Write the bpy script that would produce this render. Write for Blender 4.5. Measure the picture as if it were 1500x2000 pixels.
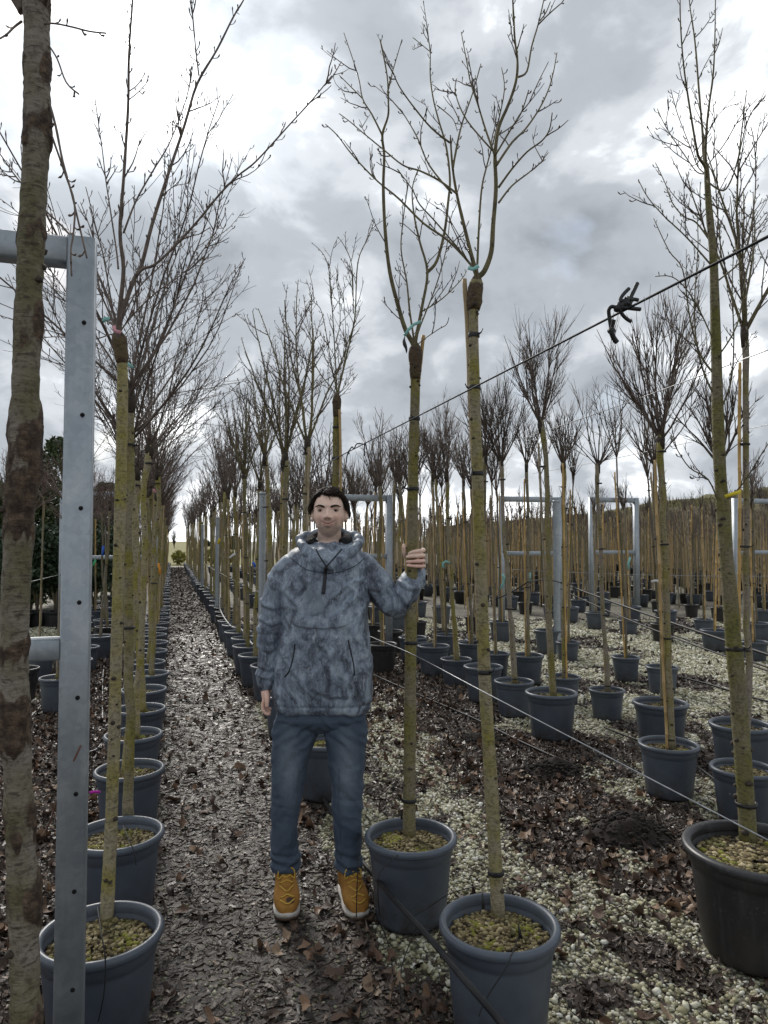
import bpy, bmesh, math, random
import numpy as np
from mathutils import Vector, Matrix
for _o in list(bpy.data.objects): bpy.data.objects.remove(_o)
SC = bpy.context.scene
COL = SC.collection
rad = math.radians
# ------------------------------------------------------------------ camera
YAW = math.atan(415 / 1400.0); PITCH = math.atan(57 / 1400.0); CAMZ = 1.6; FPX = 1400.0
_cd = bpy.data.cameras.new('camera'); CAM = bpy.data.objects.new('camera', _cd); COL.objects.link(CAM)
_cd.sensor_fit = 'VERTICAL'; _cd.sensor_height = 36; _cd.sensor_width = 27; _cd.lens = 36 * FPX / 2000
_cd.clip_start = 0.05; _cd.clip_end = 3000
CAM.location = (0, 0, CAMZ); CAM.rotation_euler = (math.pi / 2 + PITCH, 0, -YAW)
SC.camera = CAM
# ------------------------------------------------------------------ sky, sun, exposure
SUN_EL = rad(35); SUN_AZ = YAW - rad(21)          # azimuth measured from +Y towards +X
W = bpy.data.worlds.new('World'); SC.world = W; W.use_nodes = True
def build_world():
    nt = W.node_tree; nt.nodes.clear(); n = nt.nodes.new; L = nt.links.new
    def math_(op, a, b=None, c=None):
        m = n('ShaderNodeMath'); m.operation = op
        for i, v in enumerate((a, b, c)):
            if v is None: continue
            if isinstance(v, (int, float)): m.inputs[i].default_value = v
            else: L(v, m.inputs[i])
        return m.outputs[0]
    out = n('ShaderNodeOutputWorld'); bg = n('ShaderNodeBackground'); L(bg.outputs[0], out.inputs[0])
    bg.inputs[1].default_value = 0.10
    sky = n('ShaderNodeTexSky'); sky.sky_type = 'NISHITA'; sky.sun_disc = False
    sky.sun_elevation = SUN_EL; sky.sun_rotation = SUN_AZ; sky.air_density = 1.0; sky.dust_density = 1.5
    tc = n('ShaderNodeTexCoord'); sep = n('ShaderNodeSeparateXYZ'); L(tc.outputs['Generated'], sep.inputs[0])
    zc = math_('MAXIMUM', sep.outputs[2], 0.0)
    den = math_('ADD', zc, 0.62)
    cmb = n('ShaderNodeCombineXYZ')
    L(math_('DIVIDE', sep.outputs[0], den), cmb.inputs[0]); L(math_('DIVIDE', sep.outputs[1], den), cmb.inputs[1])
    L(math_('MULTIPLY', zc, 0.8), cmb.inputs[2])
    def noise(scale, detail, rough, dist, off):
        mp = n('ShaderNodeMapping'); L(cmb.outputs[0], mp.inputs[0]); mp.inputs[1].default_value = off
        t = n('ShaderNodeTexNoise'); L(mp.outputs[0], t.inputs['Vector'])
        t.inputs['Scale'].default_value = scale; t.inputs['Detail'].default_value = detail
        t.inputs['Roughness'].default_value = rough; t.inputs['Distortion'].default_value = dist
        return t.outputs[0]
    big = noise(2.9, 4, .5, .2, (5.6, 3.3, 1.4)); mid = noise(7.5, 7, .55, .3, (1.4, 2.2, 5.0))
    dens = math_('ADD', math_('MULTIPLY', big, .60), math_('MULTIPLY', mid, .40))
    # towards the sun the cloud is thinner and lit through
    sd = n('ShaderNodeVectorMath'); sd.operation = 'DOT_PRODUCT'; L(tc.outputs['Generated'], sd.inputs[0])
    sd.inputs[1].default_value = (math.sin(SUN_AZ) * math.cos(SUN_EL), math.cos(SUN_AZ) * math.cos(SUN_EL), math.sin(SUN_EL))
    dot = math_('MAXIMUM', sd.outputs['Value'], 0.0)
    glow = math_('POWER', dot, 60.0); wide = math_('POWER', dot, 5.0)
    hor = math_('POWER', math_('SUBTRACT', 1.0, zc), 7.0)
    v = math_('SUBTRACT', dens, math_('MULTIPLY', glow, .07))
    v = math_('SUBTRACT', v, math_('MULTIPLY', hor, .12))
    ramp = n('ShaderNodeValToRGB'); L(v, ramp.inputs[0]); cr = ramp.color_ramp; cr.interpolation = 'EASE'
    cr.elements[0].position = .29; cr.elements[0].color = (15.0, 15.2, 15.4, 1)
    cr.elements[1].position = .64; cr.elements[1].color = (1.82, 1.99, 2.20, 1)
    e = cr.elements.new(.37); e.color = (7.6, 7.8, 8.0, 1)
    e = cr.elements.new(.44); e.color = (3.70, 3.92, 4.16, 1)
    e = cr.elements.new(.51); e.color = (2.58, 2.78, 3.02, 1)
    lit = math_('ADD', math_('ADD', 1.0, math_('MULTIPLY', glow, .8)), math_('MULTIPLY', wide, .05))
    vm = n('ShaderNodeVectorMath'); vm.operation = 'SCALE'; L(ramp.outputs[0], vm.inputs[0]); L(lit, vm.inputs['Scale'])
    gap = noise(3.1, 5, .5, .3, (8.0, 1.0, 2.0))
    gr = n('ShaderNodeMapRange'); L(gap, gr.inputs[0]); gr.inputs[1].default_value = .60; gr.inputs[2].default_value = .74
    gr.inputs[3].default_value = 0; gr.inputs[4].default_value = .55
    mx = n('ShaderNodeMix'); mx.data_type = 'RGBA'; L(gr.outputs[0], mx.inputs[0]); L(vm.outputs[0], mx.inputs[6])
    sk = n('ShaderNodeVectorMath'); sk.operation = 'SCALE'; L(sky.outputs[0], sk.inputs[0]); sk.inputs['Scale'].default_value = 1.0
    L(sk.outputs[0], mx.inputs[7]); L(mx.outputs[2], bg.inputs[0])
build_world()
_sl = bpy.data.lights.new('sun', 'SUN'); SUN = bpy.data.objects.new('sun', _sl); COL.objects.link(SUN)
_sl.energy = 1.5; _sl.angle = rad(14); _sl.color = (1.0, .95, .88)
_sv = Vector((math.sin(SUN_AZ) * math.cos(SUN_EL), math.cos(SUN_AZ) * math.cos(SUN_EL), math.sin(SUN_EL)))
SUN.rotation_euler = (-_sv).to_track_quat('-Z', 'Y').to_euler(); SUN.location = _sv * 50
SC.view_settings.view_transform = 'Standard'; SC.view_settings.look = 'None'
SC.view_settings.exposure = 0.95; SC.view_settings.gamma = 1.0
SC.cycles.max_bounces = 5; SC.cycles.diffuse_bounces = 3; SC.cycles.glossy_bounces = 2
SC.cycles.transparent_max_bounces = 4; SC.cycles.use_denoising = True
# ------------------------------------------------------------------ helpers
_Rv = np.array([math.cos(YAW), -math.sin(YAW), 0.0])
_Fh = np.array([math.sin(YAW), math.cos(YAW), 0.0])
_Fv = _Fh * math.cos(PITCH) + np.array([0, 0, math.sin(PITCH)])
_Uv = -_Fh * math.sin(PITCH) + np.array([0, 0, math.cos(PITCH)])
_C0 = np.array([0, 0, CAMZ])
def ray(px, py): return _Fv + _Rv * ((px - 750) / FPX) + _Uv * ((1000 - py) / FPX)
def G(px, py, z=0.0):                       # the point of height z seen at a photo pixel
    d = ray(px, py); return _C0 + d * ((z - CAMZ) / d[2])
def D(px, py, dist):                        # the point at a given distance ahead
    d = ray(px, py); return _C0 + d * (dist / d.dot(_Fh))
def dist_of(p): return float(np.dot(np.asarray(p)[:3] - _C0, _Fh))
def in_view(p, margin=0.25):
    q = np.asarray(p) - _C0; f = q.dot(_Fh)
    return f > .3 and abs(q.dot(_Rv)) < f * (750 / FPX + margin) + .6
def lin(r, g, b):
    f = lambda c: (c / 255) / 12.92 if c / 255 <= .04045 else ((c / 255 + .055) / 1.055) ** 2.4
    return (f(r), f(g), f(b))
def _hash(ix, iy, iz, seed):
    h = (ix * 374761393 + iy * 668265263 + iz * 2147483647 + seed * 1274126177) & 0xffffffff
    h = ((h ^ (h >> 13)) * 1274126177) & 0xffffffff
    return ((h ^ (h >> 16)) & 0xffff) / 65535.0
def vnoise(x, y, z=None, seed=0):
    x = np.asarray(x, float); y = np.asarray(y, float); z = np.zeros_like(x) if z is None else np.asarray(z, float)
    ix, iy, iz = np.floor(x).astype(np.int64), np.floor(y).astype(np.int64), np.floor(z).astype(np.int64)
    fx, fy, fz = x - ix, y - iy, z - iz
    fx, fy, fz = [t * t * (3 - 2 * t) for t in (fx, fy, fz)]
    r = 0
    for dx in (0, 1):
        for dy in (0, 1):
            for dz in (0, 1):
                w = (fx if dx else 1 - fx) * (fy if dy else 1 - fy) * (fz if dz else 1 - fz)
                r = r + w * _hash(ix + dx, iy + dy, iz + dz, seed)
    return r
def fbm(x, y, z=None, octaves=4, seed=0):
    a, s, r, t = .5, 1.0, 0, 0
    for i in range(octaves):
        r = r + a * vnoise(np.asarray(x) * s, np.asarray(y) * s, None if z is None else np.asarray(z) * s, seed + i * 17)
        t += a; a *= .5; s *= 2.03
    return r / t
def sstep(a, b, x):
    t = np.clip((np.asarray(x, float) - a) / (b - a), 0, 1); return t * t * (3 - 2 * t)

class MB:                                    # collects vertices and faces of one mesh
    def __init__(s): s.V = []; s.Q = []; s.T = []; s.n = 0; s.qm = []; s.tm = []
    def add(s, v, quads=None, tris=None, m=0):
        v = np.asarray(v, float).reshape(-1, 3)
        if quads is not None and len(quads):
            q = np.asarray(quads, np.int64) + s.n; s.Q.append(q); s.qm.append(np.full(len(q), m))
        if tris is not None and len(tris):
            t = np.asarray(tris, np.int64) + s.n; s.T.append(t); s.tm.append(np.full(len(t), m))
        s.V.append(v); s.n += len(v)
    def tube(s, pts, radii, ns=5, cap=True, m=0, prof=None):
        p = np.asarray(pts, float); k = len(p); r = np.broadcast_to(np.asarray(radii, float), (k,))
        t = np.empty_like(p); t[1:-1] = p[2:] - p[:-2]; t[0] = p[1] - p[0]; t[-1] = p[-1] - p[-2]
        t /= np.linalg.norm(t, axis=1)[:, None] + 1e-12
        ax = p[-1] - p[0]; ref = np.array([1., 0, 0]) if abs(ax[0]) < .6 * np.linalg.norm(ax) + 1e-9 else np.array([0, 0, 1.])
        if k > 2 and np.max(np.abs(t @ ref)) > .97: ref = np.array([.31, .9, .17])
        a = np.cross(t, ref); a /= np.linalg.norm(a, axis=1)[:, None] + 1e-12; b = np.cross(t, a)
        ang = np.arange(ns) * (2 * math.pi / ns); c, sn = np.cos(ang), np.sin(ang)
        rr = r[:, None] * (np.ones((k, ns)) if prof is None else prof)
        v = p[:, None, :] + rr[:, :, None] * (c[None, :, None] * a[:, None, :] + sn[None, :, None] * b[:, None, :])
        i = np.arange(k - 1)[:, None] * ns; j = np.arange(ns)[None, :]; j2 = (j + 1) % ns
        q = np.stack([i + j, i + j2, i + ns + j2, i + ns + j], -1).reshape(-1, 4)
        tr = None
        if cap:
            e = (k - 1) * ns; tr = [(e, e + x, e + x + 1) for x in range(1, ns - 1)] + [(0, x + 1, x) for x in range(1, ns - 1)]
        s.add(v.reshape(-1, 3), q, tr, m)
    def box(s, lo, hi, m=0, M=None):
        x0, y0, z0 = lo; x1, y1, z1 = hi
        v = np.array([(x0, y0, z0), (x1, y0, z0), (x1, y1, z0), (x0, y1, z0), (x0, y0, z1), (x1, y0, z1), (x1, y1, z1), (x0, y1, z1)], float)
        if M is not None: v = v @ np.asarray(M)[:3, :3].T + np.asarray(M)[:3, 3]
        s.add(v, [(0, 3, 2, 1), (4, 5, 6, 7), (0, 1, 5, 4), (1, 2, 6, 5), (2, 3, 7, 6), (3, 0, 4, 7)], None, m)
    def lathe(s, prof, ns=32, m=0, c=(0, 0, 0)):
        pr = np.asarray(prof, float); k = len(pr); ang = np.arange(ns) * 2 * math.pi / ns
        v = np.stack([pr[:, 0, None] * np.cos(ang), pr[:, 0, None] * np.sin(ang), np.repeat(pr[:, 1, None], ns, 1)], -1) + np.asarray(c)
        i = np.arange(k - 1)[:, None] * ns; j = np.arange(ns)[None, :]; j2 = (j + 1) % ns
        s.add(v.reshape(-1, 3), np.stack([i + j, i + j2, i + ns + j2, i + ns + j], -1).reshape(-1, 4), None, m)
    def blob(s, c, r, rng=None, m=0, sub=1, jag=.15):
        v, f = _ico(sub); v = v.copy()
        if rng is not None: v *= 1 + rng.uniform(-jag, jag, (len(v), 1))
        s.add(v * np.asarray(r) + np.asarray(c), None, f, m)
    def mesh(s, name, mats, smooth=True):
        me = bpy.data.meshes.new(name)
        V = np.concatenate(s.V) if s.V else np.zeros((0, 3))
        Q = np.concatenate(s.Q) if s.Q else np.zeros((0, 4), np.int64); T = np.concatenate(s.T) if s.T else np.zeros((0, 3), np.int64)
        me.vertices.add(len(V)); me.vertices.foreach_set('co', V.ravel().astype(np.float32))
        me.loops.add(Q.size + T.size); me.polygons.add(len(Q) + len(T))
        me.loops.foreach_set('vertex_index', np.concatenate([Q.ravel(), T.ravel()]).astype(np.int32))
        st = np.concatenate([np.arange(len(Q)) * 4, Q.size + np.arange(len(T)) * 3]).astype(np.int32)
        me.polygons.foreach_set('loop_start', st)
        mi = np.concatenate([np.concatenate(s.qm) if s.qm else np.zeros(0), np.concatenate(s.tm) if s.tm else np.zeros(0)]).astype(np.int32)
        for mt in (mats if isinstance(mats, (list, tuple)) else [mats]): me.materials.append(mt)
        me.polygons.foreach_set('material_index', mi)
        me.update(calc_edges=True)
        if smooth: me.polygons.foreach_set('use_smooth', np.ones(len(me.polygons), bool))
        return me
_icoc = {}
def _ico(sub):
    if sub not in _icoc:
        bm = bmesh.new(); bmesh.ops.create_icosphere(bm, subdivisions=sub, radius=1)
        _icoc[sub] = (np.array([v.co[:] for v in bm.verts]), np.array([[v.index for v in f.verts] for f in bm.faces])); bm.free()
    return _icoc[sub]
def link(name, me, parent=None, loc=None, **props):
    o = bpy.data.objects.new(name, me); COL.objects.link(o)
    if parent is not None: o.parent = parent
    if loc is not None: o.location = loc
    for k, v in props.items():
        if v is not None: o[k] = v
    return o
def empty(name, loc, label, category, group=None, rz=0.0, scale=None):
    o = link(name, None, None, loc, label=label, category=category, group=group)
    o.empty_display_size = .1; o.rotation_euler = (0, 0, rz)
    if scale: o.scale = scale if isinstance(scale, (tuple, list)) else (scale,) * 3
    return o
ORD = ['first', 'second', 'third', 'fourth', 'fifth', 'sixth', 'seventh', 'eighth', 'ninth', 'tenth', 'eleventh', 'twelfth', 'thirteenth', 'fourteenth', 'fifteenth', 'sixteenth']
# ------------------------------------------------------------------ materials
class NT:
    def __init__(s, name):
        s.m = bpy.data.materials.new(name); s.m.use_nodes = True; s.t = s.m.node_tree
        s.b = s.t.nodes['Principled BSDF']; s.out = s.t.nodes['Material Output']
    def n(s, typ, **kw):
        x = s.t.nodes.new(typ)
        for k, v in kw.items(): setattr(x, k, v)
        return x
    def L(s, a, b): s.t.links.new(a, b)
    def coord(s, kind='Object', scale=(1, 1, 1), rot=(0, 0, 0)):
        tc = s.n('ShaderNodeTexCoord'); mp = s.n('ShaderNodeMapping'); mp.inputs[3].default_value = scale; mp.inputs[2].default_value = rot
        if kind == 'World':
            g = s.n('ShaderNodeNewGeometry'); s.L(g.outputs['Position'], mp.inputs[0])
        else: s.L(tc.outputs[kind], mp.inputs[0])
        return mp.outputs[0]
    def noise(s, vec, scale, detail=5, rough=.55, dist=0):
        t = s.n('ShaderNodeTexNoise'); s.L(vec, t.inputs['Vector']); t.inputs['Scale'].default_value = scale
        t.inputs['Detail'].default_value = detail; t.inputs['Roughness'].default_value = rough; t.inputs['Distortion'].default_value = dist
        return t.outputs[0]
    def voro(s, vec, scale, feature='F1', out='Distance', rand=1.0):
        t = s.n('ShaderNodeTexVoronoi'); t.feature = feature; s.L(vec, t.inputs['Vector']); t.inputs['Scale'].default_value = scale
        t.inputs['Randomness'].default_value = rand; return t.outputs[out]
    def ramp(s, fac, stops, interp='LINEAR'):
        r = s.n('ShaderNodeValToRGB'); s.L(fac, r.inputs[0]); c = r.color_ramp; c.interpolation = interp
        while len(c.elements) < len(stops): c.elements.new(.5)
        for e, (p, col) in zip(c.elements, stops):
            e.position = p; e.color = (*col, 1) if not isinstance(col, (int, float)) else (col, col, col, 1)
        return r.outputs[0]
    def mix(s, fac, a, b, mode='MIX'):
        x = s.n('ShaderNodeMix'); x.data_type = 'RGBA'; x.blend_type = mode
        for i, v in ((0, fac), (6, a), (7, b)):
            if isinstance(v, (int, float)): x.inputs[i].default_value = v if i == 0 else (v, v, v, 1)
            elif isinstance(v, tuple): x.inputs[i].default_value = (*v, 1)
            else: s.L(v, x.inputs[i])
        return x.outputs[2]
    def math(s, op, a, b=None):
        x = s.n('ShaderNodeMath', operation=op)
        for i, v in enumerate((a, b)):
            if v is None: continue
            if isinstance(v, (int, float)): x.inputs[i].default_value = v
            else: s.L(v, x.inputs[i])
        return x.outputs[0]
    def rnd(s): return s.n('ShaderNodeObjectInfo').outputs['Random']
    def attr(s, name, out='Fac'):
        a = s.n('ShaderNodeAttribute', attribute_name=name); return a.outputs[out]
    def set(s, color=None, rough=None, metal=None, spec=None, bump=None, bstr=.3, bdist=.01, alpha=None):
        for k, v in (('Base Color', color), ('Roughness', rough), ('Metallic', metal), ('Specular IOR Level', spec)):
            if v is None: continue
            if isinstance(v, tuple): s.b.inputs[k].default_value = (*v, 1)
            elif isinstance(v, (int, float)): s.b.inputs[k].default_value = v
            else: s.L(v, s.b.inputs[k])
        if bump is not None:
            bp = s.n('ShaderNodeBump'); bp.inputs['Strength'].default_value = bstr; bp.inputs['Distance'].default_value = bdist
            s.L(bump, bp.inputs['Height']); s.L(bp.outputs[0], s.b.inputs['Normal'])
        return s.m
def simple(name, stops, scale, rough=.7, bstr=.3, bdist=.004, stretch=(1, 1, 1), detail=6, spec=.4, vary=.0, metal=0):
    k = NT(name); v = k.coord('Object', stretch); f = k.noise(v, scale, detail)
    c = k.ramp(f, stops)
    if vary:
        r = k.math('ADD', k.math('MULTIPLY', k.rnd(), vary * 2), 1 - vary); c = k.mix(1.0, c, r, 'MULTIPLY')
    return k.set(c, rough, metal, spec, k.noise(v, scale * 3, 4), bstr, bdist)
def bark(name, base, alga, dark, ring=0.0, vary=.25, alg=(.42, .62), burl=None):
    k = NT(name); v = k.coord('Object', (1, 1, .35)); v2 = k.coord('Object', (1, 1, 4.0)); v3 = k.coord('Object')
    sh = k.n('ShaderNodeVectorMath', operation='ADD'); k.L(v3, sh.inputs[0])
    rn = k.n('ShaderNodeCombineXYZ'); k.L(k.math('MULTIPLY', k.rnd(), 37.0), rn.inputs[0]); k.L(rn.outputs[0], sh.inputs[1]); v3 = sh.outputs[0]
    f1 = k.noise(v3, 5.5, 4); f2 = k.noise(v3, 85, 5, .65); f3 = k.noise(v2, 30, 3, .55)
    c = k.mix(k.ramp(f1, [(alg[0], 0.0), (alg[1], 1.0)]), base, alga)
    c = k.mix(k.ramp(f2, [(.36, .6), (.52, .0)]), c, dark); c = k.mix(k.ramp(k.noise(v3, 19, 5, .6), [(.55, 0.0), (.72, .45)]), c, tuple(min(1, x * 1.5) for x in base))
    if ring: c = k.mix(k.ramp(f3, [(.58, 0.0), (.68, ring)]), c, dark)
    r = k.math('ADD', k.math('MULTIPLY', k.rnd(), vary * 2), 1 - vary); c = k.mix(1.0, c, r, 'MULTIPLY')
    h = k.math('ADD', f2, k.math('MULTIPLY', f3, 1.2))
    if burl is not None:
        b = k.attr('burl'); bn = k.noise(v3, 45, 6, .7)
        bc = k.ramp(bn, [(.30, (.016, .010, .008)), (.48, (.060, .040, .028)), (.62, (.125, .088, .058)), (.78, (.22, .165, .11))])
        c = k.mix(k.ramp(k.math('ADD', b, k.math('MULTIPLY', k.math('SUBTRACT', bn, .5), .8)), [(.42, 0.0), (.56, 1.0)]), c, bc); h = k.math('ADD', h, k.math('MULTIPLY', bn, k.math('MULTIPLY', b, 3.0)))
    return k.set(c, .78, 0, .3, h, .75, .005)
M = {}
M['bark_olive'] = bark('olive bark', (.250, .215, .140), (.215, .190, .045), (.062, .050, .034), .6)
M['bark_moss'] = bark('mossy green bark', (.185, .160, .100), (.140, .132, .036), (.045, .037, .024), .6, .05, (.36, .58))
M['bark_grey'] = bark('grey brown bark', (.200, .172, .138), (.175, .155, .062), (.060, .048, .038), .5, .3)
M['bark_cherry'] = bark('silver cherry bark', (.215, .188, .155), (.13, .118, .062), (.050, .036, .027), .8, .05, (.42, .60), 1)
M['burl'] = bark('dark burl bark', (.085, .055, .040), (.10, .075, .035), (.022, .015, .012), .8, .1)
M['knot'] = simple('dark knot', [(.3, (.020, .016, .012)), (.7, (.065, .05, .036))], 60, .85)
M['twig'] = simple('brown twig bark', [(.3, (.065, .048, .040)), (.7, (.155, .120, .095))], 30, .7, vary=.3)
M['twig_green'] = simple('olive limb bark', [(.3, (.085, .072, .036)), (.7, (.185, .160, .080))], 22, .75, vary=.2)
M['twig_red'] = simple('reddish twig bark', [(.3, (.060, .034, .030)), (.7, (.150, .095, .080))], 30, .7, vary=.3)
def mat_cane():
    k = NT('bamboo cane'); v = k.coord('Object', (1, 1, .15)); f = k.noise(v, 40, 4)
    c = k.ramp(f, [(.3, (.34, .205, .060)), (.55, (.54, .345, .115)), (.8, (.43, .32, .165))])
    c = k.mix(k.rnd(), c, k.ramp(f, [(.3, (.20, .165, .11)), (.7, (.33, .29, .21))]))
    return k.set(c, .55, 0, .4, f, .3, .002)
M['cane'] = mat_cane()
M['rubber'] = simple('black rubber', [(.3, (.010, .010, .011)), (.7, (.022, .021, .021))], 20, .5, .1)
def mat_pot(name, a, b, rough):
    k = NT(name); v = k.coord('Object'); vs = k.coord('Object', (1, 1, .08))
    f = k.noise(v, 7, 6, .6); f2 = k.noise(vs, 38, 4); f3 = k.noise(v, 90, 3)
    c = k.ramp(f, [(.25, a), (.75, b)])
    c = k.mix(k.ramp(f2, [(.52, 0.0), (.75, .35)]), c, (.085, .088, .088))
    c = k.mix(k.ramp(f3, [(.62, 0.0), (.75, .4)]), c, (.11, .10, .085))
    z = k.n('ShaderNodeSeparateXYZ'); k.L(v, z.inputs[0])
    dirt = k.math('MULTIPLY', k.ramp(z.outputs[2], [(.0, 1.0), (.20, 0.0)]), k.ramp(k.noise(v, 16, 6, .65), [(.38, .0), (.62, 1.0)]))
    c = k.mix(dirt, c, (.035, .028, .022))
    r = k.math('ADD', k.math('MULTIPLY', k.rnd(), .30), .85); c = k.mix(1.0, c, r, 'MULTIPLY')
    return k.set(c, k.ramp(f, [(.3, rough - .08), (.7, rough + .12)]), 0, .45, f3, .12, .001)
M['pot'] = mat_pot('slate grey plastic', (.050, .062, .082), (.078, .093, .116), .40)
M['pot_black'] = mat_pot('black plastic', (.012, .012, .014), (.024, .024, .026), .42)
def mat_galv():
    k = NT('galvanised steel'); v = k.coord('Object'); vs = k.coord('Object', (1, 1, .12))
    sp = k.voro(v, 55, 'F1', 'Color'); hs = k.n('ShaderNodeSeparateColor'); k.L(sp, hs.inputs[0])
    f = k.noise(v, 9, 5, .6, .4); f2 = k.noise(vs, 30, 4)
    c = k.ramp(f, [(.3, (.26, .30, .335)), (.52, (.33, .365, .395)), (.72, (.45, .475, .49))])
    c = k.mix(.22, c, k.ramp(hs.outputs[0], [(0, (.24, .27, .30)), (1, (.48, .51, .54))]))
    c = k.mix(k.ramp(f2, [(.56, 0.0), (.74, .4)]), c, (.20, .215, .22))
    return k.set(c, k.ramp(f, [(.3, .42), (.7, .60)]), .55, .5, f, .08, .002)
M['steel'] = mat_galv()
M['hole'] = simple('dark hole', [(0, (.004, .004, .005)), (1, (.008, .008, .008))], 5, .9)
M['wire'] = simple('steel wire', [(.3, (.22, .23, .24)), (.7, (.42, .43, .44))], 40, .4, .1, metal=.6)
M['cable'] = simple('black cable', [(.3, (.010, .010, .013)), (.7, (.022, .023, .028))], 30, .6, .1, spec=.2)
M['hose'] = simple('black irrigation hose', [(.3, (.012, .012, .013)), (.7, (.030, .029, .030))], 12, .5, .15, spec=.25)
M['hose_pale'] = simple('pale irrigation hose', [(.3, (.30, .30, .30)), (.7, (.50, .50, .49))], 12, .4, .1)
def flat(name, col, rough=.6): return simple(name, [(.3, tuple(c * .85 for c in col)), (.7, col)], 25, rough, .1)
M['tag_teal'] = flat('teal plastic tag', (.25, .52, .48)); M['tag_white'] = flat('white plastic tag', (.68, .68, .68))
M['tag_pink'] = flat('pink plastic tag', (.62, .30, .34)); M['tag_yellow'] = flat('yellow plastic tag', (.70, .55, .03))
M['tag_blue'] = flat('blue plastic tag', (.03, .12, .55)); M['tag_orange'] = flat('orange plastic tag', (.75, .30, .03))
M['tag_green'] = flat('green plastic tag', (.05, .42, .18)); M['magenta'] = flat('magenta string', (.55, .03, .42))
M['rust'] = flat('reddish twig', (.16, .075, .05))
# ------------------------------------------------------------------ ground
def gz(x, y):
    x = np.asarray(x, float); y = np.asarray(y, float)
    near = 1 - sstep(14, 30, np.hypot(x, y))
    h = (fbm(x * 1.1, y * 1.1, None, 4, 5) - .5) * .045 + (fbm(x * 9, y * 9, None, 3, 9) - .5) * .012
    path = np.exp(-((x - .36) / .42) ** 2)
    return (h * near - .012 * path * near) - .004
def gravel(x, y):                            # how much cream gravel lies on top here, 0..1
    x = np.asarray(x, float); y = np.asarray(y, float)
    w = x + (fbm(x * .9, y * .9, None, 3, 31) - .5) * .8
    n1 = fbm(x * 1.25 + 4, y * 1.0, None, 4, 77); n2 = fbm(x * 4, y * 4, None, 3, 12)
    patch = sstep(.49, .56, n1 * .75 + n2 * .25)
    bed = .04 + .90 * patch
    trail = np.exp(-((x - 1.45 - .12 * (y - 3)) / .32) ** 2) * sstep(1.0, 2.0, y) * (1 - sstep(6.5, 8, y))
    fore = np.exp(-(((x - 1.85) / .75) ** 2 + ((y - 1.75) / .55) ** 2))
    bed = np.maximum(bed, np.clip(trail * .95 + fore * .95, 0, 1) * sstep(.36, .58, n2 + .10))
    yard = .22 + .66 * sstep(.40, .54, n1 * .6 + n2 * .4)
    pathv = .05 + .42 * sstep(.50, .62, n1 * .5 + n2 * .5) * np.exp(-((y - 2.55) / .55) ** 2) + .10 * sstep(.5, .6, n2)
    left = .05 + .25 * sstep(.55, .65, n1)
    leftyard = .12 + .85 * sstep(4.0, 7.0, y)
    g = np.where(w < 3.1, bed, yard)
    g = np.where(w < .80, pathv, g); g = np.where(w < -.1, left, g); g = np.where(w < -1.45, leftyard, g)
    return np.clip(g, 0, 1)
def grid_axis(lo, a, b, hi, step, grow=1.22):
    m = list(np.arange(a, b + 1e-6, step)); s = step; x = b
    while x < hi: s *= grow; x += s; m.append(x)
    s = step; x = a
    while x > lo: s *= grow; x -= s; m.insert(0, x)
    return np.array(m)
def mat_ground():
    k = NT('muddy mulch and gravel ground'); v = k.coord('Object')
    g = k.attr('gravel'); wet = k.attr('wet')
    f1 = k.noise(v, 2.2, 6, .6); f2 = k.noise(v, 38, 5, .65); f3 = k.noise(v, 9, 5, .6)
    mud = k.ramp(f2, [(.28, (.016, .012, .010)), (.5, (.042, .032, .026)), (.66, (.078, .058, .046)), (.8, (.12, .09, .07))])
    mud = k.mix(k.ramp(f3, [(.45, 0.0), (.7, .5)]), mud, (.045, .028, .020))
    vd = k.voro(v, 62, 'F1', 'Distance'); vc = k.voro(v, 62, 'F1', 'Color')
    hs = k.n('ShaderNodeSeparateColor'); k.L(vc, hs.inputs[0])
    st = k.ramp(hs.outputs[0], [(0, (.15, .14, .095)), (.35, (.28, .265, .185)), (.7, (.38, .365, .275)), (1, (.50, .49, .40))])
    st = k.mix(k.ramp(vd, [(.35, 0.0), (.62, .85)]), st, (.05, .045, .035))
    cov = k.math('ADD', g, k.math('MULTIPLY', k.math('SUBTRACT', hs.outputs[1], .5), .9))
    cov = k.math('ADD', cov, k.math('MULTIPLY', k.math('SUBTRACT', f3, .5), .9))
    cf = k.ramp(cov, [(.48, 0.0), (.56, 1.0)])
    c = k.mix(cf, mud, st)
    rgh = k.ramp(k.math('ADD', f3, k.math('MULTIPLY', wet, .28)), [(.50, .82), (.82, .36)])
    rgh = k.mix(cf, rgh, .75)
    h = k.math('ADD', k.math('MULTIPLY', f2, .9), k.math('MULTIPLY', k.math('SUBTRACT', 1.0, vd), k.math('MULTIPLY', cf, .8)))
    return k.set(c, rgh, 0, .3, h, .8, .012)
M['ground'] = mat_ground()
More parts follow.
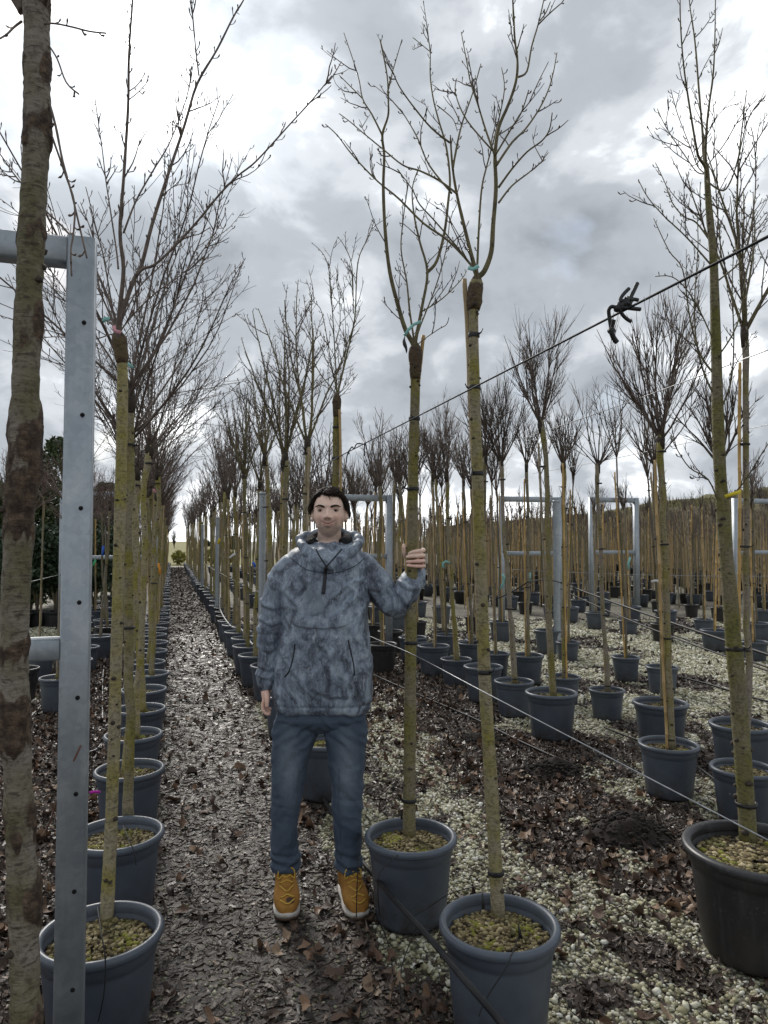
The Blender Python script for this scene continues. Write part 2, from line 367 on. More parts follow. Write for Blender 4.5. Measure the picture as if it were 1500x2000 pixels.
def build_ground():
    xs = grid_axis(-700, -3.5, 6.5, 900, .06); ys = grid_axis(-300, .6, 11, 1500, .06)
    X, Y = np.meshgrid(xs, ys); nx, ny = len(xs), len(ys)
    V = np.stack([X, Y, gz(X, Y)], -1).reshape(-1, 3)
    i = np.arange(ny - 1)[:, None] * nx; j = np.arange(nx - 1)[None, :]
    q = np.stack([i + j, i + j + 1, i + nx + j + 1, i + nx + j], -1).reshape(-1, 4)
    mb = MB(); mb.add(V, q); me = mb.mesh('ground', M['ground'])
    for nm, arr in (('gravel', gravel(V[:, 0], V[:, 1])),
                    ('wet', np.exp(-((V[:, 0] - .33) / .33) ** 2) * (.55 + .45 * fbm(V[:, 0] * 1.5, V[:, 1] * .8, None, 3, 3)) * (1 - .75 * sstep(5, 14, V[:, 1])) + .08)):
        a = me.attributes.new(nm, 'FLOAT', 'POINT'); a.data.foreach_set('value', arr.astype(np.float32))
    return link('ground', me, kind='structure')
build_ground()
# ------------------------------------------------------------------ far background
M['field'] = simple('yellow green field', [(.3, (.13, .12, .03)), (.7, (.22, .20, .05))], 1.2, .9, .4, .05)
M['bank'] = simple('dry grass bank', [(.25, (.095, .080, .048)), (.5, (.165, .142, .082)), (.75, (.25, .22, .13))], 2.2, .95, .6, .05, (1, 1, .35))
M['bank_top'] = simple('mossy grass', [(.3, (.075, .075, .025)), (.7, (.15, .14, .05))], 2.5, .95, .5, .05)
M['leaf_dark'] = simple('dark evergreen leaves', [(.3, (.016, .030, .016)), (.7, (.045, .075, .035))], 6, .5, .2, vary=.35)
M['leaf_pine'] = simple('green conifer needles', [(.3, (.035, .052, .020)), (.7, (.10, .135, .045))], 6, .6, .2, vary=.35)
M['leaf_yellow'] = simple('yellow shrub leaves', [(.3, (.16, .15, .03)), (.7, (.30, .28, .07))], 6, .6, .2)
M['wood_far'] = simple('distant bare wood', [(.3, (.045, .036, .034)), (.7, (.10, .082, .075))], 3, .9, .3)
def leafmass(rng, n, centre_fn, size, mat, name, aspect=2.2):
    c = centre_fn(rng, n); k = len(c)
    a = rng.normal(size=(k, 3)); a /= np.linalg.norm(a, axis=1)[:, None]
    b = np.cross(a, rng.normal(size=(k, 3))); b /= np.linalg.norm(b, axis=1)[:, None]
    s = size * rng.uniform(.6, 1.4, (k, 1)); nn = np.cross(a, b)
    v = np.stack([c - a * s * aspect / 2, c + b * s / 2 + nn * s * .15, c + a * s * aspect / 2, c - b * s / 2 + nn * s * .15], 1)
    mb = MB(); mb.add(v.reshape(-1, 3), np.arange(k * 4).reshape(-1, 4)); return mb.mesh(name, mat, False)
def build_back():
    rng = np.random.default_rng(11)
    # bank on the right, running away with the rows
    A = D(1850, 1100, 25); B = D(1100, 1100, 52); Cc = D(820, 1100, 95)
    path = [A, B, Cc]; 
    pts = []
    for a, b in zip(path[:-1], path[1:]):
        for t in np.linspace(0, 1, 40, endpoint=False): pts.append(a + (b - a) * t)
    pts = np.array(pts); pts[:, 2] = 0; nrm = np.array([.75, .66, 0.])
    prof = [(0, 0.0), (.5, .9), (.9, 2.3), (1.3, 3.35), (2.0, 3.75), (3.6, 3.95), (9, 3.9), (10, 0)]
    rows = []
    for u, h in prof:
        hh = h * np.interp(np.arange(len(pts)), [0, 40, 79], [1.18, .92, .9])
        nz = (fbm(pts[:, 0] * .7 + u, pts[:, 1] * .7, None, 3, 4) - .5)
        p = pts + nrm * (u + nz[:, None] * .5); p[:, 2] = hh + nz * .5 * (h > 0) * (u < 9.5); rows.append(p)
    V = np.array(rows); k, n = V.shape[:2]
    mb = MB(); i = np.arange(k - 1)[:, None] * n; j = np.arange(n - 1)[None, :]
    q = np.stack([i + j, i + j + 1, i + n + j + 1, i + n + j], -1).reshape(-1, 4)
    mb.add(V.reshape(-1, 3), q); me = mb.mesh('bank', [M['bank'], M['bank_top']])
    mi = np.zeros(len(me.polygons), np.int32); mi[3 * (n - 1):] = 1; me.polygons.foreach_set('material_index', mi)
    link('grass_bank', me, kind='structure')
    # dry grass tufts on the bank: blades nobody could count
    def blades(rng, n):
        m = rng.integers(0, 79, n); u = rng.uniform(0, 1, n); r = rng.choice(4, n)
        a = V[r, m] * (1 - u[:, None]) + V[r, np.minimum(m + 1, 79)] * u[:, None]
        b = V[r + 1, m] * (1 - u[:, None]) + V[r + 1, np.minimum(m + 1, 79)] * u[:, None]
        t = rng.uniform(0, 1, (n, 1)); return a * (1 - t) + b * t
    c = blades(rng, 9000); hgt = rng.uniform(.12, .42, 9000); w = rng.uniform(.012, .03, 9000)
    d = rng.normal(size=(9000, 3)) * .25; d[:, 2] = 1; sd = np.stack([_Rv] * 9000) * w[:, None]
    v = np.stack([c - sd, c + sd, c + d * hgt[:, None]], 1).reshape(-1, 3)
    mb = MB(); mb.add(v, None, np.arange(27000).reshape(-1, 3)); 
    link('bank_grass', mb.mesh('bank_grass', [M['bank']], False), kind='stuff', label='dry straw coloured grass on the far bank', category='grass')
    # yellow field at the end of the path, with a pale track before it
    f0 = G(336, 1086)
    mb = MB(); v = []
    for yy in np.linspace(48, 420, 30):
        for xx in np.linspace(-40, 9, 20): v.append((xx, yy, .02 + .004 * (yy - 48) + .15 * (fbm(np.array([xx * .3]), np.array([yy * .1]))[0] - .5)))
    q = [(r * 20 + c, r * 20 + c + 1, r * 20 + 21 + c, r * 20 + 20 + c) for r in range(29) for c in range(19)]
    mb.add(v, q); link('field', mb.mesh('field', M['field']), kind='structure')
    mb = MB(); mb.add([(-40, 44.5, .012), (9, 44.5, .012), (9, 47.8, .012), (-40, 47.8, .012)], [(0, 1, 2, 3)])
    link('track', mb.mesh('track', simple('pale stony track', [(.3, (.28, .26, .22)), (.7, (.40, .38, .33))], 3, .9)), kind='structure')
    # yellow shrubs beyond the track
    for i in range(9):
        cx = -5.5 + i * 1.15 + rng.uniform(-.3, .3); cy = 49 + rng.uniform(0, 2.5); r = rng.uniform(.45, .7)
        e = empty('yellow_shrub', (cx, cy, .02), 'low yellow green shrub at the far end of the path', 'shrub', 'yellow shrubs at the end of the path')
        def cf(rng, n, r=r):
            u = rng.normal(size=(n, 3)); u /= np.linalg.norm(u, axis=1)[:, None]; u *= rng.uniform(.4, 1, (n, 1)) ** .5
            u *= (r * .8, r * .8, r * .75); u[:, 2] += r * .85; return u
        link('foliage', leafmass(rng, 420, cf, .11, M['leaf_yellow'], 'shrub_foliage'), e)
        mb = MB()
        for a in range(5): mb.tube([(0, 0, 0), (.12 * math.cos(a * 1.3), .12 * math.sin(a * 1.3), r * .9)], [.015, .006], 4)
        link('stem', mb.mesh('stem', M['twig']), e)
    # far line of bare trees and dark evergreens on the horizon
    far = []
    for i in range(70):
        t = i / 69; px = -500 + 2000 * t; dd = 120 + 40 * rng.uniform()
        p = D(px, 1060, dd); far.append((p, rng.uniform(3.5, 5.5), rng.uniform() < .25))
    ev = None
    variants = []
    for q in range(4):
        mb = MB(); r2 = np.random.default_rng(50 + q)
        for b in range(26):
            a = r2.uniform(0, 6.28); tilt = r2.uniform(.05, .5); L = r2.uniform(.45, .8); z0 = r2.uniform(.12, .35)
            d = np.array([math.cos(a) * math.sin(tilt), math.sin(a) * math.sin(tilt), math.cos(tilt)])
            p0 = np.array([0, 0, z0]); mb.tube([p0, p0 + d * L * .5, p0 + d * L + (0, 0, .05)], [.014, .008, .002], 3, False)
            for s in range(7):
                tt = r2.uniform(.3, 1); pp = p0 + d * L * tt; d2 = d + r2.normal(size=3) * .55; d2 /= np.linalg.norm(d2)
                mb.tube([pp, pp + d2 * .18], [.005, .0015], 3, False)
        cm = mb.mesh('far_crown', M['wood_far'])
        mb = MB(); mb.tube([(0, 0, -.05), (0, 0, .2), (.01, 0, .5)], [.022, .018, .01], 6); variants.append((cm, mb.mesh('far_trunk', M['wood_far'])))
    for p, h, evg in far:
        if evg:
            e = empty('evergreen_tree', (p[0], p[1], 0), 'dark evergreen tree on the far horizon', 'tree', 'evergreens on the far horizon', rng.uniform(0, 6), (h * .8, h * .8, h * .8))
            if ev is None:
                def cf2(rng, n):
                    z = rng.uniform(.03, 1, n); a = rng.uniform(0, 6.28, n); r = .42 * np.sqrt(np.clip(1 - (z * 1.6 - .62) ** 2 / 1.02, .02, 1)) * np.sqrt(rng.uniform(.2, 1, n)) * (.7 + .6 * vnoise(np.cos(a) * 2 + 4, np.sin(a) * 2 + 4, z * 5, 8)); z = z * .62
                    return np.stack([r * np.cos(a), r * np.sin(a), z], -1)
                ev = leafmass(rng, 2600, cf2, .045, M['leaf_dark'], 'evergreen_crown')
                mb = MB(); mb.tube([(0, 0, -.02), (0, 0, .6)], [.03, .012], 6); evt = mb.mesh('evergreen_trunk', M['wood_far'])
            link('crown', ev, e); link('trunk', evt, e)
        else:
            cm, tm = variants[int(rng.integers(4))]
            e = empty('bare_tree', (p[0], p[1], 0), 'distant bare tree on the far horizon', 'tree', 'bare trees on the far horizon', rng.uniform(0, 6), (h * .9, h * .9, h))
            link('crown', cm, e); link('trunk', tm, e)
    # conifers and a laurel row at the far left
    def conifer(rng, h, w, n):
        def cf(rng, n):
            z = rng.uniform(.0, 1, n); tier = .75 + .25 * np.sin(z * 38); r = w * np.sqrt(np.clip(1.04 - z ** 2.2, .02, 1)) * (.85 + .15 * tier) * np.sqrt(rng.uniform(.15, 1, n)); a = rng.uniform(0, 6.28, n)
            lump = .8 + .4 * vnoise(np.cos(a) * 2 + 5, np.sin(a) * 2 + 5, z * 7, 3)
            return np.stack([r * lump * np.cos(a), r * lump * np.sin(a), .28 + z * (h - .28)], -1)
        return leafmass(rng, n, cf, .055, M['leaf_pine'], 'conifer_crown', 3.0)
    cms = [conifer(np.random.default_rng(70 + i), h, w, 5200) for i, (h, w) in enumerate(((3.3, .85), (3.9, .9), (2.8, .8)))]
    mb = MB(); mb.tube([(0, 0, 0), (0, 0, 1.5), (0, 0, 2.6)], [.05, .035, .01], 7); ctm = mb.mesh('conifer_trunk', M['bark_grey'])
    for i, (px, dd) in enumerate(((-140, 15.5), (-60, 16.5), (5, 15.2), (62, 17.0), (112, 16.0), (160, 18.5), (205, 21.0))):
        p = D(px, 1060, dd)
        e = empty('conifer', (p[0], p[1], 0), ['dark green conifer at the left edge of the photo', 'conifer second from the left edge', 'conifer behind the near cherry trunk', 'bushy conifer between the near cherry trunk and the steel post', 'conifer hidden half by the near steel post', 'conifer seen through the far left frame', 'farthest conifer behind the left tree row'][i], 'conifer', 'conifers beyond the left rows', rng.uniform(0, 6))
        link('crown', cms[i % 3], e); link('trunk', ctm, e)
    def laurel(rng, n):
        u = rng.normal(size=(n, 3)); u /= np.linalg.norm(u, axis=1)[:, None]; u *= rng.uniform(.5, 1, (n, 1)) ** .4
        lump = .8 + .4 * vnoise(u[:, 0] * 3 + 9, u[:, 1] * 3 + 9, u[:, 2] * 3 + 9, 2)[:, None]
        u *= np.array((.55, .55, .62)) * lump; u[:, 2] += .98; return u
    lm = [leafmass(np.random.default_rng(90 + i), 2200, laurel, .055, M['leaf_dark'], 'laurel_foliage', 2.0) for i in range(2)]
    mb = MB()
    for a in range(6): mb.tube([(0, 0, 0), (.1 * math.cos(a), .1 * math.sin(a), .5), (.28 * math.cos(a), .28 * math.sin(a), 1.1)], [.018, .014, .006], 5)
    sm = mb.mesh('laurel_stem', M['bark_grey'])
    for i, (px, dd) in enumerate(((-90, 13.2), (-25, 13.4), (38, 13.2), (75, 13.6), (112, 13.5), (150, 13.9), (186, 14.2))):
        p = D(px, 1060, dd)
        e = empty('laurel_bush', (p[0], p[1], .28), 'glossy dark laurel bush in the dark row at far left', 'bush', 'laurel bushes at the far left', rng.uniform(0, 6))
        link('foliage', lm[i % 2], e); link('stem', sm, e)
        POT_QUEUE.append((p[0], p[1], .24, .30, 'black', None, 'black plant pot under the laurel bushes at far left', 'black pots under the laurels'))
POT_QUEUE = []
build_back()
# ------------------------------------------------------------------ pots
POTS = []                                    # (x, y, radius) for keeping litter out
def pot_meshes(mat):
    o = {}
    ns = 56
    mb = MB()
    mb.lathe([(.002, .004), (.138, .004), (.147, .010), (.1495, .022), (.1535, .060), (.1655, .185), (.1735, .270), (.1745, .283), (.1795, .287), (.1815, .322), (.180, .330), (.172, .330), (.169, .262), (.166, .255)], ns)
    o['body'] = mb.mesh('pot_body', mat)
    mb = MB()
    pr = [(.1700, .322), (.1825, .3215), (.1915, .3225), (.1965, .3275), (.1985, .335), (.1980, .3435), (.1940, .3500), (.1865, .3530), (.1790, .3515), (.1735, .3465), (.1705, .338), (.1700, .322)]
    mb.lathe(pr, ns); o['rim'] = mb.mesh('pot_rim', mat)
    return o
POTM = {'grey': pot_meshes(M['pot']), 'black': pot_meshes(M['pot_black'])}
def mat_topping():
    k = NT('mossy pot gravel'); v = k.coord('Object'); isl = k.n('ShaderNodeNewGeometry').outputs['Random Per Island']
    f = k.noise(v, 9, 4); c = k.ramp(isl, [(0, (.022, .015, .009)), (.22, (.085, .062, .028)), (.55, (.19, .148, .068)), (.85, (.28, .23, .115)), (1, (.42, .36, .22))])
    c = k.mix(k.ramp(f, [(.52, 0.0), (.68, .75)]), c, (.10, .105, .022))
    return k.set(c, .8, 0, .35, k.noise(v, 120, 3), .3, .001)
M['topping'] = mat_topping()
M['soil'] = simple('dark potting soil', [(.3, (.020, .015, .011)), (.7, (.065, .048, .034))], 60, .9, .6, .004)
M['moss'] = simple('yellow green moss', [(.3, (.10, .105, .012)), (.7, (.22, .21, .030))], 70, .9, .6, .004)
def topping(seed, n, sub=1, moss=True):
    rng = np.random.default_rng(seed); mb = MB()
    for i in range(n):
        r = .162 * math.sqrt(rng.uniform()); a = rng.uniform(0, 6.283); s = rng.uniform(.0038, .0095)
        z = .302 + .012 * math.exp(-(r / .06) ** 2) + rng.uniform(-.004, .005)
        mb.blob((r * math.cos(a), r * math.sin(a), z), (s * rng.uniform(.8, 1.5), s * rng.uniform(.8, 1.3), s * rng.uniform(.6, .9)), rng, 0, sub, .18)
    if moss:
        for c in range(3):
            ca = rng.uniform(0, 6.28); cr = rng.uniform(.04, .11)
            for i in range(16):
                x, y = cr * math.cos(ca) + rng.normal() * .022, cr * math.sin(ca) + rng.normal() * .022
                if math.hypot(x, y) < .155: mb.blob((x, y, .306), (.013, .013, .007), rng, 1, 1, .3)
    return mb.mesh('pot_topping', [M['topping'], M['moss']], sub > 0)
def soil_disc(seed):
    mb = MB(); rng = np.random.default_rng(seed); v = [(0, 0, .306)]; f = []
    for ri, r in enumerate((.04, .08, .12, .1655)):
        for a in range(20): v.append((r * math.cos(a * .31416), r * math.sin(a * .31416), .300 + rng.uniform(-.004, .006) - (.004 if ri == 3 else 0)))
    t = [(0, 1 + a, 1 + (a + 1) % 20) for a in range(20)]; q = []
    for ri in range(3):
        for a in range(20): q.append((1 + ri * 20 + a, 21 + ri * 20 + a, 21 + ri * 20 + (a + 1) % 20, 1 + ri * 20 + (a + 1) % 20))
    mb.add(v, q, t); return mb.mesh('soil_disc', M['soil'])
SOILM = soil_disc(1)
TOPN = [topping(10 + i, 1150) for i in range(3)]; TOPM = [topping(20 + i, 330) for i in range(2)]; TOPF = [topping(30, 120, 1, False)]
_ps = random.Random(4)
LATE = []
def plant_pot(x, y, r, h, mat, label, group, now=False):
    POTS.append((x, y, r)); LATE.append((x, y, r, h, mat, label, group))
def flush_pots(limit=296):                   # the pots that show largest are things of their own, the rest one far mass
    LATE.sort(key=lambda q: -q[2] / max(dist_of((q[0], q[1], 0)), .5))
    for q in LATE[:limit]: pot_thing(*q)
    far = MB()
    for (x, y, r, h, mat, _, _) in LATE[limit:]:
        pr = np.array([(.01, .0), (.74, .0), (.92, .93), (.99, .94), (1.0, .99), (.93, 1.0), (.9, .9), (.01, .87)]) * (r, h); far.lathe(pr, 10, 1 if mat == 'black' else 0, (x, y, float(gz(x, y))))
    if LATE[limit:]: link('pot_mass', far.mesh('pot_mass', [M['pot'], M['pot_black']]), kind='stuff', label='mass of grey and black pots far back among the trees', category='pots')
def pot_thing(x, y, r, h, mat, label, group, rz=None):
    d = dist_of((x, y, 0))
    s = r / .1985
    e = empty('plant_pot', (x, y, float(gz(x, y)) + .001), label, 'pot', group, _ps.uniform(0, 6.28) if rz is None else rz, (s, s, h / .353))
    pm = POTM[mat]; link('body', pm['body'], e); link('rim', pm['rim'], e); link('soil', SOILM, e)
    link('gravel_topping', _ps.choice(TOPN if d < 4.5 else TOPM if d < 10 else TOPF), e, kind='stuff')
    return e
for _q in POT_QUEUE: plant_pot(_q[0], _q[1], _q[2], _q[3], _q[4], _q[6], _q[7])
# ------------------------------------------------------------------ trees
def unit(v): v = np.asarray(v, float); return v / (np.linalg.norm(v) + 1e-12)
def tilt_dir(rng, d, ang):
    d = unit(d); a = unit(np.cross(d, rng.normal(size=3))); return unit(d * math.cos(ang) + a * math.sin(ang))
def along(pts, t):
    s = np.concatenate([[0], np.cumsum(np.linalg.norm(np.diff(pts, axis=0), axis=1))]); x = t * s[-1]
    i = min(max(int(np.searchsorted(s, x)) - 1, 0), len(pts) - 2); u = (x - s[i]) / (s[i + 1] - s[i] + 1e-9)
    return pts[i] * (1 - u) + pts[i + 1] * u, unit(pts[i + 1] - pts[i]), s[-1]
def spurs(mb, rng, pts, r0, r1, gap, ls, m=1, t0=.1, bud=1.0):
    L = along(pts, 1)[2]; n = int(L * (1 - t0) / gap)
    for i in range(n):
        t = t0 + (1 - t0) * (i + rng.uniform(.1, .9)) / max(n, 1); p, d, _ = along(pts, min(t, .999))
        dd = tilt_dir(rng, d, rng.uniform(.6, 1.1)); l = rng.uniform(*ls); w = (.0012 + .0010 * rng.uniform()) * bud
        mb.tube([p, p + dd * l * .55, p + unit(dd + (0, 0, .3)) * l * .8, p + unit(dd + (0, 0, .5)) * l], [w * .9, w, w * 1.7, w * .3], 3, False, m)
def shoot(mb, rng, p0, d0, L, r0, r1, n=5, wob=.06, trop=.08, ns=4, m=0):
    pts = [np.asarray(p0, float)]; d = unit(d0)
    for i in range(n):
        d = unit(d + rng.normal(size=3) * wob + np.array([0, 0, trop])); pts.append(pts[-1] + d * L / n)
    pts = np.array(pts); mb.tube(pts, np.linspace(r0, r1, n + 1), ns, True, m); return pts
def smooth_poly(pts, k=3):
    p = np.asarray(pts, float)
    if len(p) < 3: return p
    out = []
    for i in range(len(p) - 1):
        a, b, c, d = p[max(i - 1, 0)], p[i], p[i + 1], p[min(i + 2, len(p) - 1)]
        for t in np.linspace(0, 1, k, endpoint=False):
            out.append(.5 * ((2 * b) + (c - a) * t + (2 * a - 5 * b + 4 * c - d) * t * t + (3 * b - a - 3 * c + d) * t ** 3))
    out.append(p[-1]); return np.array(out)
# ---- generic crowns, origin at the crown base
def crown_vase(seed, H=1.15, n=6, side=8, sub=2, gap=.045, detail=True, spread=(.18, .42)):
    rng = np.random.default_rng(seed); mb = MB()
    for k in range(n):
        az = k * 6.283 / n + rng.uniform(-.4, .4); tl = rng.uniform(*spread); L = H * rng.uniform(.75, 1.08)
        d = np.array([math.cos(az) * math.sin(tl), math.sin(az) * math.sin(tl), math.cos(tl)])
        r = rng.uniform(.0085, .0125)
        pts = shoot(mb, rng, (0, 0, -.03), d, L, r, .0028, 8, .07, .05, 5)
        if detail: spurs(mb, rng, pts, 0, 0, gap, (.012, .035))
        for s in range(side):
            t = rng.uniform(.12, .9); p, dd, _ = along(pts, t); l = L * rng.uniform(.16, .42) * (1.15 - .6 * t)
            q = shoot(mb, rng, p, tilt_dir(rng, dd, rng.uniform(.4, .8)), l, .0042, .0018, 5, .09, .10, 4 if detail else 3, 1)
            if detail: spurs(mb, rng, q, 0, 0, gap, (.01, .03))
            for u in range(sub):
                p2, d2, _ = along(q, rng.uniform(.25, .9))
                q2 = shoot(mb, rng, p2, tilt_dir(rng, d2, rng.uniform(.4, .8)), l * rng.uniform(.2, .45), .0024, .0013, 3, .1, .1, 3, 1)
                if detail: spurs(mb, rng, q2, 0, 0, gap * 1.3, (.01, .022))
    return mb
def crown_globe(seed, H=.85, n=13, side=7, sub=5, spread=(.12, .75), w=1.0):
    rng = np.random.default_rng(seed); mb = MB()
    for k in range(n):
        az = k * 2.4 + rng.uniform(-.3, .3); tl = rng.uniform(*spread); L = H * rng.uniform(.7, 1.05) * (1.05 - .25 * tl)
        d = np.array([math.cos(az) * math.sin(tl), math.sin(az) * math.sin(tl), math.cos(tl)])
        pts = shoot(mb, rng, (0, 0, -.03), d, L, rng.uniform(.006, .0095) * w, .0016, 6, .07, .10, 4)
        for s in range(side):
            t = rng.uniform(.1, .8); p, dd, _ = along(pts, t); l = L * rng.uniform(.35, .62) * (1.1 - .5 * t)
            q = shoot(mb, rng, p, tilt_dir(rng, dd, rng.uniform(.25, .6)), l, .0034 * w, .0013, 4, .07, .12, 3, 1)
            for u in range(sub):
                p2, d2, _ = along(q, rng.uniform(.1, .8))
                shoot(mb, rng, p2, tilt_dir(rng, d2, rng.uniform(.2, .55)), l * rng.uniform(.3, .6), .0021 * w, .0010, 3, .07, .12, 3, 1)
    return mb
def crown_cherry(seed, H=1.9, n=9, side=9, gap=.05, detail=True, w=1.0):
    rng = np.random.default_rng(seed); mb = MB()
    for k in range(n):
        az = k * 2.4 + rng.uniform(-.3, .3); tl = rng.uniform(.22, .85) if k else .05; L = H * rng.uniform(.6, 1.0)
        d = np.array([math.cos(az) * math.sin(tl), math.sin(az) * math.sin(tl), math.cos(tl)])
        pts = shoot(mb, rng, (0, 0, -.05 + .1 * rng.uniform()), d, L, rng.uniform(.008, .013) * w, .002, 9, .06, .045, 5)
        if detail: spurs(mb, rng, pts, 0, 0, gap, (.02, .07))
        for s in range(side):
            t = rng.uniform(.12, .9); p, dd, _ = along(pts, t); l = L * rng.uniform(.18, .5) * (1.15 - .6 * t)
            q = shoot(mb, rng, p, tilt_dir(rng, dd, rng.uniform(.35, .8)), l, .0036 * w, .0014, 5, .08, .05, 3, 1)
            if detail: spurs(mb, rng, q, 0, 0, gap, (.015, .05))
            for u in range(2):
                p2, d2, _ = along(q, rng.uniform(.2, .9))
                shoot(mb, rng, p2, tilt_dir(rng, d2, rng.uniform(.4, .9)), l * rng.uniform(.25, .5), .002 * w, .001, 3, .1, .06, 3, 1)
    return mb
def crown_young(seed, H=.55, n=9, w=1.0):
    rng = np.random.default_rng(seed); mb = MB()
    for k in range(n):
        az = rng.uniform(0, 6.28); tl = rng.uniform(.03, .38); z = -.25 * rng.uniform()
        d = np.array([math.cos(az) * math.sin(tl), math.sin(az) * math.sin(tl), math.cos(tl)])
        pts = shoot(mb, rng, (0, 0, z), d, H * rng.uniform(.5, 1.1), .0055 * w, .0018, 4, .06, .08, 3)
        for s in range(3):
            p, dd, _ = along(pts, rng.uniform(.1, .8)); shoot(mb, rng, p, tilt_dir(rng, dd, .5), H * rng.uniform(.2, .45), .0032 * w, .0012, 2, .05, .1, 3, 1)
    return mb
TWIG = {'olive': [M['twig_green'], M['twig']], 'brown': [M['twig'], M['twig']], 'red': [M['twig'], M['twig_red']]}
def lib(fn, seeds, mats, name, **kw): return [fn(s, **kw).mesh(name, TWIG[mats]) for s in seeds]
CR = {
 'vase': lib(crown_vase, (1, 2, 3, 4), 'olive', 'vase_crown'),
 'vase_far': lib(crown_vase, (5, 6, 7), 'brown', 'vase_crown_far', detail=False, side=9, sub=3),
 'globe': lib(crown_globe, (11, 12, 13, 14), 'brown', 'globe_crown'),
 'globe_far': lib(crown_globe, (15, 16, 17), 'brown', 'globe_crown_far', n=10, side=5, sub=3, w=1.5),
 'open': lib(crown_globe, (21, 22), 'brown', 'open_crown', H=.75, n=9, side=4, sub=2, spread=(.3, 1.1)),
 'cherry': lib(crown_cherry, (31, 32, 33), 'brown', 'cherry_crown', H=1.5, w=.72, gap=.06),
 'cherry_far': lib(crown_cherry, (34, 35, 36), 'red', 'cherry_crown_far', H=1.15, n=9, side=10, detail=False, w=.95),
 'young': lib(crown_young, (41, 42, 43, 44), 'brown', 'young_crown', w=1.5),
}
# ---- generic trunks of unit trees, from the soil (z 0) up to L0
def trunk_gen(seed, L, r0, r1, mat, knots=16, wob=.022, ns=10, union=True):
    rng = np.random.default_rng(seed); mb = MB(); n = 16; z = np.linspace(-.04, L, n)
    ox = np.cumsum(rng.normal(size=n)) * wob * .35; oy = np.cumsum(rng.normal(size=n)) * wob * .35
    ox -= np.interp(z, [0, L], [ox[1], ox[-1]]); oy -= np.interp(z, [0, L], [oy[1], oy[-1]])
    r = np.linspace(r0, r1, n); r[0] *= 1.25; r[1] *= 1.1
    if union: r[-2] *= 1.2; r[-1] *= 1.25
    pr = 1 + rng.normal(size=(n, ns)) * .025
    mb.tube(np.stack([ox, oy, z], -1), r, ns, True, 0, pr)
    for i in range(knots):
        t = rng.uniform(.05, .97); zz = t * L; a = rng.uniform(0, 6.28); rr = r0 + (r1 - r0) * t; s = rr * rng.uniform(.30, .55)
        mb.blob((np.interp(zz, z, ox) + math.cos(a) * rr * .97, np.interp(zz, z, oy) + math.sin(a) * rr * .97, zz), (s, s, s * .8), rng, 1, 1, .2)
    if union: mb.tube([(ox[-1], oy[-1], L - .10), (ox[-1], oy[-1], L - .04), (ox[-1], oy[-1], L + .03)], [r1 * 1.05, r1 * 1.45, r1 * 1.1], ns, True, 1, 1 + rng.normal(size=(3, ns)) * .08)
    return mb.mesh('trunk', [mat, M['knot']])
L0 = 2.2
TR = {
 'olive': [trunk_gen(101 + i, L0, .024, .019, M['bark_olive']) for i in range(4)],
 'grey': [trunk_gen(111 + i, L0, .021, .016, M['bark_grey']) for i in range(4)],
 'thin': [trunk_gen(121 + i, L0, .014, .009, M['bark_grey'], 8, .014, 6, False) for i in range(3)],
 'cherry': [trunk_gen(131 + i, L0, .022, .019, M['bark_olive'], 18) for i in range(3)],
}
def cane_mesh(seed, L, r=.0095, mat=None):
    rng = np.random.default_rng(seed); mb = MB(); z = [-.03]; rr = [r]
    while z[-1] < L - .1:
        s = rng.uniform(.14, .24); b = z[-1]
        for f, k in ((.45, .97), (.93, .97), (.965, 1.22), (1.0, .97)): z.append(b + s * f); rr.append(r * k)
    z.append(L); rr.append(r * .9); z = np.array(z); o = np.cumsum(rng.normal(size=len(z))) * .0008
    mb.tube(np.stack([o, -o, z], -1), rr, 7, True); return mb.mesh('bamboo_cane', mat or M['cane'])
CANE = [cane_mesh(s, 2.15) for s in (1, 2, 3)]; CANE_S = [cane_mesh(s, 1.9, .0115) for s in (4, 5)]
def tie_mesh():
    mb = MB(); a = np.linspace(0, 2 * math.pi, 15)
    mb.lathe([(.0258, -.006), (.0285, -.0055), (.0285, .0055), (.0258, .006), (.0258, -.006)], 12)
    mb.tube([(.026, 0, 0), (.042, .004, .004), (.05, .007, .014)], [.0028, .0026, .0022], 4); return mb.mesh('tie', M['rubber'])
TIE = tie_mesh()
_tr = random.Random(9)
def place_tree(base, top, trunk, crown, label, group, name='young_tree', cane=True, ties=(), cs=1.0, tscale=1.0, rz=None, cane_side=None, cane_h=None):
    base = np.asarray(base, float); top = np.asarray(top, float); v = top - base; L = np.linalg.norm(v)
    e = empty(name, base, label, 'tree', group); q = Vector(v).to_track_quat('Z', 'Y')
    az = _tr.uniform(0, 6.28) if rz is None else rz
    e.rotation_euler = (q @ Matrix.Rotation(az, 3, 'Z').to_quaternion()).to_euler()
    t = link('trunk', _tr.choice(TR[trunk]), e); t.scale = (tscale, tscale, L / L0)
    c = link('crown', _tr.choice(CR[crown]), e, (0, 0, L)); c.scale = (cs, cs, cs); c.rotation_euler = (0, 0, _tr.uniform(0, 6.28))
    if cane:
        a = (_tr.uniform(0, 6.28) if cane_side is None else cane_side - az); rr = (.015 if trunk == 'thin' else .026) * tscale + .006
        k = link('bamboo_cane', _tr.choice(CANE), e, (rr * math.cos(a), rr * math.sin(a), 0)); k.scale = (1, 1, (cane_h or L * _tr.uniform(.93, 1.02)) / 2.15)
        k.rotation_euler = (_tr.uniform(-.008, .008), _tr.uniform(-.008, .008), a)
    for z in ties:
        if z < L:
            b = link('tie', TIE, e, (0, 0, z)); b.rotation_euler = (0, 0, _tr.uniform(0, 6.28)); s = 1.12 * tscale * (.92 if trunk != 'thin' else .6); b.scale = (s, s, 1)
    return e
